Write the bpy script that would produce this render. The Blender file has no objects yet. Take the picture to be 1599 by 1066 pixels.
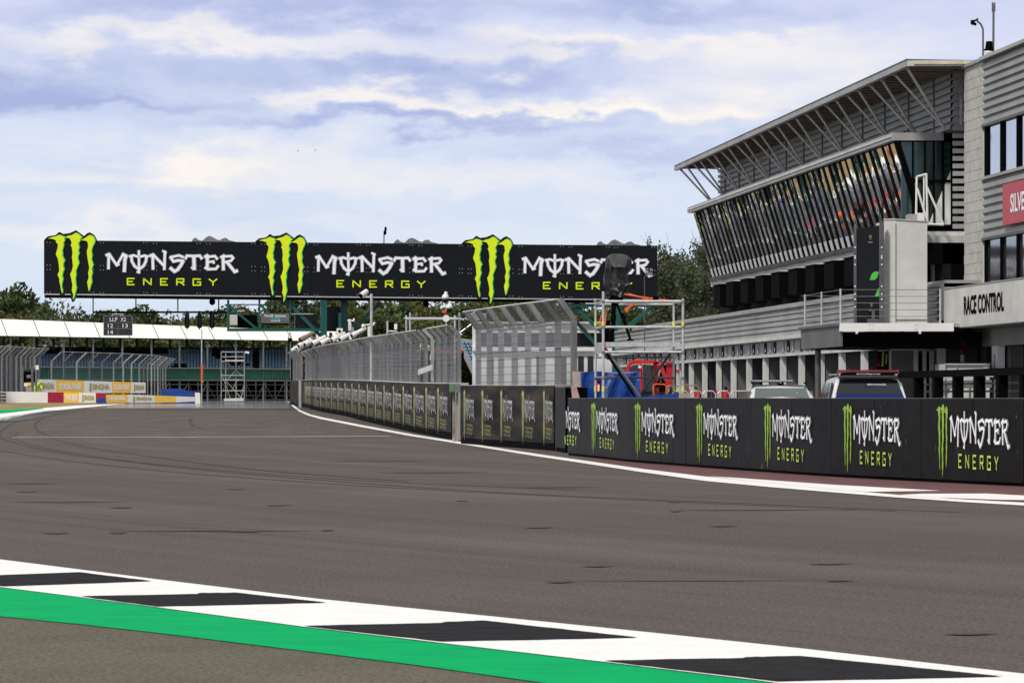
import bpy, math, random
from mathutils import Vector, Matrix
R = math.radians
random.seed(7)
rnd = random.Random(11)
sc = bpy.context.scene
col = sc.collection

# ------------------------------------------------------------------ camera
F = 4700.0                      # focal length in photograph pixels (1599 wide)
HZ = 621.0                      # horizon row
CH = 1.25                       # camera height
cd = bpy.data.cameras.new('camera')
cam = bpy.data.objects.new('camera', cd)
col.objects.link(cam)
cam.location = (0, 0, CH)
cam.rotation_euler = (R(90), 0, 0)
cd.sensor_width = 36
cd.lens = F / 1599 * 36
cd.shift_y = (HZ - 533) / 1599
cd.clip_end = 6000
cd.clip_start = .5
cd.dof.use_dof = True
cd.dof.focus_distance = 75
cd.dof.aperture_fstop = 22
sc.camera = cam

# ------------------------------------------------------------------ world: Nishita sky behind streaky cloud
SUN_EL, SUN_AZ = 48, 215        # azimuth clockwise from +Y
w = bpy.data.worlds.new('World')
sc.world = w
w.use_nodes = True
nt = w.node_tree
nt.nodes.clear()


def N(tree, typ, **kw):
    n = tree.nodes.new(typ)
    for k, v in kw.items():
        if k in ('op',):
            n.operation = v
        elif k.startswith('i_'):
            n.inputs[int(k[2:])].default_value = v
        else:
            setattr(n, k, v)
    return n


def math_(tree, op, a, b=None, c=None, clamp=False):
    n = tree.nodes.new('ShaderNodeMath')
    n.operation = op
    n.use_clamp = clamp
    for i, x in enumerate((a, b, c)):
        if x is None:
            continue
        if isinstance(x, (int, float)):
            n.inputs[i].default_value = x
        else:
            tree.links.new(x, n.inputs[i])
    return n.outputs[0]


def mixc(tree, fac, a, b):
    n = tree.nodes.new('ShaderNodeMix')
    n.data_type = 'RGBA'
    for s, x in ((0, fac), (6, a), (7, b)):
        if isinstance(x, (int, float)):
            n.inputs[s].default_value = x
        elif isinstance(x, (tuple, list)):
            n.inputs[s].default_value = (*x[:3], 1)
        else:
            tree.links.new(x, n.inputs[s])
    return n.outputs[2]


L = nt.links
sky = N(nt, 'ShaderNodeTexSky', sky_type='NISHITA', sun_disc=False)
sky.sun_elevation = R(SUN_EL)
sky.sun_rotation = R(SUN_AZ)
skyc = N(nt, 'ShaderNodeVectorMath', op='SCALE')
L.new(sky.outputs[0], skyc.inputs[0])
skyc.inputs[3].default_value = .10
tc = N(nt, 'ShaderNodeTexCoord')
sep = N(nt, 'ShaderNodeSeparateXYZ')
L.new(tc.outputs['Generated'], sep.inputs[0])
az = math_(nt, 'ARCTAN2', sep.outputs[0], sep.outputs[1])
el = math_(nt, 'ARCSINE', sep.outputs[2])
cmb = N(nt, 'ShaderNodeCombineXYZ')
L.new(az, cmb.inputs[0])
L.new(el, cmb.inputs[1])


def cnoise(sx, sy, scale, detail, rough, off=0.0, dist=0.0):
    m = N(nt, 'ShaderNodeMapping')
    m.inputs[1].default_value = (off, off * .7, off * .3)
    m.inputs[3].default_value = (sx, sy, 1)
    L.new(cmb.outputs[0], m.inputs[0])
    n = N(nt, 'ShaderNodeTexNoise')
    n.inputs['Scale'].default_value = scale
    n.inputs['Detail'].default_value = detail
    n.inputs['Roughness'].default_value = rough
    n.inputs['Distortion'].default_value = dist
    L.new(m.outputs[0], n.inputs[0])
    return n.outputs[0]


nx = cnoise(1, 2.2, 22, 5, .54, 3.1)
ny = cnoise(1, 2.4, 26, 6, .56, 8.3)
azw = math_(nt, 'ADD', az, math_(nt, 'MULTIPLY', math_(nt, 'SUBTRACT', nx, .5), .11))
elw = math_(nt, 'ADD', el, math_(nt, 'MULTIPLY', math_(nt, 'SUBTRACT', ny, .5), .040))


def blobs(lst):
    """sum of soft elliptical cloud banks at fixed bearings / elevations"""
    out = None
    for (px, py, rx, ry, amp) in lst:
        a0, e0 = (px - 800) / F, (HZ - py) / F
        u = math_(nt, 'DIVIDE', math_(nt, 'SUBTRACT', azw, a0), rx / F)
        v = math_(nt, 'DIVIDE', math_(nt, 'SUBTRACT', elw, e0), ry / F)
        d2 = math_(nt, 'ADD', math_(nt, 'MULTIPLY', u, u), math_(nt, 'MULTIPLY', v, v))
        g = math_(nt, 'MULTIPLY', math_(nt, 'POWER', 2.718, math_(nt, 'MULTIPLY', d2, -1.0)), amp)
        out = g if out is None else math_(nt, 'ADD', out, g)
    return out


darkb = blobs([(30, 140, 150, 42, 1.1), (330, 110, 110, 30, .6), (470, 105, 90, 26, .5), (600, 105, 60, 26, .65), (780, 118, 160, 30, .85),
               (620, 198, 340, 15, 1.0), (950, 235, 260, 16, .55), (560, 8, 210, 28, .8), (1010, 15, 180, 24, .8), (210, 15, 220, 24, .6),
               (230, 165, 220, 14, .6), (1240, 30, 90, 20, .3)])
creamb = blobs([(560, 150, 190, 22, 1.0), (300, 60, 300, 20, .7), (880, 85, 420, 16, .8), (1120, 170, 200, 34, .8), (800, 175, 300, 12, .9),
                (300, 262, 240, 24, .95), (120, 90, 60, 18, .8), (1250, 110, 200, 30, .6), (150, 360, 400, 22, .5), (700, 290, 250, 20, .45)])
wisp = cnoise(1, 5.5, 15, 6, .52, 1.7, .6)
wispd = math_(nt, 'MULTIPLY', math_(nt, 'SUBTRACT', wisp, .5), 2.0)
df = math_(nt, 'ADD', math_(nt, 'MULTIPLY', darkb, .95), math_(nt, 'MULTIPLY', wispd, .35), clamp=True)
cf = math_(nt, 'SUBTRACT', math_(nt, 'ADD', creamb, math_(nt, 'MULTIPLY', wispd, -.35)), math_(nt, 'MULTIPLY', darkb, .8), clamp=True)
hi = math_(nt, 'MULTIPLY', math_(nt, 'SUBTRACT', el, .02), 9.0, clamp=True)
base = mixc(nt, hi, (.60, .69, .80), (.57, .60, .78))
c1 = mixc(nt, cf, base, (.86, .80, .75))
c2 = mixc(nt, df, c1, (.34, .39, .64))
c3 = mixc(nt, math_(nt, 'MULTIPLY', math_(nt, 'SUBTRACT', el, .14), 4.0, clamp=True), c2, (.50, .49, .47))
fin = mixc(nt, .93, skyc.outputs[0], c3)
bg = N(nt, 'ShaderNodeBackground')
bg.inputs[1].default_value = 1.0
L.new(fin, bg.inputs[0])
wo = N(nt, 'ShaderNodeOutputWorld')
L.new(bg.outputs[0], wo.inputs[0])

sl = bpy.data.lights.new('sun', 'SUN')
sun = bpy.data.objects.new('sun', sl)
col.objects.link(sun)
sl.energy = 2.6
sl.angle = R(9)
sl.color = (1, .95, .88)
saz = R(SUN_AZ)
sdir = Vector((math.sin(saz) * math.cos(R(SUN_EL)), math.cos(saz) * math.cos(R(SUN_EL)), math.sin(R(SUN_EL))))
sun.rotation_euler = sdir.to_track_quat('Z', 'Y').to_euler()
sc.view_settings.view_transform = 'Standard'
sc.view_settings.look = 'None'
sc.view_settings.exposure = 0.25
sc.view_settings.gamma = 1.0


# ------------------------------------------------------------------ materials
def mat(name, c, rough=.6, metal=0.0, c2=None, scale=3.0, var=.25, stretch=(1, 1, 1), bump=0.0, bscale=None, spec=None, detail=5, alpha=None, lo=.35, hi=.65):
    m = bpy.data.materials.new(name)
    m.use_nodes = True
    t = m.node_tree
    b = t.nodes['Principled BSDF']
    b.inputs['Roughness'].default_value = rough
    b.inputs['Metallic'].default_value = metal
    if spec is not None:
        b.inputs['Specular IOR Level'].default_value = spec
    if c2 is None:
        c2 = tuple(x * (1 - var) for x in c)
    g = t.nodes.new('ShaderNodeNewGeometry')
    mp = t.nodes.new('ShaderNodeMapping')
    mp.inputs[3].default_value = stretch
    t.links.new(g.outputs['Position'], mp.inputs[0])
    n = t.nodes.new('ShaderNodeTexNoise')
    n.inputs['Scale'].default_value = scale
    n.inputs['Detail'].default_value = detail
    n.inputs['Roughness'].default_value = .62
    t.links.new(mp.outputs[0], n.inputs[0])
    r = t.nodes.new('ShaderNodeMapRange')
    r.inputs[1].default_value = lo
    r.inputs[2].default_value = hi
    t.links.new(n.outputs[0], r.inputs[0])
    t.links.new(mixc(t, r.outputs[0], c, c2), b.inputs['Base Color'])
    if bump:
        n2 = t.nodes.new('ShaderNodeTexNoise')
        n2.inputs['Scale'].default_value = bscale or scale * 6
        n2.inputs['Detail'].default_value = 4
        t.links.new(g.outputs['Position'], n2.inputs[0])
        bp = t.nodes.new('ShaderNodeBump')
        bp.inputs['Strength'].default_value = bump
        bp.inputs['Distance'].default_value = .02
        t.links.new(n2.outputs[0], bp.inputs['Height'])
        t.links.new(bp.outputs[0], b.inputs['Normal'])
    return m


M = {}
M['white_paint'] = mat('white_paint', (.84, .84, .82), .55, c2=(.70, .69, .67), scale=2.2, lo=.5, hi=.8)
M['worn_paint'] = mat('worn_paint', (.50, .49, .47), .7, c2=(.26, .25, .24), scale=1.5)
M['kerb_white'] = mat('kerb_white', (.86, .86, .85), .6, spec=.1, c2=(.78, .77, .76), scale=4, bump=.25, bscale=60)
M['kerb_black'] = mat('kerb_black', (.014, .014, .016), .85, spec=.04, c2=(.032, .031, .034), scale=3, stretch=(1.2, 6, 1), bump=.3, bscale=60)
M['kerb_green'] = mat('kerb_green', (.0, .40, .115), .8, spec=.04, c2=(.0, .33, .115), scale=1.6, stretch=(1, 3, 1), bump=.25, bscale=50)
M['red_asphalt'] = mat('red_asphalt', (.15, .055, .058), .85, c2=(.09, .04, .042), scale=1.2, stretch=(2, .6, 1), bump=.3, bscale=80)
M['rubber'] = mat('rubber', (.018, .017, .017), .7, var=.2)
M['dry_grass'] = mat('dry_grass', (.30, .22, .10), .95, c2=(.17, .15, .05), scale=.8, stretch=(1, .3, 1), bump=.6, bscale=4)
M['grass'] = mat('grass', (.085, .12, .03), .95, c2=(.15, .13, .05), scale=.15, bump=.5, bscale=3)
M['panel_black'] = mat('panel_black', (.0075, .0085, .0125), .6, spec=.12, c2=(.0095, .0105, .0145), scale=1.2)
M['vinyl'] = mat('vinyl', (.0075, .007, .0075), .5, spec=.12, c2=(.012, .011, .0115), scale=3.0, stretch=(1, 1, 1), bump=.15, bscale=8)
M['black'] = mat('black', (.0018, .0018, .002), .8, spec=.05)
M['black_gloss'] = mat('black_gloss', (.006, .006, .008), .3, spec=.3)
M['print_white'] = mat('print_white', (.90, .91, .94), .5, var=.05)
M['print_grey'] = mat('print_grey', (.27, .28, .31), .5, var=.05)
M['lime'] = mat('lime', (.72, .88, .0), .5, var=.06)
M['lime_edge'] = mat('lime_edge', (.0, .45, .12), .5, var=.1)
M['leaf_lime'] = mat('leaf_lime', (.31, .50, .06), .5, var=.2)
M['faded_lime'] = mat('faded_lime', (.45, .50, .18), .5, c2=(.30, .31, .15), scale=2)
M['faded_white'] = mat('faded_white', (.68, .67, .68), .5, c2=(.42, .41, .40), scale=2)
M['energy_lime'] = mat('energy_lime', (.50, .70, .08), .5, var=.06)
M['galv'] = mat('galv', (.25, .255, .26), .48, .45, var=.35, scale=5, stretch=(1, 1, .4))
M['galv_mid'] = mat('galv_mid', (.42, .43, .43), .42, .35, var=.45, scale=4, stretch=(1, 1, .25))
M['galv_light'] = mat('galv_light', (.62, .63, .63), .38, .35, var=.3, scale=6)
M['galv_dark'] = mat('galv_dark', (.13, .13, .135), .5, .4, var=.3, scale=5)
M['white'] = mat('white', (.80, .80, .78), .5, var=.1, scale=1)
M['offwhite'] = mat('offwhite', (.62, .62, .60), .6, c2=(.45, .45, .43), scale=1.5, stretch=(1, 1, .5))
M['roof_white'] = mat('roof_white', (.90, .89, .85), .6, var=.06, scale=.3)
M['clad'] = mat('clad', (.36, .365, .37), .5, .0, spec=.25, c2=(.27, .27, .26), scale=.7, stretch=(1, 1, .4))
M['clad_light'] = mat('clad_light', (.41, .41, .40), .5, .0, spec=.2, c2=(.29, .29, .285), scale=.6, stretch=(.7, .7, .5))
M['clad_dark'] = mat('clad_dark', (.009, .009, .010), .7, c2=(.005, .005, .006), scale=2, stretch=(3, 3, .3), spec=.1)
M['concrete'] = mat('concrete', (.38, .37, .35), .85, c2=(.22, .21, .20), scale=1.4, stretch=(1, 1, .5), bump=.3, bscale=20)
M['door_grey'] = mat('door_grey', (.13, .135, .14), .5, c2=(.09, .09, .095), scale=1.0)
M['door_dark'] = mat('door_dark', (.025, .025, .027), .5)
M['soffit'] = mat('soffit', (.20, .155, .12), .7, c2=(.12, .09, .07), scale=2, stretch=(.4, 2.5, 1))
M['teal'] = mat('teal', (.0, .09, .075), .45, var=.25)
M['green_board'] = mat('green_board', (.006, .10, .07), .6, c2=(.004, .06, .045), scale=.5)
M['seat_blue'] = mat('seat_blue', (.24, .38, .50), .45, c2=(.12, .24, .36), scale=.5)
M['red'] = mat('red', (.55, .012, .018), .4, var=.15)
M['lamp_red'] = mat('lamp_red', (.13, .006, .012), .3, var=.3, scale=12)
M['crimson'] = mat('crimson', (.34, .0, .045), .5, var=.1)
M['sign_red'] = mat('sign_red', (.45, .06, .085), .5, var=.08)
M['yellow'] = mat('yellow', (.90, .58, .09), .5, var=.08)
M['orange'] = mat('orange', (.80, .13, .02), .5, var=.12)
M['tape_yellow'] = mat('tape_yellow', (.75, .72, .05), .5, var=.1)
M['blue_tarp'] = mat('blue_tarp', (.006, .055, .30), .38, c2=(.004, .035, .19), scale=2.5, bump=1.0, bscale=3.2)
M['foam'] = mat('foam', (.40, .33, .29), .8, var=.3, scale=6)
M['bark'] = mat('bark', (.10, .075, .055), .9, var=.4)
M['tarp_black'] = mat('tarp_black', (.030, .030, .033), .3, c2=(.012, .012, .014), scale=4, bump=1.0, bscale=9)
M['tarp_sheen'] = mat('tarp_sheen', (.24, .24, .25), .3, var=.4, scale=6)  # paler copy of the black plastic, its highlights put into the colour
M['car_blue'] = mat('car_blue', (.006, .022, .17), .22, .35, var=.1)
M['car_silver'] = mat('car_silver', (.72, .73, .75), .24, .25, var=.06)
M['car_white'] = mat('car_white', (.70, .71, .74), .25, .15, var=.06)
M['tyre'] = mat('tyre', (.02, .02, .02), .8)
M['brown'] = mat('brown', (.30, .22, .17), .7)
M['cream'] = mat('cream', (.62, .56, .40), .6)
M['gold'] = mat('gold', (.45, .36, .10), .5)
M['vis'] = mat('vis', (.65, .95, .02), .6)
M['rust'] = mat('rust', (.30, .30, .26), .7, c2=(.14, .08, .05), scale=5, stretch=(1, 1, .5))
M['sill_white'] = mat('sill_white', (.72, .74, .78), .5, var=.05)
M['sign_green'] = mat('sign_green', (.08, .50, .07), .5, var=.05)
M['wall_pale'] = mat('wall_pale', (.60, .60, .57), .7, c2=(.48, .48, .46), scale=1)
M['block_a'] = mat('block_a', (.50, .49, .465), .85, c2=(.40, .39, .37), scale=3)
M['block_b'] = mat('block_b', (.46, .45, .425), .85, c2=(.38, .37, .35), scale=3)


def simple_glass(name, c, rough, metal, bump=0.0, bscale=1.0, stretch=(1, 1, .25)):
    m = mat(name, c, rough, metal, var=.05)
    if bump:
        t = m.node_tree
        b = t.nodes['Principled BSDF']
        g = t.nodes.new('ShaderNodeNewGeometry')
        mp = t.nodes.new('ShaderNodeMapping')
        mp.inputs[3].default_value = stretch
        t.links.new(g.outputs['Position'], mp.inputs[0])
        n2 = t.nodes.new('ShaderNodeTexNoise')
        n2.inputs['Scale'].default_value = bscale
        n2.inputs['Detail'].default_value = 1.5
        t.links.new(mp.outputs[0], n2.inputs[0])
        bp = t.nodes.new('ShaderNodeBump')
        bp.inputs['Strength'].default_value = bump
        bp.inputs['Distance'].default_value = .06
        t.links.new(n2.outputs[0], bp.inputs['Height'])
        t.links.new(bp.outputs[0], b.inputs['Normal'])
    return m


M['mirror_glass'] = simple_glass('mirror_glass', (.86, .88, .90), .02, 1.0, .55, .9)
M['dark_glass'] = simple_glass('dark_glass', (.30, .32, .35), .05, .9, .08, .8)
M['grey_glass'] = simple_glass('grey_glass', (.60, .63, .68), .06, 1.0, .08, .8)
M['teal_glass'] = simple_glass('teal_glass', (.045, .075, .075), .05, .7)
M['car_glass'] = simple_glass('car_glass', (.03, .035, .04), .06, .3)
M['car_glass_pale'] = simple_glass('car_glass_pale', (.13, .165, .165), .08, .3)


def emis(name, c, s):
    m = bpy.data.materials.new(name)
    m.use_nodes = True
    b = m.node_tree.nodes['Principled BSDF']
    b.inputs['Base Color'].default_value = (*c, 1)
    b.inputs['Emission Color'].default_value = (*c, 1)
    b.inputs['Emission Strength'].default_value = s
    return m


M['screen_text'] = emis('screen_text', (.55, .65, .60), .5)
M['screen_teal'] = emis('screen_teal', (.02, .45, .40), .6)


def foliage(name, a, b_, c_):
    m = bpy.data.materials.new(name)
    m.use_nodes = True
    t = m.node_tree
    b = t.nodes['Principled BSDF']
    b.inputs['Roughness'].default_value = .65
    g = t.nodes.new('ShaderNodeNewGeometry')
    n = t.nodes.new('ShaderNodeTexNoise')
    n.inputs['Scale'].default_value = .45
    n.inputs['Detail'].default_value = 3
    t.links.new(g.outputs['Position'], n.inputs[0])
    oi = t.nodes.new('ShaderNodeObjectInfo')
    r = t.nodes.new('ShaderNodeMapRange')
    r.inputs[1].default_value = .38
    r.inputs[2].default_value = .62
    t.links.new(n.outputs[0], r.inputs[0])
    c1 = mixc(t, r.outputs[0], a, b_)
    c2 = mixc(t, math_(t, 'MULTIPLY', oi.outputs['Random'], .8), c1, c_)
    t.links.new(c2, b.inputs['Base Color'])
    tr = t.nodes.new('ShaderNodeBsdfTranslucent')
    t.links.new(c2, tr.inputs[0])
    mx = t.nodes.new('ShaderNodeMixShader')
    mx.inputs[0].default_value = .3
    t.links.new(b.outputs[0], mx.inputs[1])
    t.links.new(tr.outputs[0], mx.inputs[2])
    t.links.new(mx.outputs[0], t.nodes['Material Output'].inputs[0])
    return m


M['leaf'] = foliage('leaf', (.050, .085, .016), (.095, .125, .022), (.11, .095, .022))
M['leaf_dark'] = foliage('leaf_dark', (.035, .060, .016), (.06, .085, .022), (.04, .07, .02))
M['leaf_poplar'] = foliage('leaf_poplar', (.035, .052, .018), (.13, .15, .10), (.06, .08, .03))


def mesh_mat(name, c, step, wire, stepv=None):
    """welded wire: opaque where the grid of wires runs, open elsewhere (UV in metres)"""
    m = bpy.data.materials.new(name)
    m.use_nodes = True
    t = m.node_tree
    b = t.nodes['Principled BSDF']
    b.inputs['Base Color'].default_value = (*c, 1)
    b.inputs['Metallic'].default_value = .3
    b.inputs['Roughness'].default_value = .45
    uv = t.nodes.new('ShaderNodeUVMap')
    s = t.nodes.new('ShaderNodeSeparateXYZ')
    t.links.new(uv.outputs[0], s.inputs[0])
    fu = math_(t, 'LESS_THAN', math_(t, 'FRACT', math_(t, 'DIVIDE', s.outputs[0], step)), wire / step)
    fv = math_(t, 'LESS_THAN', math_(t, 'FRACT', math_(t, 'DIVIDE', s.outputs[1], stepv or step)), wire / (stepv or step))
    a = math_(t, 'MAXIMUM', fu, fv)
    t.links.new(a, b.inputs['Alpha'])
    return m


M['wire_mesh'] = mesh_mat('wire_mesh', (.34, .35, .36), .05, .012)
M['wire_mesh_fine'] = mesh_mat('wire_mesh_fine', (.17, .175, .18), .05, .016)
M['wire_mesh_open'] = mesh_mat('wire_mesh_open', (.2, .2, .2), .10, .006)


# asphalt with rubbered racing-line streaks following the bend
def circle3(p1, p2, p3):
    ax, ay = p1; bx, by = p2; cx, cy = p3
    d = 2 * (ax * (by - cy) + bx * (cy - ay) + cx * (ay - by))
    ux = ((ax**2 + ay**2) * (by - cy) + (bx**2 + by**2) * (cy - ay) + (cx**2 + cy**2) * (ay - by)) / d
    uy = ((ax**2 + ay**2) * (cx - bx) + (bx**2 + by**2) * (ax - cx) + (cx**2 + cy**2) * (bx - ax)) / d
    return ux, uy


CX, CY = circle3((-16.3, 99.6), (-2.1, 49.4), (4.9, 35.8))


def asphalt_mat(name, c1, c2, streak=1.0, rough=.8, dirt=0.0):
    m = bpy.data.materials.new(name)
    m.use_nodes = True
    t = m.node_tree
    b = t.nodes['Principled BSDF']
    g = t.nodes.new('ShaderNodeNewGeometry')
    s = t.nodes.new('ShaderNodeSeparateXYZ')
    t.links.new(g.outputs['Position'], s.inputs[0])
    dx = math_(t, 'SUBTRACT', s.outputs[0], CX)
    dy = math_(t, 'SUBTRACT', s.outputs[1], CY)
    r = math_(t, 'SQRT', math_(t, 'ADD', math_(t, 'MULTIPLY', dx, dx), math_(t, 'MULTIPLY', dy, dy)))
    an = math_(t, 'ARCTAN2', dy, dx)
    cb = t.nodes.new('ShaderNodeCombineXYZ')
    t.links.new(r, cb.inputs[0])
    t.links.new(math_(t, 'MULTIPLY', an, 1.3), cb.inputs[1])

    def nz(vec, sc_, det, ro=.6):
        n = t.nodes.new('ShaderNodeTexNoise')
        n.inputs['Scale'].default_value = sc_
        n.inputs['Detail'].default_value = det
        n.inputs['Roughness'].default_value = ro
        t.links.new(vec, n.inputs[0])
        return n.outputs[0]

    def rng(x, lo, hi, a=0, bb=1):
        q = t.nodes.new('ShaderNodeMapRange')
        for i, v in enumerate((lo, hi, a, bb)):
            q.inputs[i + 1].default_value = v
        t.links.new(x, q.inputs[0])
        return q.outputs[0]
    st = rng(nz(cb.outputs[0], .75, 7, .68), .40, .66)
    st2 = rng(nz(cb.outputs[0], 5.5, 3, .6), .56, .72)
    fine = rng(nz(g.outputs['Position'], 38, 3, .7), .35, .65)
    grit = rng(nz(g.outputs['Position'], 34, 6, .95), .44, .58)
    patch = rng(nz(g.outputs['Position'], .22, 5), .35, .65)
    c = mixc(t, patch, c1, c2)
    c = mixc(t, math_(t, 'MULTIPLY', st, .68 * streak), c, (.030, .027, .026))
    c = mixc(t, math_(t, 'MULTIPLY', st2, .5 * streak), c, (.026, .024, .024))
    c = mixc(t, math_(t, 'MULTIPLY', fine, .55), c, (.27, .23, .205))
    c = mixc(t, math_(t, 'MULTIPLY', grit, .62), c, (.026, .022, .020))
    if dirt:
        c = mixc(t, math_(t, 'MULTIPLY', rng(nz(g.outputs['Position'], 1.3, 4), .45, .7), dirt), c, (.035, .075, .03))
    t.links.new(c, b.inputs['Base Color'])
    b.inputs['Roughness'].default_value = rough
    b.inputs['Specular IOR Level'].default_value = .06
    bp = t.nodes.new('ShaderNodeBump')
    bp.inputs['Strength'].default_value = .5
    bp.inputs['Distance'].default_value = .008
    t.links.new(nz(g.outputs['Position'], 90, 3, .7), bp.inputs['Height'])
    t.links.new(bp.outputs[0], b.inputs['Normal'])
    return m


M['asphalt'] = asphalt_mat('asphalt', (.124, .109, .102), (.080, .071, .067))
M['asphalt_run'] = asphalt_mat('asphalt_run', (.155, .140, .105), (.095, .092, .066), .15, .9, .25)
M['asphalt_far'] = asphalt_mat('asphalt_far', (.14, .125, .118), (.12, .105, .10), .3, .10)
[M['asphalt_far'].node_tree.links.remove(l) for l in list(M['asphalt_far'].node_tree.links) if l.to_socket.name == 'Normal' and l.to_node.type == 'BSDF_PRINCIPLED']
M['asphalt_far'].node_tree.nodes['Principled BSDF'].inputs['Specular IOR Level'].default_value = .9
M['paddock'] = mat('paddock', (.20, .195, .19), .85, c2=(.13, .125, .12), scale=.5, bump=.3, bscale=30)
M['hill'] = mat('hill', (.07, .10, .035), .95, var=.4, scale=.02)


# ------------------------------------------------------------------ ground profile and helpers
KN = [(-1e4, 0), (86, 0), (92, .008), (103, .085), (122, .26), (140, .405), (159, .53), (194, .72), (225, .88), (262, 1.0), (1e5, 1.0)]


def G(y):
    for (a, za), (b, zb) in zip(KN, KN[1:]):
        if a <= y <= b:
            return za + (zb - za) * (y - a) / (b - a)
    return 0.0


def gp(px, py):
    """photo pixel -> ground point (x, y)"""
    lo, hi_ = 5.0, 420.0
    for _ in range(50):
        m = (lo + hi_) / 2
        if HZ + F * (CH - G(m)) / m > py:
            lo = m
        else:
            hi_ = m
    return ((px - 800) / F * lo, lo)


def at(px, py, d):
    return Vector(((px - 800) / F * d, d, CH + (HZ - py) / F * d))


WM = {}


def tag(o, label=None, cat=None, group=None, kind=None):
    if label: o['label'] = label
    if cat: o['category'] = cat
    if group: o['group'] = group
    if kind: o['kind'] = kind
    return o


def thing(name, loc, label, cat, group=None, rz=0.0):
    o = bpy.data.objects.new(name, None)
    o.empty_display_size = .3
    col.objects.link(o)
    o.location = loc
    o.rotation_euler = (0, 0, rz)
    WM[o.name] = Matrix.Translation(Vector(loc)) @ Matrix.Rotation(rz, 4, 'Z')
    return tag(o, label, cat, group)


class MB:
    def __init__(s):
        s.v, s.f, s.m, s.uv = [], [], [], []
        s.mats = []

    def mi(s, m):
        m = M[m] if isinstance(m, str) else m
        if m not in s.mats:
            s.mats.append(m)
        return s.mats.index(m)

    def face(s, pts, m, uv=None):
        i = len(s.v)
        s.v += [tuple(p) for p in pts]
        s.f.append(tuple(range(i, i + len(pts))))
        s.m.append(s.mi(m))
        s.uv.append(uv)

    def hexa(s, p, m):
        """p: 8 points, bottom 0-3 then top 4-7"""
        i = len(s.v)
        s.v += [tuple(q) for q in p]
        k = s.mi(m)
        for q in ((0, 3, 2, 1), (4, 5, 6, 7), (0, 1, 5, 4), (1, 2, 6, 5), (2, 3, 7, 6), (3, 0, 4, 7)):
            s.f.append(tuple(i + a for a in q)); s.m.append(k); s.uv.append(None)
        return s

    def box(s, x0, x1, y0, y1, z0, z1, m, fn=None):
        pts = [(x0, y0, z0), (x1, y0, z0), (x1, y1, z0), (x0, y1, z0), (x0, y0, z1), (x1, y0, z1), (x1, y1, z1), (x0, y1, z1)]
        if fn:
            pts = [fn(*q) for q in pts]
        return s.hexa(pts, m)

    def obox(s, c, ex, ey, ez, m):
        """centre + three half-extent vectors"""
        c, ex, ey, ez = map(Vector, (c, ex, ey, ez))
        p = [c - ex - ey - ez, c + ex - ey - ez, c + ex + ey - ez, c - ex + ey - ez, c - ex - ey + ez, c + ex - ey + ez, c + ex + ey + ez, c - ex + ey + ez]
        return s.hexa(p, m)

    def tube(s, p, q, r, m, n=8, r2=None, cap=True):
        p, q = Vector(p), Vector(q)
        d = (q - p)
        if d.length < 1e-6:
            return s
        d.normalize()
        a = d.cross(Vector((0, 0, 1)))
        if a.length < .05:
            a = d.cross(Vector((1, 0, 0)))
        a.normalize()
        b = d.cross(a)
        r2 = r if r2 is None else r2
        i = len(s.v)
        for k in range(n):
            t = 2 * math.pi * k / n
            o = a * math.cos(t) + b * math.sin(t)
            s.v.append(tuple(p + o * r)); s.v.append(tuple(q + o * r2))
        mm = s.mi(m)
        for k in range(n):
            j = (k + 1) % n
            s.f.append((i + 2 * k, i + 2 * j, i + 2 * j + 1, i + 2 * k + 1)); s.m.append(mm); s.uv.append(None)
        if cap:
            s.f.append(tuple(i + 2 * k for k in reversed(range(n)))); s.m.append(mm); s.uv.append(None)
            s.f.append(tuple(i + 2 * k + 1 for k in range(n))); s.m.append(mm); s.uv.append(None)
        return s

    def bar(s, p, q, w, h, m, up=(0, 0, 1)):
        """rectangular bar between two points"""
        p, q, up = Vector(p), Vector(q), Vector(up)
        d = q - p
        dn = d.normalized()
        a = dn.cross(up)
        if a.length < .05:
            a = dn.cross(Vector((0, 1, 0)))
        a.normalize()
        b = a.cross(dn)
        return s.obox((p + q) / 2, d / 2, a * w / 2, b * h / 2, m)

    def path(s, pts, r, m, n=8):
        for a, b in zip(pts, pts[1:]):
            s.tube(a, b, r, m, n)
        return s

    def prism(s, poly, fn, w0, w1, m, back=True, side=None):
        """2-D polygon (u,v) pushed from depth w0 to w1 through fn(u,v,w)"""
        i = len(s.v)
        n = len(poly)
        s.v += [tuple(fn(u, v, w0)) for u, v in poly] + [tuple(fn(u, v, w1)) for u, v in poly]
        mm = s.mi(m)
        ms = s.mi(side) if side else mm
        s.f.append(tuple(range(i, i + n))); s.m.append(mm); s.uv.append(None)
        s.f.append(tuple(reversed(range(i + n, i + 2 * n)))); s.m.append(mm); s.uv.append(None)
        for k in range(n):
            j = (k + 1) % n
            s.f.append((i + k, i + n + k, i + n + j, i + j)); s.m.append(ms); s.uv.append(None)
        return s

    def sphere(s, c, r, m, nu=12, nv=8, sc_=(1, 1, 1), jit=0.0, z0=-1.0):
        c = Vector(c)
        i = len(s.v)
        for a in range(nv + 1):
            ph = math.pi * a / nv
            for b in range(nu):
                th = 2 * math.pi * b / nu
                j = 1 + (rnd.uniform(-jit, jit) if jit else 0)
                s.v.append((c.x + r * sc_[0] * math.sin(ph) * math.cos(th) * j, c.y + r * sc_[1] * math.sin(ph) * math.sin(th) * j,
                            c.z + r * sc_[2] * max(z0, math.cos(ph)) * j))
        mm = s.mi(m)
        for a in range(nv):
            for b in range(nu):
                q = (b + 1) % nu
                s.f.append((i + a * nu + b, i + (a + 1) * nu + b, i + (a + 1) * nu + q, i + a * nu + q)); s.m.append(mm); s.uv.append(None)
        return s

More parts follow.
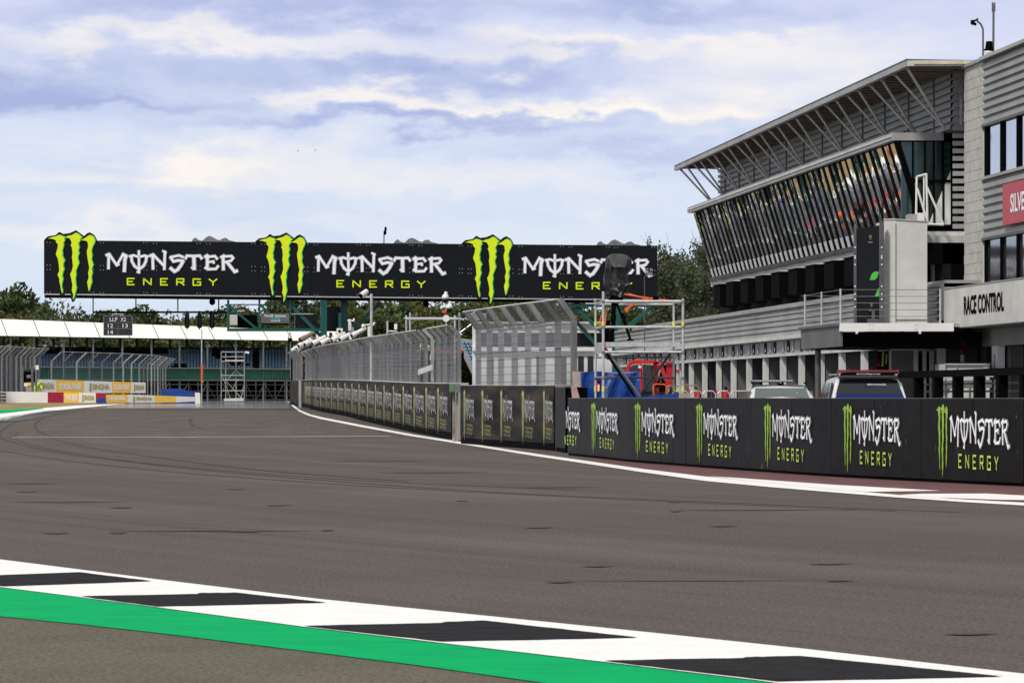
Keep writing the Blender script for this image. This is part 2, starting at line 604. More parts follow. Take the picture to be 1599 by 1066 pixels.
    def build(s, name, parent=None, smooth=False, origin=None):
        if parent is not None:
            wm = WM[parent.name]
        elif origin is not None:
            wm = Matrix.Translation(Vector(origin))
        else:
            wm = Matrix.Identity(4)
        inv = wm.inverted()
        me = bpy.data.meshes.new(name)
        me.from_pydata([tuple(inv @ Vector(v)) for v in s.v], [], s.f)
        for m in s.mats:
            me.materials.append(m)
        me.polygons.foreach_set('material_index', s.m)
        if any(s.uv):
            ul = me.uv_layers.new(name='UVMap')
            li = 0
            for f, u in zip(s.f, s.uv):
                for k in range(len(f)):
                    if u:
                        ul.data[li].uv = u[k]
                    li += 1
        if smooth:
            me.polygons.foreach_set('use_smooth', [True] * len(me.polygons))
        me.update()
        o = bpy.data.objects.new(name, me)
        col.objects.link(o)
        if parent is not None:
            o.parent = parent
            WM[o.name] = WM[parent.name]
        else:
            o.location = wm.to_translation()
            WM[o.name] = wm
        return o


def copy_tree(o, parent=None):
    c = o.copy()
    col.objects.link(c)
    if parent is not None:
        c.parent = parent
    for ch in [x for x in bpy.data.objects if x.parent == o]:
        copy_tree(ch, c)
    return c


# text -> 2-D mesh pieces using Blender's built-in font
_tx = {}


def text2d(s, bold=0.0):
    k = (s, bold)
    if k not in _tx:
        cu = bpy.data.curves.new('t', 'FONT')
        cu.body = s
        cu.offset = bold
        cu.resolution_u = 3
        ob = bpy.data.objects.new('t', cu)
        me = bpy.data.meshes.new_from_object(ob)
        vs = [(v.co.x, v.co.y) for v in me.vertices]
        fs = [tuple(p.vertices) for p in me.polygons]
        bpy.data.objects.remove(ob)
        bpy.data.curves.remove(cu)
        bpy.data.meshes.remove(me)
        x0, x1 = min(v[0] for v in vs), max(v[0] for v in vs)
        y0, y1 = min(v[1] for v in vs), max(v[1] for v in vs)
        vs = [((x - x0) / (x1 - x0), (y - y0) / (y1 - y0)) for x, y in vs]
        _tx[k] = (vs, fs)
    return _tx[k]


def put_text(mb, s, fn, u0, u1, v0, v1, wdepth, m, bold=0.0):
    vs, fs = text2d(s, bold)
    i = len(mb.v)
    mb.v += [tuple(fn(u0 + (u1 - u0) * x, v0 + (v1 - v0) * y, wdepth)) for x, y in vs]
    k = mb.mi(m)
    for f in fs:
        mb.f.append(tuple(i + a for a in f)); mb.m.append(k); mb.uv.append(None)


# ------------------------------------------------------------------ the drink-brand lettering and claw mark (photo pixel outlines)
def _c(l):
    return [(70 + x / 8.2, 350 + y / 8.2) for x, y in l]


CLAWS = [
    _c([(45, 182), (100, 165), (150, 155), (185, 136), (225, 150), (264, 165), (252, 190), (262, 205), (240, 240), (246, 262), (238, 300), (225, 350), (234, 372), (228, 400), (245, 440), (260, 465), (242, 500), (240, 540),
        (252, 575), (235, 620), (225, 660), (238, 700), (225, 750), (220, 800), (232, 850), (230, 893), (215, 850), (205, 790), (190, 720), (192, 700), (180, 670), (168, 648), (190, 600), (185, 520), (175, 450),
        (146, 385), (165, 320), (175, 260), (145, 225), (150, 210), (135, 200), (100, 188)]),
    _c([(265, 172), (300, 150), (350, 140), (400, 110), (440, 130), (484, 175), (455, 188), (460, 205), (432, 250), (446, 300), (430, 340), (444, 370), (425, 420), (430, 460), (442, 495), (420, 550), (400, 600),
        (404, 650), (395, 700), (400, 760), (410, 820), (395, 880), (380, 940), (363, 972), (370, 900), (350, 850), (360, 780), (345, 700), (330, 640), (350, 600), (365, 540), (360, 480), (352, 420),
        (360, 370), (352, 300), (336, 262), (350, 245), (340, 210), (320, 180)]),
    _c([(463, 205), (510, 185), (575, 138), (610, 150), (630, 165), (648, 205), (640, 240), (615, 290), (600, 340), (610, 400), (600, 450), (624, 520), (605, 570), (614, 620), (600, 680), (607, 740), (590, 790),
        (570, 862), (560, 820), (548, 740), (568, 680), (560, 620), (575, 560), (560, 480), (548, 400), (543, 350), (560, 290), (555, 230), (530, 212)])]
CUT = _c([(-8, 215), (5, 190), (45, 155), (140, 140), (190, 98), (240, 125), (320, 115), (405, 78), (470, 125), (505, 152), (540, 120), (580, 103), (640, 140), (668, 190), (675, 215)])
TIP = _c([(190, 870), (250, 870), (262, 905), (240, 925), (200, 915)])
TIP2 = _c([(335, 870), (415, 870), (410, 930), (385, 985), (355, 1000), (340, 960)])

MONSTER = [  # (points, half width)
    ([(166.3, 398.6), (171.4, 396.6), (170.2, 402), (169.8, 419.5)], 2.1), ([(171.6, 397.6), (183, 414.4)], 2.0), ([(186, 412.8), (182.8, 414.2), (192.2, 398)], 1.9),
    ([(191.8, 397.2), (197.6, 400), (195.6, 405), (194.6, 423.5)], 2.6),
    ([(202.6, 400.2), (209, 398.8), (217.4, 401.4), (226, 399.2), (231.6, 400.6)], 1.9), ([(205.6, 401), (206.4, 408), (210.6, 415.4), (217.5, 420.6)], 2.1),
    ([(229, 401), (228.4, 408), (224.4, 415.4), (217.5, 420.6)], 2.1), ([(217.3, 391.8), (217.6, 426)], 1.9), ([(214.6, 424.4), (217.6, 425.6)], 1.6),
    ([(234.6, 399.6), (240, 397.4), (239, 402), (239.4, 420)], 2.2), ([(240.4, 398.6), (257.5, 416)], 2.1), ([(254.6, 392), (257.6, 393), (259.6, 395)], 1.7), ([(258, 393), (257, 420.6)], 2.1),
    ([(286.6, 401.6), (280, 398.9), (266.6, 401.6)], 2.0), ([(266.8, 401.8), (271.4, 408.4), (279, 406.6), (286.6, 407.6)], 2.2), ([(286.6, 407.6), (283, 414), (278, 421), (273, 424), (266.6, 418.6)], 2.5),
    ([(290, 404), (292.2, 399.4), (303, 400), (312.4, 399.4), (315.6, 404)], 2.1), ([(303.2, 400), (303.7, 420.4)], 2.8), ([(299.6, 417.6), (303.7, 420.2)], 1.7),
    ([(320.6, 401.4), (324.4, 399), (324, 419.8)], 2.5), ([(324.4, 401.2), (336, 400), (339.8, 404.6)], 2.0), ([(325, 409.6), (334, 408), (334, 411.2)], 1.8), ([(320.6, 418), (325, 420.4), (337.6, 420), (341.2, 415.4)], 2.0),
    ([(345, 401.8), (350.4, 398.6)], 1.8), ([(348.8, 401), (349.3, 421)], 2.5), ([(350, 400.6), (362, 400), (364.5, 403), (361, 407.4), (351, 409.6)], 2.0), ([(354.6, 409), (367, 424.4), (371, 422.8)], 2.4)]
EN = {'E': [[(1, 1), (0, 1), (0, 0), (1, 0)], [(0, .5), (.75, .5)]], 'N': [[(0, 0), (0, 1)], [(0, 1), (1, 0)], [(1, 0), (1, 1)]],
      'R': [[(0, 0), (0, 1)], [(0, 1), (1, 1), (1, .48), (0, .48)], [(.5, .48), (1.05, 0)]], 'G': [[(1, .98), (0, 1), (0, 0), (1, 0), (1, .5), (.55, .5)]], 'Y': [[(0, 1), (.5, .5), (1, 1)], [(.5, .5), (.5, 0)]]}
EPOS = [('E', 199.5, 210), ('N', 224.9, 236.4), ('E', 251.5, 262), ('R', 276.6, 287.2), ('G', 302.2, 313.4), ('Y', 327, 339)]


def stroke(mb, pts, hw, fn, wdepth, m, sx=1.0, sy=1.0):
    """flat brush stroke in (u,v); hw in pixel units, sx/sy scale it"""
    for k, (a, b) in enumerate(zip(pts, pts[1:])):
        dx, dy = b[0] - a[0], b[1] - a[1]
        l = math.hypot(dx, dy) or 1
        dx, dy = dx / l, dy / l
        e = hw * .55
        A = (a[0] - dx * e, a[1] - dy * e); B = (b[0] + dx * e, b[1] + dy * e)
        q = [(A[0] - dy * hw, A[1] + dx * hw), (B[0] - dy * hw, B[1] + dx * hw), (B[0] + dy * hw, B[1] - dx * hw), (A[0] + dy * hw, A[1] - dx * hw)]
        mb.face([fn(x, y, wdepth) for x, y in q], m)
        stroke.k += 1
        wdepth += .0006


stroke.k = 0


def draw_logo(mb, fc, ft, fe, glow=True, glowk=1.32, lw=1.0, lime='lime', claws=True, white='print_white'):
    """fc/ft/fe: maps for claws, lettering and lower word: (px,py,w)->world"""
    if claws:
        for c in CLAWS:
            cx = sum(p[0] for p in c) / len(c)
            if glow:
                mb.prism([(x + 1.5, y - .4) for x, y in c], fc, 0.0, .02, 'lime_edge')
                mb.prism([(x - .2, y + .1) for x, y in c], fc, .021, .035, lime)
            else:
                mb.prism(c, fc, 0.0, .006, lime)
    if glow is not None:
        for p, h in MONSTER:
            stroke(mb, p, h * glowk * lw, ft, .002, 'print_grey')
    for i, (p, h) in enumerate(MONSTER):
        stroke(mb, p, h * .86 * lw, ft, .008 + .0004 * i, white)
    for ch, x0, x1 in EPOS:
        for st in EN[ch]:
            pts = [(x0 + (x1 - x0) * a, 444.4 - 9.6 * b + (x0 - 200) * .008) for a, b in st]
            stroke(mb, pts, 1.05 * lw, fe, .008, {'lime': 'lime', 'leaf_lime': 'energy_lime'}.get(lime, lime))


# ================================================================== SETTING: ground
def sheet(name, rows, m, off):
    """rows: list of (xl, xr, y) -> strip following the ground profile"""
    mb = MB()
    rr = []
    for (a, b) in zip(rows, rows[1:]):
        n = max(1, int(abs(b[2] - a[2]) / 4))
        for k in range(n):
            t = k / n
            rr.append(tuple(a[i] + (b[i] - a[i]) * t for i in range(3)))
    rr.append(rows[-1])
    for a, b in zip(rr, rr[1:]):
        mb.face([(a[0], a[2], G(a[2]) + off), (a[1], a[2], G(a[2]) + off), (b[1], b[2], G(b[2]) + off), (b[0], b[2], G(b[2]) + off)], m)
    return tag(mb.build(name), kind='structure')


def quadsheet(name, quads, m, off):
    """polygons given in photo pixels on the ground, linked in one mesh"""
    mb = MB()
    for q in quads:
        mb.face([(x, y, G(y) + off) for x, y in (gp(*p) for p in q)], m)
    return tag(mb.build(name), kind='structure')


def ribbon(name, top, bot, m, off):
    mb = MB()
    T = [gp(*p) for p in top]
    B = [gp(*p) for p in bot]
    for a, b, c, d in zip(T, T[1:], B[1:], B):
        mb.face([(x, y, G(y) + off) for x, y in (d, c, b, a)], m)
    return tag(mb.build(name), kind='structure')


ys = [-60, 10, 60, 86, 92, 103, 112, 122, 131, 140, 150, 159, 176, 194, 210, 225, 245, 262, 400, 900, 3500]
mb = MB()
for a, b in zip(ys, ys[1:]):
    mb.face([(-1500, a, G(a) - .03), (1500, a, G(a) - .03), (1500, b, G(b) - .03), (-1500, b, G(b) - .03)], 'grass')
tag(mb.build('ground'), kind='structure')
# racing surface
ts = [(-60, 60, -20), (-60, 60, 86)] + [(-60, 60, y) for y in (92, 103, 122, 140, 159, 176)]
sheet('track', [(-45, 12, -20), (-45, 12, 40), (-42, 10, 60), (-40, 6, 86), (-40, 2, 92), (-40, 0, 103), (-40, -3, 122), (-42, -5, 140), (-44, -7, 159), (-45.5, -8.5, 180)], 'asphalt', 0)
sheet('track_crest', [(-45.5, -8.5, 180.02), (-46, -10, 194), (-48, -12, 203), (-50, -14, 225), (-50, 8, 245), (-50, 30, 262), (-50, 60, 300)], 'asphalt_far', 0)
sheet('pit_lane', [(12, 60, 20), (12, 60, 40), (10, 60, 60), (6, 60, 86), (2, 60, 92), (0, 60, 103), (-3, 60, 122), (-5, 60, 140), (-7, 60, 159), (-10, 60, 194), (-12, 60, 203), (-14, 60, 225)], 'paddock', -.002)

# foreground kerb
top = [(-500, 812), (0, 875), (250, 907), (500, 937.5), (800, 968), (1015, 990), (1250, 1015), (1599, 1055), (2300, 1140)]
kb = [(-500, 855), (0, 918.5), (125, 934.5), (250, 951), (475, 981), (685, 1006), (940, 1036), (1180, 1065), (1800, 1150)]
gb = [(-500, 902), (0, 963.5), (125, 976), (250, 990), (500, 1021), (650, 1040), (800, 1061), (1000, 1090), (1500, 1165)]
ribbon('kerb', top, kb, 'kerb_white', .012)
ribbon('green_strip', kb, gb, 'kerb_green', .008)
mb = MB()
T = [gp(*p) for p in gb]
for a, b in zip(T, T[1:]):
    mb.face([(a[0], a[1], .004), (a[0] - 9, a[1] - 14, .004), (b[0] - 9, b[1] - 14, .004), (b[0], b[1], .004)], 'asphalt_run')
tag(mb.build('runoff'), kind='structure')


def rough_poly(p, amp=.012, n=10):
    out = []
    q = [gp(*a) for a in p]
    for i, a in enumerate(q):
        b = q[(i + 1) % len(q)]
        for k in range(n):
            t = k / n
            j = rnd.uniform(-amp, amp) if k else 0
            out.append((a[0] + (b[0] - a[0]) * t, a[1] + (b[1] - a[1]) * t + j))
    return out


mb = MB()
for q in ([(-120, 905), (125, 896), (237, 910), (6, 918)], [(127, 934), (308, 930.3), (312, 928.8), (370, 928.3), (510, 943.8), (246, 950)], [(475, 980.5), (690, 976), (695, 974.6), (757, 972.3), (997, 999), (690, 1005)],
          [(943, 1035.5), (1160, 1031.5), (1165, 1030), (1250, 1028.3), (1566, 1060.5), (1215, 1068)], [(-380, 885), (-130, 870), (-30, 879), (-270, 887)]):
    mb.face([(x, y, .016) for x, y in rough_poly(q)], 'kerb_black')
tag(mb.build('kerb_black_blocks'), kind='structure')

ribbon('red_runoff', [(905, 714.5), (1000, 723), (1073, 727.5), (1174, 734.5), (1276, 742.3), (1433, 750.5), (1600, 758.5), (1900, 775)], [(905, 718.5), (1003, 733), (1104, 745.5), (1204, 755.5), (1304, 765.5), (1402, 774), (1502, 781), (1900, 803)], 'red_asphalt', .004)

# white line along the wall, its hatching and the red strip
lb = [(449, 627), (457, 634), (466, 641.5), (480, 648), (500, 653.8), (560, 665.8), (640, 680.6), (700, 690), (800, 706.3), (850, 714.3), (900, 721.6), (1000, 737), (1100, 751), (1200, 760.6), (1300, 769), (1400, 777), (1500, 784), (1640, 792)]
lt = [(452, 627), (461, 634), (471, 641), (486, 647.2), (508, 652.4), (568, 664), (648, 678.6), (705, 687.8), (803, 703.3), (853, 710.8), (903, 717.8), (1003, 732.2), (1104, 744.5), (1204, 754.5), (1304, 764.5), (1402, 773), (1502, 780), (1640, 787.5)]
ribbon('track_line', lt, lb, 'white_paint', .008)
quadsheet('line_hatching', [[(1104, 744), (1150, 746.5), (1300, 757.3), (1470, 766.8), (1355, 768.6), (1300, 764.8), (1204, 754.8)], [(1402, 773.4), (1440, 771.6), (1540, 771.2), (1650, 777), (1650, 782), (1560, 781), (1450, 777)]], 'white_paint', .010)
quadsheet('start_line', [[(20, 682.8), (300, 682.0), (610, 680.6), (612, 681.3), (300, 682.7), (20, 683.5)]], 'worn_paint', .008)
gm = []
for x0, x1, y in [(150, 370, 606), (265, 460, 561), (360, 535, 520), (445, 605, 484), (515, 660, 452), (580, 715, 430), (630, 840, 577), (695, 880, 533), (745, 765, 497), (890, 915, 497), (930, 952, 496), (790, 945, 463), (820, 960, 436),
                  (1045, 1260, 602), (1055, 1250, 558), (1065, 1240, 517), (1080, 1240, 484), (1085, 1235, 450), (1090, 1235, 427), (1475, 1680, 576), (1440, 1590, 533), (1415, 1580, 495), (1385, 1545, 463), (1370, 1510, 436)]:
    gm.append((x0 / 5, x1 / 5, 560 + y / 5))
for x0, x1, y in [(750, 830, 103), (940, 1020, 111), (885, 965, 93), (720, 795, 87), (690, 760, 73), (830, 905, 79), (800, 870, 67), (665, 730, 61), (575, 640, 68)]:
    gm.append((x0 / 2, x1 / 2, 620 + y / 2))
mb = MB()
for x0, x1, y in gm:
    a, b = gp(x0, y), gp(x1, y)
    mb.face([(a[0], a[1], G(a[1]) + .008), (b[0], b[1], G(b[1]) + .008), (b[0], b[1] + .35, G(b[1]) + .008), (a[0], a[1] + .35, G(a[1]) + .008)], 'worn_paint')
tag(mb.build('grid_markings'), kind='structure')
# tyre marks and joint streaks
mb = MB()
for x0, x1, y, th in [(170, 520, 829, 1.2), (170, 200, 832, 2.4), (355, 415, 830, 2), (500, 524, 828, 2), (65, 112, 832.5, 2), (412, 458, 789, 1.6), (170, 210, 792.5, 1.6), (0, 210, 784, 1.2), (852, 1330, 907, 1.0), (852, 900, 909, 2.6),
                      (1290, 1335, 907, 2.4), (905, 966, 884.5, 1.8), (1258, 1333, 880.8, 2), (1470, 1563, 990.3, 3.4), (1040, 1345, 796.5, 1.0), (1045, 1068, 798.5, 1.6), (1320, 1345, 795, 1.5), (1105, 1156, 821.6, 1.8), (816, 868, 824, 1.6),
                      (580, 775, 738, .9), (800, 950, 761, .9), (500, 690, 720, .8), (0, 105, 755, 1), (20, 65, 768, 1), (350, 388, 764, 1), (710, 735, 782, 1), (1040, 1070, 784, 1.1)]:
    a, b, c = gp(x0, y), gp(x1, y - .4), gp((x0 + x1) / 2, y + th)
    t = a[1] - c[1]
    c = (c[0], a[1] + (c[1] - a[1]) * .65); t *= .65
    mb.face([(a[0], a[1], G(a[1]) + .006), ((a[0] + c[0]) / 2, a[1] - t * .8, G(a[1]) + .006), (c[0], c[1], G(c[1]) + .006), ((b[0] + c[0]) / 2, b[1] - t * .7, G(b[1]) + .006), (b[0], b[1], G(b[1]) + .006),
             ((b[0] + c[0]) / 2, b[1] + t * .1, G(b[1]) + .006)], 'rubber')


def arc(pts, wd):
    P = [gp(*p) for p in pts]
    Q = []
    for i in range(len(P) - 1):
        for k in range(6):
            t = k / 6
            p0 = P[max(i - 1, 0)]; p1 = P[i]; p2 = P[i + 1]; p3 = P[min(i + 2, len(P) - 1)]
            Q.append(tuple(.5 * ((2 * p1[j]) + (-p0[j] + p2[j]) * t + (2 * p0[j] - 5 * p1[j] + 4 * p2[j] - p3[j]) * t * t + (-p0[j] + 3 * p1[j] - 3 * p2[j] + p3[j]) * t ** 3) for j in (0, 1)))
    Q.append(P[-1])
    for a, b in zip(Q, Q[1:]):
        d = Vector((b[0] - a[0], b[1] - a[1]))
        n = Vector((-d.y, d.x)).normalized() * wd
        mb.face([(a[0] - n.x, a[1] - n.y, G(a[1]) + .005), (b[0] - n.x, b[1] - n.y, G(b[1]) + .005), (b[0] + n.x, b[1] + n.y, G(b[1]) + .005), (a[0] + n.x, a[1] + n.y, G(a[1]) + .005)], 'rubber')


arc([(70, 652), (57, 660), (57, 670), (75, 680), (130, 697), (260, 716), (420, 735), (640, 752)], .035)
arc([(40, 652), (8, 668), (0, 680), (20, 690), (100, 708), (300, 730), (560, 750), (900, 765)], .035)
arc([(30, 676), (24, 684), (60, 697), (170, 716), (330, 735), (700, 764), (1100, 783), (1500, 800)], .03)
arc([(300, 652), (297, 658), (302, 664), (320, 670)], .05)
arc([(-20, 700), (60, 713), (250, 735), (560, 758), (900, 776), (1400, 798)], .03)
tag(mb.build('skid_marks'), kind='structure')

# left verge: kerb, green and dry grass, in the distance
ribbon('verge_grass', [(-150, 627.2), (-20, 628), (60, 628.4), (130, 628.6), (190, 629)], [(-150, 646), (-20, 643), (40, 640), (110, 634.5), (190, 630.5)], 'dry_grass', .02)
ribbon('verge_green', [(-150, 644.5), (-20, 641.5), (20, 639.8), (66, 637.4)], [(-150, 654), (-20, 648.5), (20, 644.5), (70, 638.2)], 'kerb_green', .03)
ribbon('verge_kerb', [(-150, 653), (-20, 648), (22, 643.8), (66, 637.5), (120, 633.5), (200, 630.5)], [(-150, 678), (-20, 664), (0, 659), (40, 648.5), (70, 643), (120, 638), (210, 632.5)], 'kerb_white', .026)
mb = MB()
for k in range(26):
    x = -60 + k * 5.2
    yb = 664 - (x + 20) * .15
    if x > 70: break
    a, b = gp(x, yb - 9), gp(x + 7, yb - 8)
    mb.face([(a[0], a[1], G(a[1]) + .032), (a[0] + .25, a[1], G(a[1]) + .032), (a[0] + 1.6, a[1] + 5, G(a[1] + 5) + .032), (a[0] + 1.35, a[1] + 5, G(a[1] + 5) + .032)], 'galv_dark')
tag(mb.build('verge_kerb_stripes'), kind='structure')



# ================================================================== BUILDINGS (facades run towards pixel column 265)
KX = 535 / F


def FB(a, d, z):
    return Vector((a - KX * d, d, z))


def pd(px, a):
    """distance at which the facade line a shows at pixel column px"""
    return F * a / (px - 265)


def bbox(mb, a0, a1, d0, d1, z0, z1, m):
    mb.box(a0, a1, d0, d1, z0, z1, m, fn=FB)


def ribbed(mb, a, d0, d1, z0, z1, m, pitch=.28, depth=.05, back=.3):
    depth *= 1.7
    """horizontally profiled metal cladding facing the track"""
    n = max(1, round((z1 - z0) / pitch))
    p = (z1 - z0) / n
    for k in range(n):
        za = z0 + k * p
        prof = [(a, za), (a, za + p * .55), (a + depth, za + p * .68), (a + depth, za + p)]
        for (a0, q0), (a1, q1) in zip(prof, prof[1:] + [(a, za + p)]):
            mb.face([FB(a0, d1, q0), FB(a0, d0, q0), FB(a1, d0, q1), FB(a1, d1, q1)], m)
    bbox(mb, a + depth + .01, a + back, d0, d1, z0, z1, m)


def ribbed_end(mb, d, a0, a1, z0, z1, m, pitch=.28, depth=.05):
    n = max(1, round((z1 - z0) / pitch))
    p = (z1 - z0) / n
    for k in range(n):
        za = z0 + k * p
        bbox(mb, a0, a1, d - depth, d, za, za + p * .6, m)


def vribbed(mb, a, d0, d1, z0, z1, m, pitch=.3, depth=.05, frac=.6):
    n = max(1, round((d1 - d0) / pitch))
    p = (d1 - d0) / n
    bbox(mb, a + depth, a + depth + .2, d0, d1, z0, z1, m)
    for k in range(n):
        bbox(mb, a, a + depth - .001, d0 + k * p, d0 + k * p + p * frac, z0, z1, m)


pb = thing('pit_building', FB(24, 90, 0), 'long grey clad pit building with jutting roof and leaning mirrored windows above the garages', 'building')
D0, D1 = 91.7, 129.2
# garages
BAY = 3.26
mb = MB()
ribbed(mb, 22.5, 88.2, 152, 3.52, 4.50, 'clad_light', .19, .035, 3.0)
mb.build('lower_cladding', pb)
mb = MB()
bbox(mb, 22.35, 22.6, 88.2, 152, 3.38, 3.515, 'offwhite')
bbox(mb, 22.42, 22.7, 88.2, 152, 4.505, 4.60, 'clad')
mb.build('fascia_trim', pb)
mb = MB()
bbox(mb, 22.62, 22.8, 88.2, 152, 2.88, 3.375, 'clad_light')
bbox(mb, 22.56, 22.75, 88.2, 152, 2.78, 2.875, 'offwhite')
mb.build('door_header', pb)
mb = MB()
bbox(mb, 25.6, 30, 88.2, 152, 0.0, 4.49, 'door_dark')
mb.build('rear_wall', pb)
mb = MB()
bbox(mb, 22.7, 31, 88.2, 152.2, 4.61, 4.70, 'clad')
mb.build('lower_roof', pb)
gd = [88.6 + BAY * k for k in range(20)]
for k, d in enumerate(gd):
    zg = G(d)
    mb = MB()
    bbox(mb, 22.64, 22.80, d - .2, d + .2, zg - .05, 2.775, 'offwhite')
    bbox(mb, 22.60, 22.64, d - .06, d + .06, zg + .9, zg + 1.3, 'red') if k % 2 else None
    mb.build('pillar', pb)
    mb = MB()
    bbox(mb, 22.805, 23.7, d - .12, d + .12, zg - .05, 2.775, 'door_grey' if k % 3 else 'door_dark')
    mb.build('partition', pb)
    if k < len(gd) - 1:
        mb = MB()
        dd = gd[k + 1]
        if k % 3 != 1:
            bbox(mb, 23.35, 23.42, d + .21, dd - .21 - (1.4 if k % 2 else 0), zg, 2.775, 'door_grey')
            for z in (.9, 1.7):
                bbox(mb, 23.33, 23.349, d + .22, dd - .24 - (1.4 if k % 2 else 0), z + zg, z + .03 + zg, 'door_dark')
        else:
            bbox(mb, 23.35, 23.42, d + .21, d + 1.2, zg, 2.775, 'clad')
            bbox(mb, 23.35, 23.42, d + 1.21, dd - .21, 2.3, 2.775, 'door_grey')
        mb.build('garage_door', pb)
        mb = MB()
        for q in (.75, 1.55, 2.5):
            bbox(mb, 22.585, 22.61, d + q, d + q + .42, 2.93, 3.33, 'clad_dark' if (k + int(q)) % 2 else 'clad')
            bbox(mb, 22.578, 22.584, d + q + .1, d + q + .22, 2.98, 3.12, 'white')
        mb.build('number_plate', pb)
# dark wall above the garages
mb = MB()
vribbed(mb, 23.7, 92.2, 129.6, 4.71, 5.98, 'clad_dark', .22, .05)
bbox(mb, 23.96, 30, 92.2, 129.6, 4.71, 5.98, 'black')
mb.build('dark_wall', pb)
for px in (1109, 1129, 1152, 1176, 1201, 1228.5, 1256, 1286, 1318):
    mb = MB()
    d = pd(px + 14, 22.9)
    bbox(mb, 22.95, 23.69, d - .02, d + 1.5, 5.05, 5.97, 'black')
    bbox(mb, 22.9, 23.69, d - .05, d + 1.55, 5.972, 6.0, 'clad_dark')
    mb.build('vent_hood', pb)
mb = MB()
bbox(mb, 23.3, 24.9, D0 + .9, D1 + .3, 6.02, 6.24, 'wall_pale')
mb.build('soffit_band', pb)
# leaning glass
aT, aB, zT, zB = 22.48, 23.36, 9.17, 6.27
mb = MB()
mb.hexa([FB(aB + .12, 93.1, zB), FB(aB + .12, D1, zB), FB(28, D1, zB), FB(28, 93.1, zB), FB(aT + .12, 93.1, zT), FB(aT + .12, D1, zT), FB(28, D1, zT), FB(28, 93.1, zT)], 'black')
mb.build('window_box', pb)
NP = 42
st = (D1 - 93.05) / NP
for k in range(NP):
    d0 = 93.05 + st * k
    tw = rnd.uniform(-.010, .010); tl = rnd.uniform(-.012, .012)
    mb = MB()
    s0, s1 = d0 + st * .31, d0 + st * .99
    v = .06
    a0, a1 = aB + (aT - aB) * v, aT
    z0 = zB + (zT - zB) * v
    mb.face([FB(a0 + tw + tl, s1, z0), FB(a0 - tw + tl, s0, z0), FB(a1 - tw - tl, s0, zT - .03), FB(a1 + tw - tl, s1, zT - .03)], 'mirror_glass')
    pane = mb.build('window_pane', pb)
    mb = MB()
    lean = lambda t, o=0: aB + (aT - aB) * t + o
    mb.hexa([FB(lean(0, -.02), d0 - .04, zB), FB(lean(0, -.02), d0 + st * .30, zB), FB(lean(0, .1), d0 + st * .30, zB), FB(lean(0, .1), d0 - .04, zB),
             FB(lean(1, -.02), d0 - .04, zT), FB(lean(1, -.02), d0 + st * .30, zT), FB(lean(1, .1), d0 + st * .30, zT), FB(lean(1, .1), d0 - .04, zT)], 'black')
    mb.build('mullion', pb)
    if k > 6:
        mb = MB()
        mb.face([FB(lean(.04, -.025), s1 - .1, zB + .12), FB(lean(.04, -.025), s0 + .06, zB + .12), FB(lean(.17, -.025), s0 + .06, zB + .5), FB(lean(.17, -.025), s1 - .1, zB + .5)], 'sill_white')
        mb.build('sill_blind', pane)
mb = MB()
mb.hexa([FB(aB - .15, 93, zB - .03), FB(aB - .15, D1 + .1, zB - .03), FB(aB + .2, D1 + .1, zB - .03), FB(aB + .2, 93, zB - .03),
         FB(aB - .19, 93, zB + .12), FB(aB - .19, D1 + .1, zB + .12), FB(aB + .1, D1 + .1, zB + .12), FB(aB + .1, 93, zB + .12)], 'galv_dark')
mb.build('sill', pb)
mb = MB()
bbox(mb, 22.30, 23.9, 92.9, D1 + .35, 9.19, 9.43, 'clad')
bbox(mb, 22.27, 22.299, 92.9, D1 + .35, 9.30, 9.36, 'offwhite')
mb.build('ledge', pb)
# end wall of the glazed box (faces the camera)
mb = MB()
for i, (a0, a1) in enumerate([(22.62, 22.95), (22.99, 23.32), (23.36, 23.6), (23.65, 23.87), (23.92, 24.14), (24.18, 24.36)]):
    bbox(mb, a0, a1, 93.03, 93.06, 6.55 if i < 5 else 6.6, 9.15, 'teal_glass')
mb.build('end_glazing', pb)
mb = MB()
for a in (22.97, 23.34, 23.62, 23.9, 24.16):
    bbox(mb, a - .022, a + .022, 92.95, 93.03, 6.4, 9.17, 'black')
bbox(mb, 22.95, 24.2, 92.96, 93.02, 7.9, 7.98, 'black')
bbox(mb, 24.37, 24.6, 92.9, 93.05, 6.4, 9.17, 'black')
mb.hexa([FB(aB - .1, 92.93, 6.3), FB(aB + .1, 92.93, 6.3), FB(aB + .1, 93.06, 6.3), FB(aB - .1, 93.06, 6.3), FB(aT - .1, 92.93, 9.17), FB(aT + .08, 92.93, 9.17), FB(aT + .08, 93.06, 9.17), FB(aT - .1, 93.06, 9.17)], 'black')
mb.build('end_mullions', pb)
mb = MB()
mb.face([FB(23.45, 93.0, 6.6), FB(24.15, 93.0, 6.6), FB(24.15, 93.0, 8.3)], 'white')
mb.build('end_blind', pb)
mb = MB()
bbox(mb, 22.5, 24.7, 92.85, 93.6, 6.02, 6.38, 'wall_pale')
mb.build('end_sill', pb)
# recess below the glazed end
mb = MB()
bbox(mb, 22.9, 26, 93.2, 93.4, 4.61, 6.015, 'concrete')
bbox(mb, 24.0, 24.55, 92.9, 93.19, 4.61, 5.95, 'black')
bbox(mb, 23.25, 23.55, 93.1, 93.19, 4.61, 5.7, 'black')
bbox(mb, 23.2, 24.7, 92.2, 92.9, 5.35, 6.0, 'black')
mb.build('recess_wall', pb)
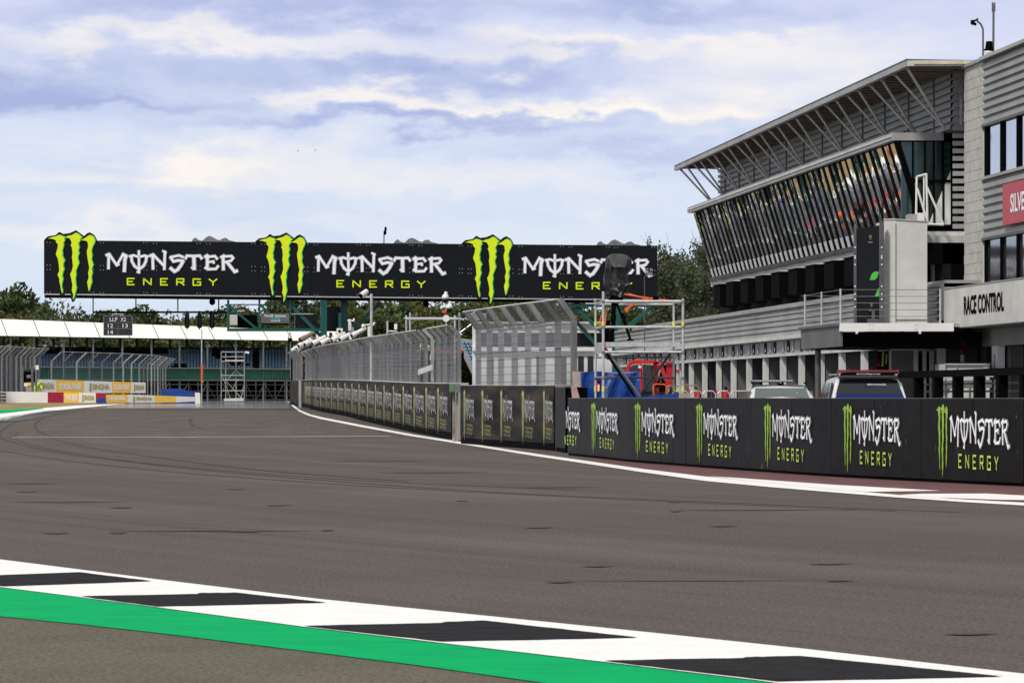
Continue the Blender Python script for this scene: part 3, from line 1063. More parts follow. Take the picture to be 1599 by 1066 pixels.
# upper storey
mb = MB()
ribbed(mb, 23.8, D0, 130.6, 9.44, 11.22, 'clad', .235, .06, .4)
bbox(mb, 24.21, 33, D0, 130.6, 9.44, 11.22, 'clad')
ribbed_end(mb, D0, 23.86, 25.5, 6.4, 11.22, 'clad', .235, .05)
mb.build('upper_cladding', pb)
mb = MB()
for k in range(13):
    d = 128.8 - k * 3.2
    bbox(mb, 23.755, 23.80, d, d + .07, 9.44, 11.2, 'galv_dark')
mb.build('cladding_strips', pb)
# roof
mb = MB()
mb.hexa([FB(22.06, 89.9, 11.30), FB(24.9, 89.9, 11.22), FB(24.9, 131.2, 11.22), FB(22.06, 131.2, 11.30), FB(22.0, 89.85, 11.36), FB(25, 89.85, 11.30), FB(25, 131.25, 11.30), FB(22.0, 131.25, 11.36)], 'clad')
bbox(mb, 24.9, 34, D0 - 1, 131, 11.23, 11.33, 'clad')
mb.build('roof', pb)
mb = MB()
mb.hexa([FB(22.16, 90.05, 11.24), FB(23.79, 90.05, 11.20), FB(23.79, 131.1, 11.20), FB(22.16, 131.1, 11.24), FB(22.16, 90.05, 11.285), FB(23.79, 90.05, 11.255), FB(23.79, 131.1, 11.255), FB(22.16, 131.1, 11.285)], 'soffit')
d = 90.3
while d < 131:
    bbox(mb, 22.17, 23.79, d, d + .05, 11.17, 11.235, 'soffit')
    d += .82
mb.build('roof_soffit', pb)
mb = MB()
bbox(mb, 22.0, 22.15, 89.9, 131.2, 11.14, 11.295, 'clad')
bbox(mb, 22.02, 25.0, 89.78, 89.84, 11.14, 11.30, 'offwhite')
bbox(mb, 22.2, 24.8, 89.7, 89.77, 11.19, 11.27, 'cream')
mb.build('roof_fascia', pb)
for k in range(13):
    db = 92.0 + k * 3.2
    for off in (-1.75, -.15):
        if db + off < 90.0: off = 90.0 - db + .1
        mb = MB()
        top = FB(22.12, db + off, 11.13); bot = FB(23.72, db, 9.45)
        mb.tube(bot, top, .042, 'galv_light', 8)
        bbox(mb, 22.1, 22.2, db + off - .05, db + off + .05, 11.06, 11.15, 'galv')
        mb.build('roof_strut', pb)
# far gable
# ---- roof access guard frame at the glazed corner
gr = thing('access_ladder_frame', FB(22.6, 92.0, 6.4), 'white tubular access ladder frame beside the glazed corner above the pale stair column', 'ladder')
mb = MB()
A = lambda px, py: at(px, py, 92.0)
mb.path([A(1431, 340), A(1432, 276), A(1447, 272), A(1449, 352)], .035, 'white', 6)
mb.path([A(1433, 294), A(1450, 350), A(1474, 351), A(1448, 292)], .035, 'white', 6)
mb.tube(A(1449, 352) + Vector((0, .8, 0)), A(1449, 272) + Vector((0, .8, 0)), .03, 'white', 6)
mb.tube(A(1447, 272), A(1449, 272) + Vector((0, .8, 0)), .03, 'white', 6)
mb.tube(A(1449, 352), A(1449, 352) + Vector((0, .8, 0)), .03, 'white', 6)
mb.build('side_rails', gr)
mb = MB()
mb.box(A(1417, 0).x, A(1431, 0).x, 91.8, 92.4, 6.45, 6.85, 'clad')
mb.box(A(1431.3, 0).x, A(1441, 0).x, 91.7, 92.4, 6.4, 6.88, 'white')
mb.build('step_box', gr)

# ---- terrace on posts
tr = thing('viewing_terrace', FB(19.3, 86, 2.6), 'dark skirted terrace with white edge beam and wire railing jutting out from the pit building', 'balcony')
mb = MB()
bbox(mb, 19.2, 23.6, 86.06, 91.5, 3.28, 3.38, 'concrete')
mb.build('deck', tr)
mb = MB()
bbox(mb, 19.15, 22.4, 85.95, 86.05, 3.15, 3.385, 'white')
for a in (20.0, 20.06, 21.3, 21.36):
    for z in (3.2, 3.32):
        bbox(mb, a, a + .015, 85.94, 85.949, z, z + .015, 'black')
bbox(mb, 19.6, 19.66, 85.93, 86.0, 3.08, 3.15, 'white'); bbox(mb, 21.4, 21.46, 85.93, 86.0, 3.08, 3.15, 'white')
mb.build('edge_beam', tr)
mb = MB()
for k in range(8):
    d = 86.1 + k * .68
    bbox(mb, 19.2, 19.26, d, d + .67, 2.72, 3.30, 'door_grey')
bbox(mb, 19.14, 19.3, 86.0, 91.6, 3.31, 3.39, 'galv_dark')
mb.build('skirt', tr)
mb = MB()
bbox(mb, 19.27, 23.3, 86.3, 91.4, 2.70, 3.14, 'black')
mb.build('underside', tr)
posts = [(19.2, 86.1), (19.2, 88.6), (19.2, 90.9), (19.3, 91.4), (22.05, 86.1)]
for a, d in posts:
    mb = MB()
    mb.tube(FB(a, d, 3.38), FB(a, d, 4.37), .03, 'galv_light', 8)
    mb.build('railing_post', tr)
mb = MB()
for k in range(5):
    z = 3.58 + k * .19
    mb.tube(FB(19.2, 86.1, z), FB(22.05, 86.1, z), .009, 'galv', 5)
    mb.path([FB(19.2, 86.1, z), FB(19.2, 91.4, z), FB(23.6, 91.4, z)], .009, 'galv', 5)
mb.build('railing_wires', tr)
for px in (19.5, 22.6):
    mb = MB()
    mb.tube(FB(px, 90.5, 0), FB(px, 90.5, 2.7), .09, 'galv_dark')
    mb.build('support_post', tr)
stc = thing('stair_column', FB(21.4, 87.6, 3.38), 'tall pale grey metal column on the terrace beside the black logo boards', 'enclosure')
mb = MB()
mb.hexa([FB(20.80, 87.62, 3.38), FB(21.06, 87.3, 3.38), FB(21.98, 87.3, 3.38), FB(21.98, 88.6, 3.38), FB(20.80, 87.62, 6.42), FB(21.06, 87.3, 6.40), FB(21.98, 87.3, 6.34), FB(21.98, 88.6, 6.34)], 'wall_pale')
bbox(mb, 20.8, 21.0, 87.7, 88.6, 3.385, 6.38, 'offwhite')
mb.build('metal_casing', stc)
mb = MB()
mb.hexa([FB(20.78, 87.6, 6.425), FB(21.05, 87.27, 6.41), FB(22.0, 87.27, 6.345), FB(22.0, 88.6, 6.345), FB(20.78, 87.6, 6.46), FB(21.05, 87.27, 6.445), FB(22.0, 87.27, 6.38), FB(22.0, 88.6, 6.38)], 'galv_light')
mb.build('cap', stc)
mb = MB()
bbox(mb, 21.08, 21.96, 87.275, 87.295, 3.5, 3.53, 'galv')
bbox(mb, 21.058, 21.066, 87.27, 87.297, 3.4, 6.3, 'galv')
mb.build('seam_trim', stc)

bs = thing('logo_board', FB(20.3, 87.2, 3.38), 'tall black board with green shapes and small claw marks standing on the terrace', 'sign')


def onboard(px, py, wd=0.0):
    return at(px, py, 87.2 - wd)


mb = MB()
mb.prism([(1338, 505), (1338, 357), (1373.5, 352), (1373.5, 505)], onboard, .0, -.12, 'black_gloss')
mb.build('panel', bs)
for (x0, x1, y0, y1) in ((1333.5, 1337.9, 352, 505), (1373.6, 1381.0, 344, 505)):
    mb = MB()
    mb.prism([(x0, y1), (x0, y0), (x1, y0 + 1), (x1, y1)], onboard, .06, -.14, 'galv_dark')
    xm = (x0 + x1) / 2
    for yy in (385, 399, 402, 412, 446, 458, 466, 478):
        mb.prism([(xm - 1.1, yy + 2), (xm - 1.1, yy), (xm + 1.1, yy), (xm + 1.1, yy + 2)], onboard, .075, .065, 'print_white')
    mb.build('edge_post', bs)
mb = MB()
mb.prism([(1358.5, 437), (1362, 427), (1366, 424), (1373.4, 424), (1370, 434), (1366, 437)], onboard, .012, .004, 'sign_green')
mb.prism([(1366.5, 462.4), (1371, 452), (1373.4, 448.5), (1373.4, 462.4)], onboard, .012, .004, 'sign_green')
mb.build('green_shapes', bs)
mb = MB()
for (cx, cy, s) in ((1359.5, 367, .068), (1361, 473, .06)):
    def fm(x, y, wd, cx=cx, cy=cy, s=s):
        return onboard(cx + (x - 113) * s, cy + (y - 362) * s * 1.15, wd + .01)
    for c in CLAWS:
        mb.prism(c, fm, .004, 0, 'gold')
    mb.prism([(cx - 3.5, cy + 12), (cx - 3.5, cy + 10.6), (cx + 3.5, cy + 10.6), (cx + 3.5, cy + 12)], onboard, .014, .004, 'print_grey')
mb.build('claw_marks', bs)
lec = MB()
lec.box(at(1355, 0, 86.9).x, at(1379, 0, 86.9).x, 86.8, 87.1, 3.38, 3.53, 'galv_dark')
lec.box(at(1362, 0, 86.9).x, at(1366.5, 0, 86.9).x, 86.9, 87.0, 3.53, 3.80, 'galv_dark')
o = lec.build('deck_stand', origin=at(1365, 505, 86.9))
tag(o, 'small dark grey metal stand on the terrace deck before the black board', 'stand')

# ---- second building with the race control sign
b2 = thing('control_building', FB(24, 85, 0), 'tall grey control building with blockwork corner and ribbon windows at the right edge', 'building')
zt = 1.25 + .4147 * 23.8
mb = MB()
vb0, vb1 = 88.1, 90.1
bbox(mb, 23.80, 26, vb0, vb1, 4.0, zt - .04, 'wall_pale')
rowh = .30
z = 4.0; r_ = 0
while z < zt - .3:
    n = 3
    for q in range(4):
        d0 = vb0 + q * .55 - (0.27 if r_ % 2 else 0)
        d1 = min(d0 + .54, vb1); d0 = max(d0, vb0)
        if d1 - d0 > .05:
            bbox(mb, 23.785, 23.799, d0, d1 - .012, z + .012, z + rowh, 'block_a' if (r_ * 3 + q) % 3 else 'block_b')
    z += rowh + .004; r_ += 1
mb.build('blockwork_pier', b2)
mb = MB()
bbox(mb, 23.7, 26, vb0 - .02, vb1 + .05, zt - .035, zt + .06, 'clad')
bbox(mb, 23.68, 26, 62, vb0 - .03, zt - .02, zt + .08, 'clad_light')
mb.build('parapet_cap', b2)
mb = MB()
ribbed(mb, 23.8, 62, vb0 - .01, 9.24, zt - .03, 'clad', .235, .06, .5)
ribbed(mb, 23.8, 62, vb0 - .01, 5.93, 7.6, 'clad', .235, .06, .5)
mb.build('profiled_cladding', b2)
mb = MB()
bbox(mb, 24.4, 34, 62, vb1, 0, zt - .05, 'wall_pale')
bbox(mb, 24.1, 34, 62, vb0, 4.0, zt - .06, 'black')
mb.build('core_walls', b2)
for (z0, z1, mname) in ((7.70, 9.15, 'grey_glass'), (4.45, 5.84, 'dark_glass')):
    mb = MB()
    bbox(mb, 23.76, 24.0, 62, vb0 - .02, z1 + .003, z1 + .08, 'galv_dark')
    bbox(mb, 23.74, 24.0, 62, vb0 - .02, z0 - .09, z0 - .003, 'clad')
    mb.build('window_trim', b2)
    d = vb0 - .25
    while d > 64:
        mb = MB()
        bbox(mb, 23.88, 23.95, d - 1.62, d, z0, z1, mname)
        pw = mb.build('window_pane', b2)
        mb = MB()
        bbox(mb, 23.80, 23.97, d - .05 + .003, d + .06, z0, z1, 'black')
        mb.build('window_mullion', b2)
        d -= 1.66
sg = thing('race_control_sign', FB(22.6, 84, 3.27), 'long pale sign box reading RACE CONTROL along the control building', 'sign')
mb = MB()
bbox(mb, 22.6, 23.75, 68, 87.8, 3.27, 4.41, 'wall_pale')
bbox(mb, 22.58, 23.75, 68, 87.82, 4.413, 4.44, 'clad_light')
bbox(mb, 22.58, 23.75, 68, 87.82, 3.24, 3.267, 'galv_dark')
mb.build('sign_box', sg)


def facef(a, d_left, zb):
    return lambda u, v, wd: FB(a - wd, d_left - u, zb + v)


mb = MB()
dl, dr = pd(1506, 22.6), pd(1568.5, 22.6)
put_text(mb, 'RACE CONTROL', facef(22.6, dl, 0), 0, dl - dr, 3.60, 4.14, .012, 'black', .035)
mb.build('lettering', sg)
sv = thing('venue_sign', FB(23.7, 83, 6.1), 'faded red panel with white capitals fixed to the control building cladding', 'sign')
mb = MB()
dl = pd(1567, 23.7)
bbox(mb, 23.68, 23.79, dl - 5.4, dl, 6.14, 7.30, 'sign_red')
mb.build('panel', sv)
mb = MB()
t0 = pd(1580, 23.7)
put_text(mb, 'SILVERSTONE', facef(23.68, t0, 0), 0, 3.65, 6.45, 6.98, .012, 'print_white', .02)
mb.build('lettering', sv)
# ground floor of the control building
mb = MB()
vribbed(mb, 23.6, 62, pd(1511, 23.6), 2.74, 3.23, 'clad_light', .12, .03, .55)
mb.build('ribbed_fascia', b2)
mb = MB()
bbox(mb, 23.5, 23.9, pd(1511, 23.6) + .02, pd(1505, 23.6) + .2, 0, 3.23, 'clad')
mb.build('corner_post', b2)
for px0, px1, m_ in ((1513, 1518, 'door_grey'), (1519, 1526, 'black'), (1527, 1540, 'door_grey'), (1541, 1548, 'door_dark'), (1549, 1558.5, 'white'), (1559.5, 1578, 'door_grey'), (1579, 1598, 'door_dark'), (1600, 1612, 'door_grey'), (1613, 1640, 'door_dark'), (1641, 1655, 'white')):
    mb = MB()
    a = 23.62 if m_ == 'white' else 23.9
    bbox(mb, a, a + .2, pd(px1, a), pd(px0, a), 0, 2.735, m_)
    if m_ == 'white':
        d = (pd(px1, a) + pd(px0, a)) / 2
        bbox(mb, a - .006, a - .001, d - .06, d + .06, 1.65, 2.5, 'red' if px0 > 1600 else 'print_grey')
    mb.build('door_panel' if m_ != 'white' else 'pillar', b2)
# roof instruments
wsn = thing('weather_station', FB(23.9, 88.6, zt), 'black weather station with wind vane and louvred screen on the building roof', 'weather station')
W_ = lambda px, py: at(px, py, 88.9)
mb = MB()
mb.path([W_(1535.5, 95), W_(1535.5, 46), W_(1532, 38), W_(1526, 33)], .03, 'galv_dark', 6)
mb.build('mast', wsn)
mb = MB()
mb.sphere(W_(1519.5, 36), .07, 'black', 8, 6); mb.sphere(W_(1523, 38), .05, 'black', 8, 6)
mb.tube(W_(1516, 33), W_(1528, 31), .02, 'black', 6)
mb.prism([(1521, 34), (1526, 29), (1528.5, 28), (1526, 33)], lambda x, y, q: W_(x, y) + Vector((0, q, 0)), 0, .03, 'black')
mb.build('wind_vane', wsn)
mb = MB()
mb.tube(W_(1545, 80), W_(1545, 65), .13, 'black', 10, .09)
mb.tube(W_(1544, 83), W_(1544, 80.2), .12, 'white', 10)
mb.tube(W_(1536, 78), W_(1541, 78), .025, 'black', 6)
mb.build('louvred_screen', wsn)
an = thing('antenna_mast', FB(24.0, 88.0, zt), 'thin grey antenna mast standing on the roof beside the weather station', 'antenna')
mb = MB()
mb.tube(W_(1551.5, 92), W_(1552, 6), .035, 'galv_dark', 6)
mb.build('mast', an)
mb = MB()
for yy in (4, 9, 14):
    mb.tube(W_(1550.3, yy + 5), W_(1550.3, yy), .025, 'galv_dark', 6)
    mb.tube(W_(1554, yy + 4), W_(1554, yy), .02, 'galv_dark', 6)
mb.build('aerials', an)

# ---- low cabin under the terrace
cb_ = thing('grey_cabin', FB(21.5, 92.0, 0), 'grey panelled cabin with white framed doors tucked below the terrace', 'cabin')
C_ = lambda px, py, wd=0: at(px, py, 89.5 - wd)
mb = MB()
mb.box(C_(1391, 0).x, C_(1470, 0).x, 89.5, 92.5, 0, 2.70, 'door_grey')
mb.build('cabin_wall', cb_)
mb = MB()
for x0, x1, y0, y1 in ((1389, 1392.5, 545, 650), (1427, 1434, 547, 650), (1441, 1447, 546, 650), (1451.5, 1459, 545, 650), (1466.5, 1470.5, 544, 650), (1389, 1470.5, 543, 547)):
    mb.prism([(x0, y1), (x0, y0), (x1, y0), (x1, y1)], C_, .08, .005, 'offwhite')
mb.build('frame', cb_)
mb = MB()
for x0, x1 in ((1435, 1440), (1447.3, 1451)):
    mb.prism([(x0, 650), (x0, 550), (x1, 550), (x1, 650)], C_, .03, .01, 'black')
mb.build('door_gap', cb_)
gb_ = thing('claw_banner', C_(1381, 585), 'narrow grey banner with lime claw marks standing left of the grey cabin', 'banner')
mb = MB()
mb.prism([(1370, 650), (1370, 548), (1388.5, 548), (1388.5, 650)], C_, .10, .06, 'clad_dark')
mb.build('panel', gb_)
mb = MB()
mb.prism([(1377, 572), (1378, 550), (1381, 549), (1380, 572)], C_, .115, .105, 'leaf_lime')
mb.prism([(1383, 568), (1384, 553), (1386, 553), (1385, 568)], C_, .115, .105, 'leaf_lime')
mb.prism([(1370.5, 572), (1372, 560), (1374, 572)], C_, .115, .105, 'crimson')
mb.build('claw_print', gb_)
sk = thing('grey_container', at(1510, 621, 85.5), 'low pale grey metal container behind the black paddock fence', 'container')
mb = MB()
S_ = lambda px, py, wd=0: at(px, py, 85.5 - wd)
mb.box(S_(1476, 0).x, S_(1546, 0).x, 85.5, 87.5, 0, CH + (HZ - 568) / F * 85.5, 'wall_pale')
mb.build('body', sk)
mb = MB()
for x in (1476, 1494, 1545):
    mb.prism([(x, 660), (x, 567), (x + 1.2, 567), (x + 1.2, 660)], S_, .05, .003, 'clad')
mb.prism([(1476, 569.6), (1476, 567.4), (1547, 567.4), (1547, 569.6)], S_, .07, .003, 'galv_light')
mb.prism([(1536, 575), (1536, 571), (1543, 571), (1543, 575)], S_, .012, .002, 'white')
mb.build('frame_rails', sk)
# ---- black paddock fence (20.5 line)
pf = thing('paddock_fence', FB(20.5, 80, 0), 'black post and rail fence with silver inner rails in front of the control building', 'fence')
for k in range(14):
    d = pd(1434.7, 20.5) - k * 2.06
    mb = MB()
    bbox(mb, 20.38, 20.62, d - .12, d + .12, 0, 1.92, 'black')
    mb.build('post', pf)
mb = MB()
bbox(mb, 20.36, 20.64, 52, 84.2, 1.80, 1.98, 'black')
mb.build('top_rail', pf)
mb = MB()
for z in (.25, .6, 1.42, 1.62):
    mb.tube(FB(20.8, 52, z), FB(20.8, 84, z), .03, 'galv', 6)
mb.build('inner_rail', pf)
mb = MB()
for k in range(12):
    d = 83 - k * 2.4
    mb.tube(FB(20.8, d, 0), FB(20.8, d, 1.7), .035, 'offwhite', 6)
mb.build('inner_post', pf)
hb = MB()
p = at(1504, 606, 82.5)
hb.bar(p + Vector((-.7, 0, .1)), p + Vector((.75, 0, .12)), .5, .22, 'galv', )
hb.bar(p + Vector((-.75, 0, .3)), p + Vector((.8, 0, .33)), .5, .05, 'galv_light')
for q in (-.6, .6):
    hb.tube(p + Vector((q, 0, -1.5)), p + Vector((q, 0, .3)), .03, 'galv')
hb.sphere(p + Vector((-.55, 0, -.02)), .2, 'white', 10, 8)
o = hb.build('equipment_rack', origin=Vector((p.x, p.y, 0)))
tag(o, 'silver equipment rack with rolled sheets behind the black paddock fence', 'rack')
fe_ = MB()
p = at(1503.5, 548, 88.5)
fe_.sphere(p, .09, 'red', 10, 8)
fe_.tube(p + Vector((0, 0, -.1)), p + Vector((0, 0, -.32)), .07, 'white', 8)
fe_.tube(p + Vector((0, 0, -.3)), Vector((p.x, p.y, 0)), .02, 'galv', 6)
tag(fe_.build('alarm_post', origin=(p.x, p.y, 0)), 'small red alarm bell on a post at the corner of the control building', 'alarm')

# ================================================================== DISTANT WHITE BUILDING behind the scaffold
wb = thing('paddock_building', at(850, 621, 175), 'low white building with dark ribbon window behind the debris fence', 'building')
Wb = lambda px, py, wd=0: at(px, py, 175 - wd)
mb = MB()
mb.prism([(738, 625), (738, 503), (966, 503), (966, 625)], Wb, 0, -8, 'white')
mb.build('wall', wb)
mb = MB()
mb.prism([(746, 541), (746, 519.5), (962, 519.5), (962, 541)], Wb, .05, .004, 'black_gloss')
mb.build('window', wb)
mb = MB()
mb.prism([(738, 548), (738, 542), (930, 542), (930, 548)], Wb, .3, .004, 'white')
mb.prism([(738, 505), (738, 502), (966, 502), (966, 505)], Wb, .3, .004, 'offwhite')
mb.build('cornice', wb)
for x in (762, 800, 838, 876, 903, 918):
    mb = MB()
    mb.prism([(x, 600), (x, 556), (x + 9, 556), (x + 9, 600)], Wb, .03, .003, 'door_dark')
    mb.build('door', wb)
for x in (783, 818, 855, 902):
    mb = MB()
    mb.tube(Wb(x, 512, .4), Wb(x + 9, 513, .9), .13, 'galv_light', 8)
    mb.tube(Wb(x + 4, 512, 0), Wb(x + 4, 514, .4), .05, 'galv_dark', 6)
    tag(mb.build('security_camera', origin=Wb(x, 512)), {783: 'small grey camera on the white building wall, leftmost of four', 818: 'small grey camera on the white building wall, second from left', 855: 'small grey camera on the white building wall, third from left', 902: 'small grey camera on the white building wall right of the fence'}[x], 'camera', 'cameras on the white building')

# second blue-seated stand behind the fence gap
st2 = thing('grandstand', at(728, 621, 260), 'sliver of blue seating and roof seen between the two fence sections', 'grandstand')
S2 = lambda px, py, wd=0: at(px, py, 262 - wd)
mb = MB()
mb.prism([(724, 497), (738, 489), (760, 489), (760, 497), (738, 503)], S2, 4, -6, 'clad')
mb.build('roof', st2)
mb = MB()
for k in range(8):
    y = 572 - k * 5
    x0 = 737 - k * 2.3
    for q in range(6):
        mb.box(S2(x0 + q * 6, 0).x, S2(x0 + q * 6 + 4.6, 0).x, 256 + k * .7, 256.4 + k * .7, S2(0, y).z, S2(0, y - 3.4).z, 'seat_blue')
mb.build('seats', st2)
mb = MB()
mb.prism([(713, 532), (713, 527), (760, 533), (760, 538)], S2, 1, -5, 'concrete')
mb.prism([(716, 540), (740, 590), (790, 590), (790, 575), (745, 575), (722, 536)], S2, 1.5, 1, 'concrete')
mb.build('terrace_edge', st2)
mb = MB()
for x in (742, 760):
    mb.tube(S2(x, 500), S2(x, 625), .12, 'galv', 6)
mb.tube(S2(724, 500), S2(745, 486), .15, 'galv', 6)
mb.build('roof_post', st2)


# ================================================================== GANTRY
GK = 165 / 142.0
ga = thing('sign_gantry', (0, 0, 0), 'long black advertising gantry spanning the track on green steel legs', 'gantry')
bpy.data.objects[ga.name].location = (-10, 168, 0); WM[ga.name] = Matrix.Translation((-10, 168, 0))
GR = Vector((227 / F * 145.5 * GK, 145.5 * GK, 0))
UG = Vector((-.989, -.148, 0))           # towards the left end, nearer the camera
NG = Vector((.148, -.989, 0))            # out of the face, towards the camera
GLen = 29.31 * GK


def gs(px):
    """photo column -> run along the sign from its right end"""
    k = (px - 800) / F
    return (GR.x - k * GR.y) / (-UG.x + k * UG.y) * 1.0 if False else (k * GR.y - GR.x) / (UG.x - k * UG.y)


def gz(px, py):
    s = gs(px)
    return CH + (HZ - py) / F * (GR.y + UG.y * s)


def gpt(px, py, wd=0.0):
    s = gs(px)
    return Vector((GR.x, GR.y, 0)) + UG * s + NG * wd + Vector((0, 0, gz(px, py)))


def gbox(mb, x0, x1, y0, y1, w0, w1, m):
    """box given by photo columns/rows on the sign plane and depths from the face"""
    p = [gpt(x0, y1, w0), gpt(x1, y1, w0), gpt(x1, y1, w1), gpt(x0, y1, w1), gpt(x0, y0, w0), gpt(x1, y0, w0), gpt(x1, y0, w1), gpt(x0, y0, w1)]
    mb.hexa(p, m)


def yt(x): return 375 + (x - 69) * 8.6 / 958
def yb(x): return 459.6 + (x - 69) * 9.0 / 958


edges = [69, 152, 235, 318, 404, 486, 568, 650, 727, 806, 885, 956, 1027]
for a, b in zip(edges, edges[1:]):
    for t in (0, 1):
        mb = MB()
        ya, yb_ = yt(a) + (yb(a) - yt(a)) * t * .5, yt(a) + (yb(a) - yt(a)) * (t * .5 + .5)
        yc, yd = yt(b) + (yb(b) - yt(b)) * t * .5, yt(b) + (yb(b) - yt(b)) * (t * .5 + .5)
        g = .12
        mb.hexa([gpt(a + g, yb_ - g / 2, 0), gpt(b - g, yd - g / 2, 0), gpt(b - g, yd - g / 2, -.12), gpt(a + g, yb_ - g / 2, -.12), gpt(a + g, ya, 0), gpt(b - g, yc, 0), gpt(b - g, yc, -.12), gpt(a + g, ya, -.12)], 'panel_black')
        # fixing bolts
        for fx in (.06, .12, .88, .94):
            for fy in (.08, .92):
                q = gpt(a + (b - a) * fx, ya + (yb_ - ya) * fy, .006)
                mb.obox(q, UG * .022, NG * .006, Vector((0, 0, .022)), 'print_grey')
        mb.build('sign_panel', ga)
mb = MB()
mb.hexa([gpt(69, 460.2, .02), gpt(1027, 469.2, .02), gpt(1027, 469.2, -.2), gpt(69, 460.2, -.2), gpt(69, 458.4, .02), gpt(1027, 467.6, .02), gpt(1027, 467.6, -.2), gpt(69, 458.4, -.2)], 'galv_light')
mb.hexa([gpt(70, 463.6, -.1), gpt(1026, 472.6, -.1), gpt(1026, 472.6, -1.6), gpt(70, 463.6, -1.6), gpt(70, 460.4, -.1), gpt(1026, 469.4, -.1), gpt(1026, 469.4, -1.6), gpt(70, 460.4, -1.6)], 'black')
mb.build('lower_beam', ga)
mb = MB()
mb.hexa([gpt(69, 376.4, -.14), gpt(1027, 385, -.14), gpt(1027, 385, -1.5), gpt(69, 376.4, -1.5), gpt(69, 375.2, -.14), gpt(1027, 383.8, -.14), gpt(1027, 383.8, -1.5), gpt(69, 375.2, -1.5)], 'galv_dark')
mb.build('top_frame', ga)
mb = MB()
mb.hexa([gpt(69.5, 459, -1.6), gpt(1026.5, 468, -1.6), gpt(1026.5, 468, -1.7), gpt(69.5, 459, -1.7), gpt(69.5, 376, -1.6), gpt(1026.5, 384.6, -1.6), gpt(1026.5, 384.6, -1.7), gpt(69.5, 376, -1.7)], 'panel_black')
mb.build('rear_panel', ga)
for i, (dx, sc_, dy) in enumerate(((0, 1.0, 0), (329, .985, 3.4), (651.5, .985, 6.2))):
    def fl(x, y, wd, dx=dx, sc_=sc_, dy=dy):
        return gpt(75 + (x - 75) * sc_ + dx, 375 + (y - 375) * (1.0) + dy, wd)
    mb = MB()
    mb.prism(CUT, fl, .03, -.14, 'panel_black')
    mb.prism(TIP, fl, .03, -.02, 'panel_black')
    mb.prism(TIP2, fl, .03, -.02, 'panel_black')
    mb.build('cutout_backing', ga)
    mb = MB()

    def fl2(x, y, wd, fl=fl):
        return fl(x, y, wd + .045)
    draw_logo(mb, fl2, fl2, fl2)
    mb.build('logo_print', ga)
# silhouettes of the rear-facing cut-outs
for x in (301, 620, 940):
    mb = MB()
    pts = [(x, 374), (x + 3, 369), (x + 7, 366.5), (x + 11, 370), (x + 17, 372), (x + 21, 369), (x + 24, 366), (x + 29, 364), (x + 34, 366), (x + 40, 369.5), (x + 45, 371), (x + 50, 368), (x + 55, 367), (x + 60, 371), (x + 68, 372.6), (x + 75, 376)]
    dy = (x - 301) * .009
    mb.prism([(a, b + dy + 1.6) for a, b in pts] + [(x + 75, 382 + dy), (x, 382 + dy)], gpt, -1.72, -1.84, 'galv')
    mb.build('rear_cutout', ga)
# legs (ground under them)
for px in (506.5, 541, 964):
    for wd in ((-.3,) if px != 541 else (-1.4,)):
        mb = MB()
        b = gpt(px, 500, wd)
        zg = G(b.y)
        hw = .2 if px != 506.5 else .17
        mb.obox((b.x, b.y, (zg + gz(px, 468)) / 2), UG * hw, NG * .2, Vector((0, 0, (gz(px, 468) - zg) / 2)), 'teal')
        mb.build('leg', ga)
mb = MB()
b = gpt(532, 500, -.4)
mb.obox((b.x, b.y, (G(b.y) + gz(530, 488)) / 2), UG * .07, NG * .07, Vector((0, 0, (gz(530, 488) - G(b.y)) / 2)), 'teal')
mb.build('cable_post', ga)
for (a, b_, c, d, wd) in ((449, 469, 502, 524, -.4), (598, 472, 545, 520, -1.3), (895, 474, 960, 534, -.4), (1028, 474, 970, 520, -.4), (880, 472, 958, 560, -1.2)):
    mb = MB()
    mb.bar(gpt(a, b_, wd), gpt(c, d, wd), .16, .2, 'teal')
    mb.build('brace', ga)
mb = MB()
mb.hexa([gpt(560, 476, -.2), gpt(1020, 479, -.2), gpt(1020, 479, -.6), gpt(560, 476, -.6), gpt(560, 472.6, -.2), gpt(1020, 475.6, -.2), gpt(1020, 475.6, -.6), gpt(560, 472.6, -.6)], 'teal') if False else None
gbox(mb, 880, 1018, 474, 479, -.2, -.5, 'teal')
mb.build('cross_beam', ga)
# green lower frame with the screen
mb = MB()
for (x0, x1, y0, y1) in ((355.6, 359, 468, 517), (404.6, 407.6, 468, 515), (452.8, 455, 468, 515)):
    gbox(mb, x0, x1, y0, y1, -.2, -.4, 'teal')
gbox(mb, 355.6, 502, 512.4, 517, -.18, -.45, 'teal')
mb.bar(gpt(359, 478, -.3), gpt(402, 513, -.3), .1, .12, 'teal')
mb.bar(gpt(407, 476, -.3), gpt(422, 488, -.3), .1, .12, 'teal')
mb.build('lower_frame', ga)
mb = MB()
gbox(mb, 359, 503, 474.2, 476, -.5, -.6, 'galv_dark')
gbox(mb, 359.4, 371.5, 491, 507, -.22, -.35, 'wall_pale')
gbox(mb, 372, 403, 491, 511.5, -.5, -.7, 'black')
gbox(mb, 371.5, 383, 484, 486, -.22, -.3, 'galv_light')
gbox(mb, 456, 490, 489.2, 490.4, -.22, -.3, 'galv_light')
mb.build('equipment_boxes', ga)
mb = MB()
gbox(mb, 462.5, 498, 491, 513.5, -.6, -.9, 'black_gloss')
mb.build('dark_screen', ga)
mb = MB()
gbox(mb, 508, 541.5, 477, 516, -1.9, -2.2, 'black_gloss')
mb.build('rear_screen', ga)
ts_ = thing('timing_screen', gpt(430, 504, -.15), 'small dark grey timing screen with three lines of dotted text under the gantry', 'screen')
mb = MB()
gbox(mb, 408.4, 452, 489, 504.4, -.1, -.35, 'door_grey')
gbox(mb, 409.5, 451, 504.6, 507, -.12, -.35, 'black')
mb.build('screen_case', ts_)
mb = MB()
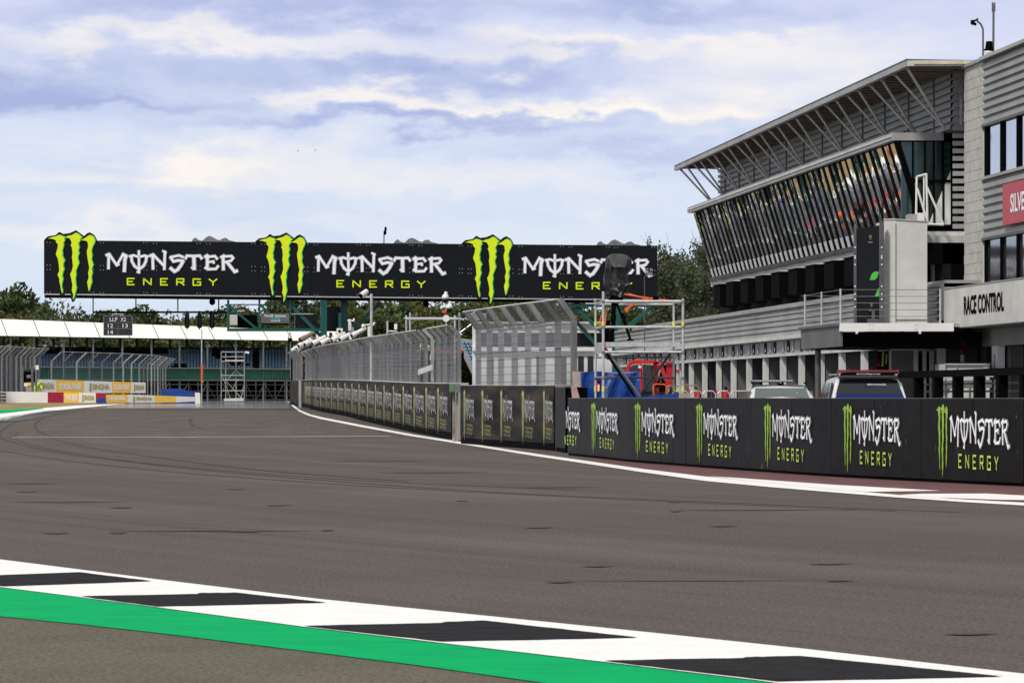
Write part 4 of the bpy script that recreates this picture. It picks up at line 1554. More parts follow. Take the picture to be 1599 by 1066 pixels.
gf = lambda u, v, wd: gpt(u, v, wd)
put_text(mb, 'MotoGP  silverstone', gf, 414, 447, 494.6, 490.8, -.09, 'screen_text')
put_text(mb, 'Thursday', gf, 423.5, 438, 498.4, 495.6, -.09, 'screen_teal')
put_text(mb, '15:43:59', gf, 424, 438, 502, 499.4, -.09, 'screen_text')
mb.build('screen_lettering', ts_)
# hanging light rail
mb = MB()
gbox(mb, 145, 356, 485.6, 488.4, -.3, -.5, 'black')
for x in (146, 213, 278.6, 342.6):
    gbox(mb, x - .9, x + .9, yb(x) + 1, 486, -.35, -.45, 'black')
mb.build('light_rail', ga)
for i, x in enumerate((293, 312.5, 331.8)):
    mb = MB()
    gbox(mb, x - 3.4, x + 3.4, 489, 511.5, -.1, -.5, 'black')
    gbox(mb, x - 1, x + 1, 485, 489, -.3, -.4, 'black')
    gbox(mb, x - 1, x + 1, 511.6, 514, -.3, -.4, 'black')
    tl_ = thing('start_light', gpt(x, 512, -.2), 'black hanging start light, %s of three on the rail' % ('leftmost', 'middle', 'rightmost')[i], 'traffic light', 'start lights hanging from the gantry rail')
    h_ = mb.build('housing', tl_)
    mb = MB()
    for yy in (492.4, 497.4, 502.4, 507.6):
        mb.tube(gpt(x, yy, -.1), gpt(x, yy, .10), .085, 'black_gloss', 10)
    mb.build('lamp_hood', tl_)
for i, x in enumerate((332.5, 667, 904)):
    mb = MB()
    y = yb(x) + 8
    mb.sphere(gpt(x, y + .6, -.4), .17, 'black', 10, 8, (1, 1, 1.15))
    mb.sphere(gpt(x, y - 2.6, -.4), .14, 'black', 8, 6)
    tag(mb.build('loudspeaker', origin=gpt(x, y, -.4)), ('black rounded loudspeaker under the gantry left of the screen', 'black rounded loudspeaker under the gantry above the long fence', 'black rounded loudspeaker under the gantry near the scaffold')[i], 'loudspeaker', 'loudspeakers under the gantry')
lp = thing('lap_board', gpt(185, 524, -.1), 'small dark hanging board reading LLP X2 with numbers twelve thirteen fourteen', 'sign')
mb = MB()
gbox(mb, 162.6, 207, 493.5, 523.5, -.1, -.22, 'door_dark')
mb.path([gpt(176, 493, -.15), gpt(176, 490.4, -.15), gpt(193, 490.4, -.15), gpt(193, 493, -.15)], .025, 'wall_pale', 6)
mb.build('board', lp)
mb = MB()
for x0, x1, y0, y1 in ((162, 207.4, 492.8, 493.8), (162, 207.4, 503, 503.7), (162, 207.4, 512.8, 513.5), (162, 207.4, 523, 523.8), (162, 163, 493, 523.6), (206.5, 207.5, 493, 523.6), (184.4, 185.1, 503.8, 523)):
    gbox(mb, x0, x1, y0, y1, -.07, -.098, 'galv')
mb.build('board_trim', lp)
mb = MB()
for s_, x0, x1, y0, y1 in (('LLP', 172, 184, 501.4, 495.6), ('X2', 189, 197, 501.4, 495.6), ('12', 169, 177, 511.4, 505.4), ('13', 192, 200, 511.4, 505.4), ('14', 169, 177, 521.4, 515.4)):
    put_text(mb, s_, gf, x0, x1, y0, y1, -.09, 'print_white')
mb.build('board_lettering', lp)
# instrument on the gantry top
im = thing('gantry_instrument', gpt(603, 379, -.8), 'small dark instrument on a thin pole on top of the gantry', 'weather instrument')
mb = MB()
mb.tube(gpt(602.5, 380, -.8), gpt(602.5, 364, -.8), .035, 'galv_dark', 6)
mb.build('pole', im)
mb = MB()
mb.sphere(gpt(604, 362, -.8), .09, 'black', 8, 6, (1, 1, 1.6)); mb.sphere(gpt(605, 356.5, -.8), .07, 'black', 8, 6, (1, 1, 2))
mb.build('sensor_head', im)

# ================================================================== PIT WALLS


class Curve:
    def __init__(s, pts):
        s.p = [Vector((x, y)) for x, y in pts]
        s.s = [0.0]
        for a, b in zip(s.p, s.p[1:]):
            s.s.append(s.s[-1] + (b - a).length)
        s.L = s.s[-1]

    def at(s, q):
        q = max(-3.0, q)
        for i in range(len(s.p) - 1):
            if q <= s.s[i + 1] or i == len(s.p) - 2:
                t = (q - s.s[i]) / (s.s[i + 1] - s.s[i])
                return s.p[i].lerp(s.p[i + 1], t)

    def tan(s, q):
        a, b = s.at(max(0, q - .4)), s.at(min(s.L, q + .4))
        return (b - a).normalized()

    def nrm(s, q):
        t = s.tan(q)
        return Vector((t.y, -t.x))

    def find(s, px):
        lo, hi_ = 0.0, s.L
        for _ in range(40):
            m = (lo + hi_) / 2
            p = s.at(m)
            if 800 + F * p.x / p.y < px: lo = m
            else: hi_ = m
        return lo

    def P(s, q, off, z):
        p = s.at(q) + s.nrm(q) * off
        return Vector((p.x, p.y, z))


def spline(pts, n=8):
    out = []
    for i in range(len(pts) - 1):
        p0 = pts[max(i - 1, 0)]; p1 = pts[i]; p2 = pts[i + 1]; p3 = pts[min(i + 2, len(pts) - 1)]
        for k in range(n):
            t = k / n
            out.append(tuple(.5 * ((2 * p1[j]) + (-p0[j] + p2[j]) * t + (2 * p0[j] - 5 * p1[j] + 4 * p2[j] - p3[j]) * t * t + (-p0[j] + 3 * p1[j] - 3 * p2[j] + p3[j]) * t ** 3) for j in (0, 1)))
    out.append(pts[-1])
    return out


def wpt(px, d): return ((px - 800) / F * d, d)


WA = Curve(spline([wpt(*q) for q in ((471, 195), (485, 176), (500, 159.5), (540, 139.6), (575, 122.6), (640, 103.5), (706, 90.2))]))
WZ = Curve(spline([wpt(*q) for q in ((453.5, 218), (459, 207), (466, 197))], 3))
WB = Curve(spline([wpt(*q) for q in ((720, 82.0), (760, 78.6), (820, 74.4), (866, 71.0))], 4))
WC = Curve(spline([wpt(*q) for q in ((888, 65.6), (940, 61.9), (983, 58.9), (1073, 54.8), (1174, 51.3), (1276, 48.2), (1433, 45.0), (1599, 42.4), (1820, 39.6), (2100, 37.2))], 6))
MAT_DIRT = mat('vinyl_dirty', (.010, .009, .0085), .6, spec=.10, c2=(.065, .050, .038), scale=1.6, stretch=(.6, .25, 1.6), lo=.42, hi=.72, bump=.15, bscale=6)
M['vinyl_dirty'] = MAT_DIRT
# scuffed vinyl: pale scratches
ms = M['vinyl']
t = ms.node_tree
bsd = t.nodes['Principled BSDF']
g_ = t.nodes.new('ShaderNodeNewGeometry'); mp_ = t.nodes.new('ShaderNodeMapping'); mp_.inputs[3].default_value = (2.2, 2.2, 1.0)
t.links.new(g_.outputs['Position'], mp_.inputs[0])
n_ = t.nodes.new('ShaderNodeTexNoise'); n_.inputs['Scale'].default_value = 3.2; n_.inputs['Detail'].default_value = 9; n_.inputs['Roughness'].default_value = .8
t.links.new(mp_.outputs[0], n_.inputs[0])
r_ = t.nodes.new('ShaderNodeMapRange'); r_.inputs[1].default_value = .63; r_.inputs[2].default_value = .72
t.links.new(n_.outputs[0], r_.inputs[0])
old = bsd.inputs['Base Color'].links[0].from_socket
t.links.new(mixc(t, r_.outputs[0], old, (.30, .29, .28)), bsd.inputs['Base Color'])


def wall(label, C, zt, th, panels, m='vinyl', base=.10, cap='galv', seams=True, gname='pit_wall', vis=None):
    p0 = C.P(C.L / 2, -th / 2, G(C.at(C.L / 2).y))
    root = thing(gname, p0, label, 'barrier wall')
    qs = [C.L * k / 60 for k in range(61)]
    mb = MB()
    for a, b in zip(qs, qs[1:]):
        za, zb = G(C.at(a).y), G(C.at(b).y)
        mb.hexa([C.P(a, -.03, za - .1), C.P(b, -.03, zb - .1), C.P(b, -th, zb - .1), C.P(a, -th, za - .1), C.P(a, -.03, zt(a) - .012), C.P(b, -.03, zt(b) - .012), C.P(b, -th, zt(b) - .012), C.P(a, -th, zt(a) - .012)], 'concrete' if m != 'vinyl' else 'black')
    mb.build('concrete_core', root)
    mb = MB()
    for a, b in zip(qs, qs[1:]):
        za, zb = G(C.at(a).y), G(C.at(b).y)
        mb.hexa([C.P(a, -.002, za), C.P(b, -.002, zb), C.P(b, -.029, zb), C.P(a, -.029, za), C.P(a, -.002, za + base), C.P(b, -.002, zb + base), C.P(b, -.029, zb + base), C.P(a, -.029, za + base)], 'black')
    mb.build('shade_gap_strip', root)  # black strip: the shadow gap below the panels, put in as colour
    mb = MB()
    for a, b in zip(qs, qs[1:]):
        mb.hexa([C.P(a, .012, zt(a) - .012), C.P(b, .012, zt(b) - .012), C.P(b, -th - .01, zt(b) - .012), C.P(a, -th - .01, zt(a) - .012), C.P(a, .012, zt(a)), C.P(b, .012, zt(b)), C.P(b, -th - .01, zt(b)), C.P(a, -th - .01, zt(a))], cap)
    mb.build('cap_strip', root)
    for (a, b, logo) in panels:
        mb = MB()
        n = max(2, int((b - a) / .8))
        bow = rnd.uniform(-.006, .01)
        q = [a + .008 + (b - a - .016) * k / n for k in range(n + 1)]
        for c, d in zip(q, q[1:]):
            zc, zd = G(C.at(c).y) + base, G(C.at(d).y) + base
            mb.hexa([C.P(c, .012 + bow, zc), C.P(d, .012, zd), C.P(d, -.001, zd), C.P(c, -.001, zc), C.P(c, .012, zt(c) - .013), C.P(d, .012, zt(d) - .013), C.P(d, -.001, zt(d) - .013), C.P(c, -.001, zt(c) - .013)], m)
        pn = mb.build('banner_panel', root)
    return root


def wall_logo(root, C, s0, s1, zt, full=True, glow=False, fade=False):
    """claw mark + lettering stretched to the wall height between s0 and s1"""
    def zz(s, v):
        zg = G(C.at(s).y)
        return zg + (zt(s) - zg) * v

    def fc(x, y, wd):
        s = s0 + (s1 - s0) * (x - 75) / (152 - 75) * .17
        return C.P(s, .022 + wd, zz(s, .06 + .88 * (470 - y) / 108))

    def ft(x, y, wd):
        s = s0 + (s1 - s0) * (.20 + .80 * (x - 166) / 205)
        return C.P(s, .022 + wd, zz(s, .415 + .43 * (426 - y) / 35))

    def fe(x, y, wd):
        s = s0 + (s1 - s0) * (.32 + .53 * (x - 199) / 140)
        return C.P(s, .022 + wd, zz(s, .185 + .15 * (445 - y) / 10))
    mb = MB()
    draw_logo(mb, fc, ft, fe, glow=None if fade else glow, glowk=1.25, lw=.80 if not fade else .80, lime='faded_lime' if fade else 'leaf_lime', claws=full, white='faded_white' if fade else 'print_white')
    return mb.build('logo_print', root)


# --- wall C (nearest)
ztC = lambda s: 1.25
cpx = [893, 925, 993, 1089, 1195, 1318.5, 1465, 1640, 1850]
cend = [909, 968, 1056, 1155, 1271, 1409.5, 1580, 1790, 2040]
seam = [888, 906, 941, 981, 1033, 1072, 1122, 1175, 1238, 1300, 1367, 1440, 1521, 1600, 1710, 1830, 1960, 2095]
pan = [(WC.find(a) if a > 888 else 0.0, WC.find(b), 0) for a, b in zip(seam, seam[1:])]
wc = wall('nearest black banner wall curving across the right of the track', WC, ztC, .45, pan, 'vinyl', .05, 'galv_dark')
for a, b in zip(cpx, cend):
    s1 = WC.find(b)
    s0 = WC.find(a)
    if a == 893:
        L0 = WC.find(968) - WC.find(925)
        # first print is cut by the wall end: lettering only
        s0 = s1 - L0 * .62

        def zz(v): return 1.25 * v
        mb = MB()
        for i, (p, h) in enumerate(MONSTER):
            p2 = [q for q in p if q[0] > 233]
            if len(p2) < 2: continue
            stroke(mb, p2, h * .8, lambda x, y, wd: WC.P(s1 - L0 * .8 * (371 - x) / 205, .022 + wd, zz(.415 + .43 * (426 - y) / 35)), .008 + .0004 * i, 'print_white')
        for ch, x0, x1 in EPOS[1:]:
            for st_ in EN[ch]:
                stroke(mb, [(x0 + (x1 - x0) * a_, 444.4 - 9.6 * b_) for a_, b_ in st_], 1.0, lambda x, y, wd: WC.P(s1 - L0 * .15 - L0 * .53 * (339 - x) / 140, .022 + wd, zz(.185 + .15 * (445 - y) / 10)), .008, 'energy_lime')
        mb.build('logo_print', wc)
        continue
    wall_logo(wc, WC, s0, s1, ztC)
# --- wall B
ztB = lambda s: 1.60 - .05 * s / WB.L
bs_ = [WB.find(x) for x in (725.5, 753.7, 783, 816.4, 852)] + [WB.L + (WB.L - WB.find(816.4)) * .35]
sb = [0.0] + [WB.find(x) for x in (746, 776, 812, 851)] + [WB.L]
wbn = wall('short black banner wall carrying the tall see-through debris fence', WB, ztB, .5, [(a, b, 0) for a, b in zip(sb, sb[1:])], 'vinyl_dirty', .17, 'offwhite')
for a, b in zip([WB.find(x) for x in (725.5, 753.7, 783, 816.4)], [WB.find(x) for x in (743, 772, 803, 838)]):
    wall_logo(wbn, WB, a, b, ztB, fade=True)
wall_logo(wbn, WB, WB.find(850), WB.find(866), ztB, fade=True)
# end block between B and C
eb = Curve([wpt(868, 70.6), wpt(884, 68.3)])
wall('short lower black end block stepping down between two banner walls', eb, lambda s: 1.50, .5, [(0, eb.L, 0)], 'vinyl', .1, 'galv_dark', gname='wall_block')
# --- wall A
ztA = lambda s: G(WA.at(s).y) + 1.69
apx = [478, 481, 484.5, 488, 494.9, 502, 510.7, 519, 529, 540, 551, 562, 574.9, 587.6, 601, 615.6, 631, 648, 666.8, 685.1]
sa = [0.0, WA.find(505), WA.find(531), WA.find(546), WA.find(566), WA.find(589), WA.find(612), WA.find(640), WA.find(672), WA.L]
sa = [sa[0]] + [x for a, b in zip(sa, sa[1:]) for x in ((a + b) / 2, b)]
wa = wall('long dirty black banner wall with repeated logos and camera lined fence', WA, ztA, .5, [(a, b, 0) for a, b in zip(sa, sa[1:])], 'vinyl_dirty', .22, 'white')
for i, x in enumerate(apx):
    nxt = apx[i + 1] if i + 1 < len(apx) else 704
    s0 = WA.find(x - 1); s1 = WA.find(x + (nxt - x) * .86)
    wall_logo(wa, WA, s0, s1, ztA, fade=True)
wz = wall('farthest grey wall section beyond the marshal gap at the left end of the fence', WZ, lambda s: G(WZ.at(s).y) + 1.66, .5, [(0, WZ.L, 0)], 'vinyl_dirty', .12, 'galv_light')
gpost = thing('gap_post', (*wpt(712.5, 86), 0), 'weathered pale post with green box top in the gap between the two banner walls', 'post')
P_ = lambda px, py: at(px, py, 85.5)
mb = MB()
mb.box(P_(707, 0).x, P_(711.5, 0).x, 85.4, 85.6, 0, P_(0, 612).z, 'rust'); mb.box(P_(713, 0).x, P_(716, 0).x, 85.45, 85.6, 0, P_(0, 612).z, 'concrete')
mb.build('shaft', gpost)
mb = MB()
mb.box(P_(702.5, 0).x, P_(719, 0).x, 85.2, 85.75, P_(0, 613).z, P_(0, 598.5).z, 'galv'); mb.box(P_(703, 0).x, P_(710, 0).x, 85.17, 85.199, P_(0, 611).z, P_(0, 600).z, mat('moss', (.10, .22, .08), .8))
mb.build('box_top', gpost)

# ================================================================== DEBRIS FENCES


def fence(label, C, s_list, zb, h, hb, lean, wp, off=-.3, msh='wire_mesh', wires=8, post_m='galv', mesh_ranges=None, gname='debris_fence', side=1, wr=.007):
    mid = C.P(C.L / 2, off, zb(C.L / 2))
    root = thing(gname, mid, label, 'fence')
    for s in s_list:
        pm_ = rnd.choice((post_m, post_m, 'galv_dark', 'galv_mid', 'galv_mid'))
        t3 = Vector((*C.tan(s), 0)); n3 = Vector((*C.nrm(s), 0)) * side
        mb = MB()
        base = C.P(s, off, zb(s) - .25); bend = C.P(s, off, zb(s) + hb); top = C.P(s, off, zb(s) + h) + n3 * lean
        mb.obox((base + bend) / 2, t3 * wp / 2, n3 * wp / 2, (bend - base) / 2, pm_)
        dv = (top - bend); up = dv.normalized(); sd = up.cross(t3).normalized()
        mb.obox((bend + top) / 2, dv / 2, t3 * wp / 2 * .98, sd * wp / 2, pm_)
        mb.build('post', root)
    for (a, b) in (mesh_ranges or [(s_list[0], s_list[-1])]):
        mb = MB(); mr = MB()
        n = max(2, int((b - a) / 1.6))
        q = [a + (b - a) * k / n for k in range(n + 1)]
        o2 = off + (wp / 2 + .01) * side
        for c, d in zip(q, q[1:]):
            mb.face([C.P(c, o2, zb(c)), C.P(d, o2, zb(d)), C.P(d, o2, zb(d) + hb), C.P(c, o2, zb(c) + hb)], msh, uv=[(c, 0), (d, 0), (d, hb), (c, hb)])
            tl, th_ = C.P(c, o2 + lean * side, zb(c) + h), C.P(d, o2 + lean * side, zb(d) + h)
            ll = math.hypot(lean, h - hb)
            mb.face([C.P(c, o2, zb(c) + hb), C.P(d, o2, zb(d) + hb), th_, tl], msh, uv=[(c, 0), (d, 0), (d, ll), (c, ll)])
            mr.tube(tl, th_, .022, 'offwhite', 5)
            mr.tube(C.P(c, o2, zb(c) + hb), C.P(d, o2, zb(d) + hb), .012, 'galv', 4)
            for k in range(wires):
                z = hb * (k + .5) / wires
                mr.tube(C.P(c, o2 + .006, zb(c) + z), C.P(d, o2 + .006, zb(d) + z), wr, 'galv_dark', 4, cap=False)
        mb.build('mesh_panel', root)
        mr.build('cable_set', root)
    return root


bp_ = [WB.find(x) for x in (747, 765, 783, 804, 825, 847.5)]
WBf = Curve(spline([wpt(*q) for q in ((747, 80.5), (783, 77.5), (825, 74.5), (871, 71.8), (897, 70.2))], 4))
sB = [WBf.find(x) for x in (747.5, 765, 783, 804, 825, 847.5, 871.5, 896.5)]
fence('tall bent-top debris fence you can see the white building through', WBf, sB, lambda s: 1.56, 1.98, 1.52, .34, .13, off=0.0, wires=8, msh='wire_mesh', wr=.005)
# paired second skin of mesh behind the posts
zbA = lambda s: ztA(s)
sgap = (WA.find(655), WA.find(671))
sA = []
s = WA.L - .25
while s > .5:
    sA.append(s)
    s -= 1.95
sA = sA[::-1]
fence('long bent-top debris fence with cameras along its top edge', WA, sA, zbA, 1.74, 1.44, .30, .11, off=-.25, mesh_ranges=[(sA[0], sgap[0]), (sgap[1], sA[-1])], msh='wire_mesh_fine', wires=9)
fence('far short debris fence at the left end beyond the gap', WZ, [WZ.L * k / 7 for k in range(8)], lambda s: G(WZ.at(s).y) + 1.66, 2.0, 1.5, .35, .11, off=-.25, msh='wire_mesh_fine', wires=6)
# fallen board in the fence gap
o = MB()
a = at(654, 581, 98.5); b = at(675.5, 573, 96.8)
o.bar(a, b, .04, .17, 'offwhite', up=(0, 0, 1))
tag(o.build('loose_board', origin=a), 'pale tilted board hanging across the gap in the long fence', 'board')
fl_ = thing('fence_flag', at(664, 600, 101), 'folded red white and black flags leaning behind the fence gap', 'flag')
mb = MB()
for k, (x, m_) in enumerate(((657, 'white'), (662, 'black'), (666, 'red'), (670, 'white'))):
    p0 = at(x, 596, 101); p1 = at(x + 1.5, 532, 101)
    mb.tube(p0 - Vector((0, 0, 1.4)), p1, .015, 'galv', 6)
mb.build('sticks', fl_)
mb = MB()
for k, (x0, x1, y0, y1, m_) in enumerate(((656, 661, 536, 542, 'white'), (657, 662, 545, 572, 'black'), (663, 668, 530, 536, 'red'), (663, 672, 538, 542, 'white'), (664, 672, 548, 570, 'black'), (657, 660, 573, 583, 'crimson'), (656, 673, 584, 596, 'black'), (657, 671, 543, 546, 'wall_pale'))):
    mb.prism([(x0, y1), (x0 + .6, y0), (x1, y0 + .8), (x1 - .5, y1 + .6)], lambda u, v, q: at(u, v, 101 + q), 0, .15, m_)
mb.build('cloth', fl_)

# ------- scaffold frame with domes behind long fence
sf = thing('camera_scaffold', at(676, 600, 93), 'galvanised scaffold frame carrying two dome cameras behind the long fence', 'scaffold')
for px, dd in ((635, 110), (641, 107), (711, 95.5), (718, 92.5)):
    mb = MB()
    mb.tube((at(px, 0, dd).x, dd, G(dd)), at(px, 488 if px in (641, 718) else 492, dd), .035, 'galv_light', 8)
    mb.build('standard', sf)
mb = MB()
mb.tube(at(632, 496.5, 111), at(714, 496.5, 95), .03, 'galv_light', 6)
mb.tube(at(636, 498, 108.3), at(722, 498, 91.7), .035, 'galv_light', 8)
mb.tube(at(712, 523, 92), at(722, 522, 92), .03, 'galv_light', 6)
mb.tube(at(718, 520, 92), at(738, 505, 92), .025, 'galv_light', 6)
mb.tube(at(635, 497, 110), at(641, 498, 107), .03, 'galv_light', 6)
mb.tube(at(711, 497, 95.5), at(718, 498, 92.5), .03, 'galv_light', 6)
mb.build('ledger_tubes', sf)
for i, (px, py, lab) in enumerate(((696, 464, 'white dome camera with black lens, upper one on the scaffold pole'), (702, 479, 'white dome camera with black lens, lower one on the scaffold pole'))):
    dm = thing('dome_camera', at(px, py, 92), lab, 'camera', 'dome cameras above the long fence')
    mb = MB()
    c = at(px, py, 92)
    mb.sphere(c, .11, 'white', 12, 8, (1, 1, .9))
    mb.tube(c + Vector((0, 0, .02)), c + Vector((.03, 0, .17)), .07, 'white', 8, .05)
    mb.build('housing', dm)
    mb = MB()
    mb.sphere(c - Vector((0, .02, .09)), .095, 'black_gloss', 12, 8)
    mb.build('lens_dome', dm)
mb = MB()
mb.tube(at(697.5, 520, 92), at(697.5, 466, 92), .02, 'galv_light', 6)
mb.tube(at(697.5, 470, 92), at(702, 472, 92), .02, 'galv_light', 6)
mb.build('mast', sf)
d_ = MB()
d_.tube(at(697, 497, 91.8), at(697, 497, 91.7), .105, 'white', 16)
tag(d_.build('disc_reflector', origin=at(697, 497, 91.8)), 'round white disc fixed to the scaffold rail below the dome cameras', 'disc')
rs = MB()
rs.sphere(at(696, 488, 92), .06, 'red', 8, 6, (1.2, 1, 1)); rs.sphere(at(693, 487, 92), .04, 'orange', 8, 6)
tag(rs.build('warning_lamp', origin=at(696, 488, 92)), 'tiny red warning lamp above the white disc', 'lamp')

# cameras along the fence top


def cctv(px, py, label, kind='tube', col_='white', s=1.0, dpx=None):
    q = WA.find(px); d = WA.at(q).y + .6
    c = at(px, py, d)
    zb_ = ztA(q) + 1.6
    r = thing('security_camera', (c.x, c.y, zb_), label, 'camera', 'security cameras along the fence top')
    mb = MB()
    if kind == 'tube':
        ax = Vector((-.40, -.35, -.24)) * s * (d / 140)
        mb.tube(c + ax * .62, c - ax * .62, .095 * s * (d / 140), col_, 10)
        mb.tube(c + ax * .80, c + ax * .3, .115 * s * (d / 140), col_, 10)
    else:
        mb.obox(c, (.13 * s, 0, 0), (0, .12 * s, 0), (0, 0, .17 * s), col_)
        mb.tube(c + Vector((0, -.13, .05)), c + Vector((0, -.16, .05)), .07, 'black_gloss', 8)
    mb.build('housing', r)
    mb = MB()
    mb.tube((c.x, c.y, zb_ - .4), (c.x, c.y, c.z), .03, 'galv', 6)
    mb.tube((c.x, c.y, c.z - .16), (c.x - .2, c.y - .1, c.z - .05), .025, 'black', 6)
    mb.build('bracket', r)
    if kind == 'tube':
        mb = MB()
        mb.tube(c + ax * .805, c + ax * .82, .085 * s * (d / 140), 'black_gloss', 10)
        mb.build('lens', r)
    return r


names = ['first', 'second', 'third', 'fourth', 'fifth', 'sixth', 'seventh', 'eighth']
for i, (px, py) in enumerate(((478, 534), (488, 532), (499.5, 530.6), (512, 530), (530, 525.6), (542.5, 524))):
    cctv(px, py, 'white tube camera on the long fence top, %s from the far end' % names[i])
cctv(561.6, 517.8, 'white tube camera raised highest on the long fence top', s=1.05)
cctv(481.7, 524, 'brown tube camera standing above its white neighbours at the far fence end', col_='brown', s=1.1)
cctv(490.5, 525, 'white boxy camera beside the brown tube camera', 'box')
cctv(531, 518.5, 'white boxy camera in front of the green gantry leg', 'box', s=1.1)
cctv(517, 522.5, 'small dark boxy camera between the two green gantry legs', 'box', 'galv_dark', .6)
cctv(471.5, 540, 'white tube camera at the very corner of the long fence', s=.7)
cl = thing('camera_cluster', at(458.5, 548, 214), 'cluster of small white cameras on the far left fence end', 'cameras')
mb = MB()
for x, y in ((455, 547), (458, 551), (462, 548), (466, 544), (459, 544)):
    c = at(x, y, 210)
    mb.tube(c, c + Vector((.3, .1, .12)), .12, 'white', 8)
mb.build('housing', cl)
mb = MB()
mb.tube(at(459, 548, 210.2), at(459, 592, 210.2), .05, 'galv', 6); mb.tube(at(455, 549, 210.2), at(466, 546, 210.2), .04, 'galv', 6)
mb.build('bracket', cl)
# tall camera pole
pc = thing('camera_pole', at(580.5, 600, 123), 'slim grey pole with one white camera rising above the fence in front of the sign', 'pole')
mb = MB(); mb.tube((at(580.5, 0, 123).x, 123, .3), at(580.5, 458.5, 123), .055, 'galv_light', 8); mb.build('pole', pc)
mb = MB()
mb.tube(at(564, 461.5, 122.9), at(573, 455, 123.2), .11, 'white', 10); mb.tube(at(570, 463.5, 123), at(580, 463.5, 123), .03, 'galv_light', 6); mb.tube(at(570, 460, 123), at(571, 464, 123), .03, 'galv_light', 6)
mb.tube(at(563.4, 462, 122.88), at(564, 461.5, 122.9), .09, 'black', 10)
mb.build('camera_head', pc)
pe = thing('equipment_mast', at(577, 525, 126), 'white equipment box with crossed arms on the fence beside the slim pole', 'mast')
mb = MB()
E_ = lambda x, y, q=0: at(x, y, 126 + q)
mb.box(E_(574.5, 0).x, E_(578.6, 0).x, 126, 126.2, E_(0, 525).z, E_(0, 509).z, 'white')
mb.box(E_(579, 0).x, E_(581.5, 0).x, 126.05, 126.2, E_(0, 523).z, E_(0, 511).z, 'galv_dark')
mb.build('box', pe)
mb = MB()
mb.tube(E_(566, 508), E_(583, 506), .035, 'white', 6); mb.tube(E_(583, 508), E_(586, 503), .05, 'white', 6); mb.sphere(E_(568, 509), .09, 'white', 8, 6); mb.tube(E_(568, 509), E_(568, 514), .04, 'white', 6)
mb.build('arm', pe)
pe = thing('anemometer_mast', at(547, 525, 132), 'white instrument mast with small cross arms above the long fence', 'mast')
E_ = lambda x, y, q=0: at(x, y, 132 + q)
mb = MB(); mb.tube(E_(548, 530), E_(546.5, 498), .06, 'white', 8); mb.box(E_(544.6, 0).x, E_(549.4, 0).x, 131.8, 132, E_(0, 516).z, E_(0, 505).z, 'offwhite'); mb.build('mast', pe)
mb = MB(); mb.tube(E_(543, 500.6), E_(553, 500.6), .035, 'white', 6); mb.tube(E_(552, 502), E_(554, 497), .05, 'white', 6); mb.tube(E_(549, 511), E_(551, 520), .09, 'white', 8); mb.build('arm', pe)
pe = thing('relay_box', at(613, 515, 110), 'boxy black and white camera unit on a short post above the fence', 'camera')
E_ = lambda x, y, q=0: at(x, y, 110 + q)
mb = MB(); mb.tube(E_(605.6, 524), E_(605.6, 501), .04, 'galv_light', 6); mb.build('post', pe)
mb = MB(); mb.box(E_(607, 0).x, E_(616, 0).x, 110, 110.3, E_(0, 516).z, E_(0, 502.6).z, 'black'); mb.box(E_(616, 0).x, E_(620.5, 0).x, 110, 110.3, E_(0, 514).z, E_(0, 505.6).z, 'white'); mb.box(E_(607, 0).x, E_(620.5, 0).x, 109.9, 110.3, E_(0, 517.6).z, E_(0, 515.9).z, 'white'); mb.build('housing', pe)

# ================================================================== SCAFFOLD TOWER, COVERED CAMERA
stw = thing('scaffold_tower', at(1005, 621, 67.5), 'galvanised scaffold tower with platform boards and yellow tape marks behind the black wall', 'scaffold')
FD, BD = 66.0, 67.6
T_ = at
cols_ = [(945, BD, 462), (949.5 - 5, FD, 0)]
stand = [(942.5, FD, 455, 'front'), (930.5, BD, 466, 'rear'), (1067, FD, 466, 'front'), (1052.6, BD, 470, 'rear')]
for px, d, py, _ in stand:
    mb = MB()
    b = at(px, 621, d)
    mb.tube((b.x, d, 0), at(px, py, d), .026 if d > FD else .03, 'galv_light', 10)
    for yy in ((502, 510), (603, 611)):
        mb.tube(at(px, yy[0], d), at(px, yy[1], d), .034, 'tape_yellow', 10)
    mb.obox((b.x, d, .02), (.08, 0, 0), (0, .08, 0), (0, 0, .02), 'galv')
    for yy in (471, 510.5, 550, 590):
        mb.tube(at(px, yy - 2, d), at(px, yy + 2, d), .045, 'galv', 10)
    mb.build('standard', stw)
for (x0, d0_, x1, d1_, y0, y1, r_, m_) in ((942, FD, 1067, FD, 470.5, 470.5, .03, 'galv_light'), (930, BD, 1054, BD, 475, 475, .026, 'galv_light'), (942, FD, 1067, FD, 510.5, 510.5, .028, 'galv_light'),
                                           (942, FD, 1067, FD, 549.5, 549.5, .03, 'galv_light'), (930, BD, 1052, BD, 589.5, 589.5, .026, 'galv'), (928, BD, 1052, BD, 558, 558, .02, 'galv'),
                                           (942, FD, 930, BD, 470.5, 475, .026, 'galv_light'), (942, FD, 930, BD, 510.5, 512.5, .026, 'galv_light'), (1067, FD, 1052, BD, 470.5, 473, .026, 'galv_light'), (1067, FD, 1052, BD, 510.5, 511.5, .026, 'galv_light'), (942, FD, 930, BD, 589, 589.5, .024, 'galv')):
    mb = MB()
    mb.tube(at(x0, y0, d0_), at(x1, y1, d1_), r_, m_, 8)
    mb.build('ledger_tube', stw)
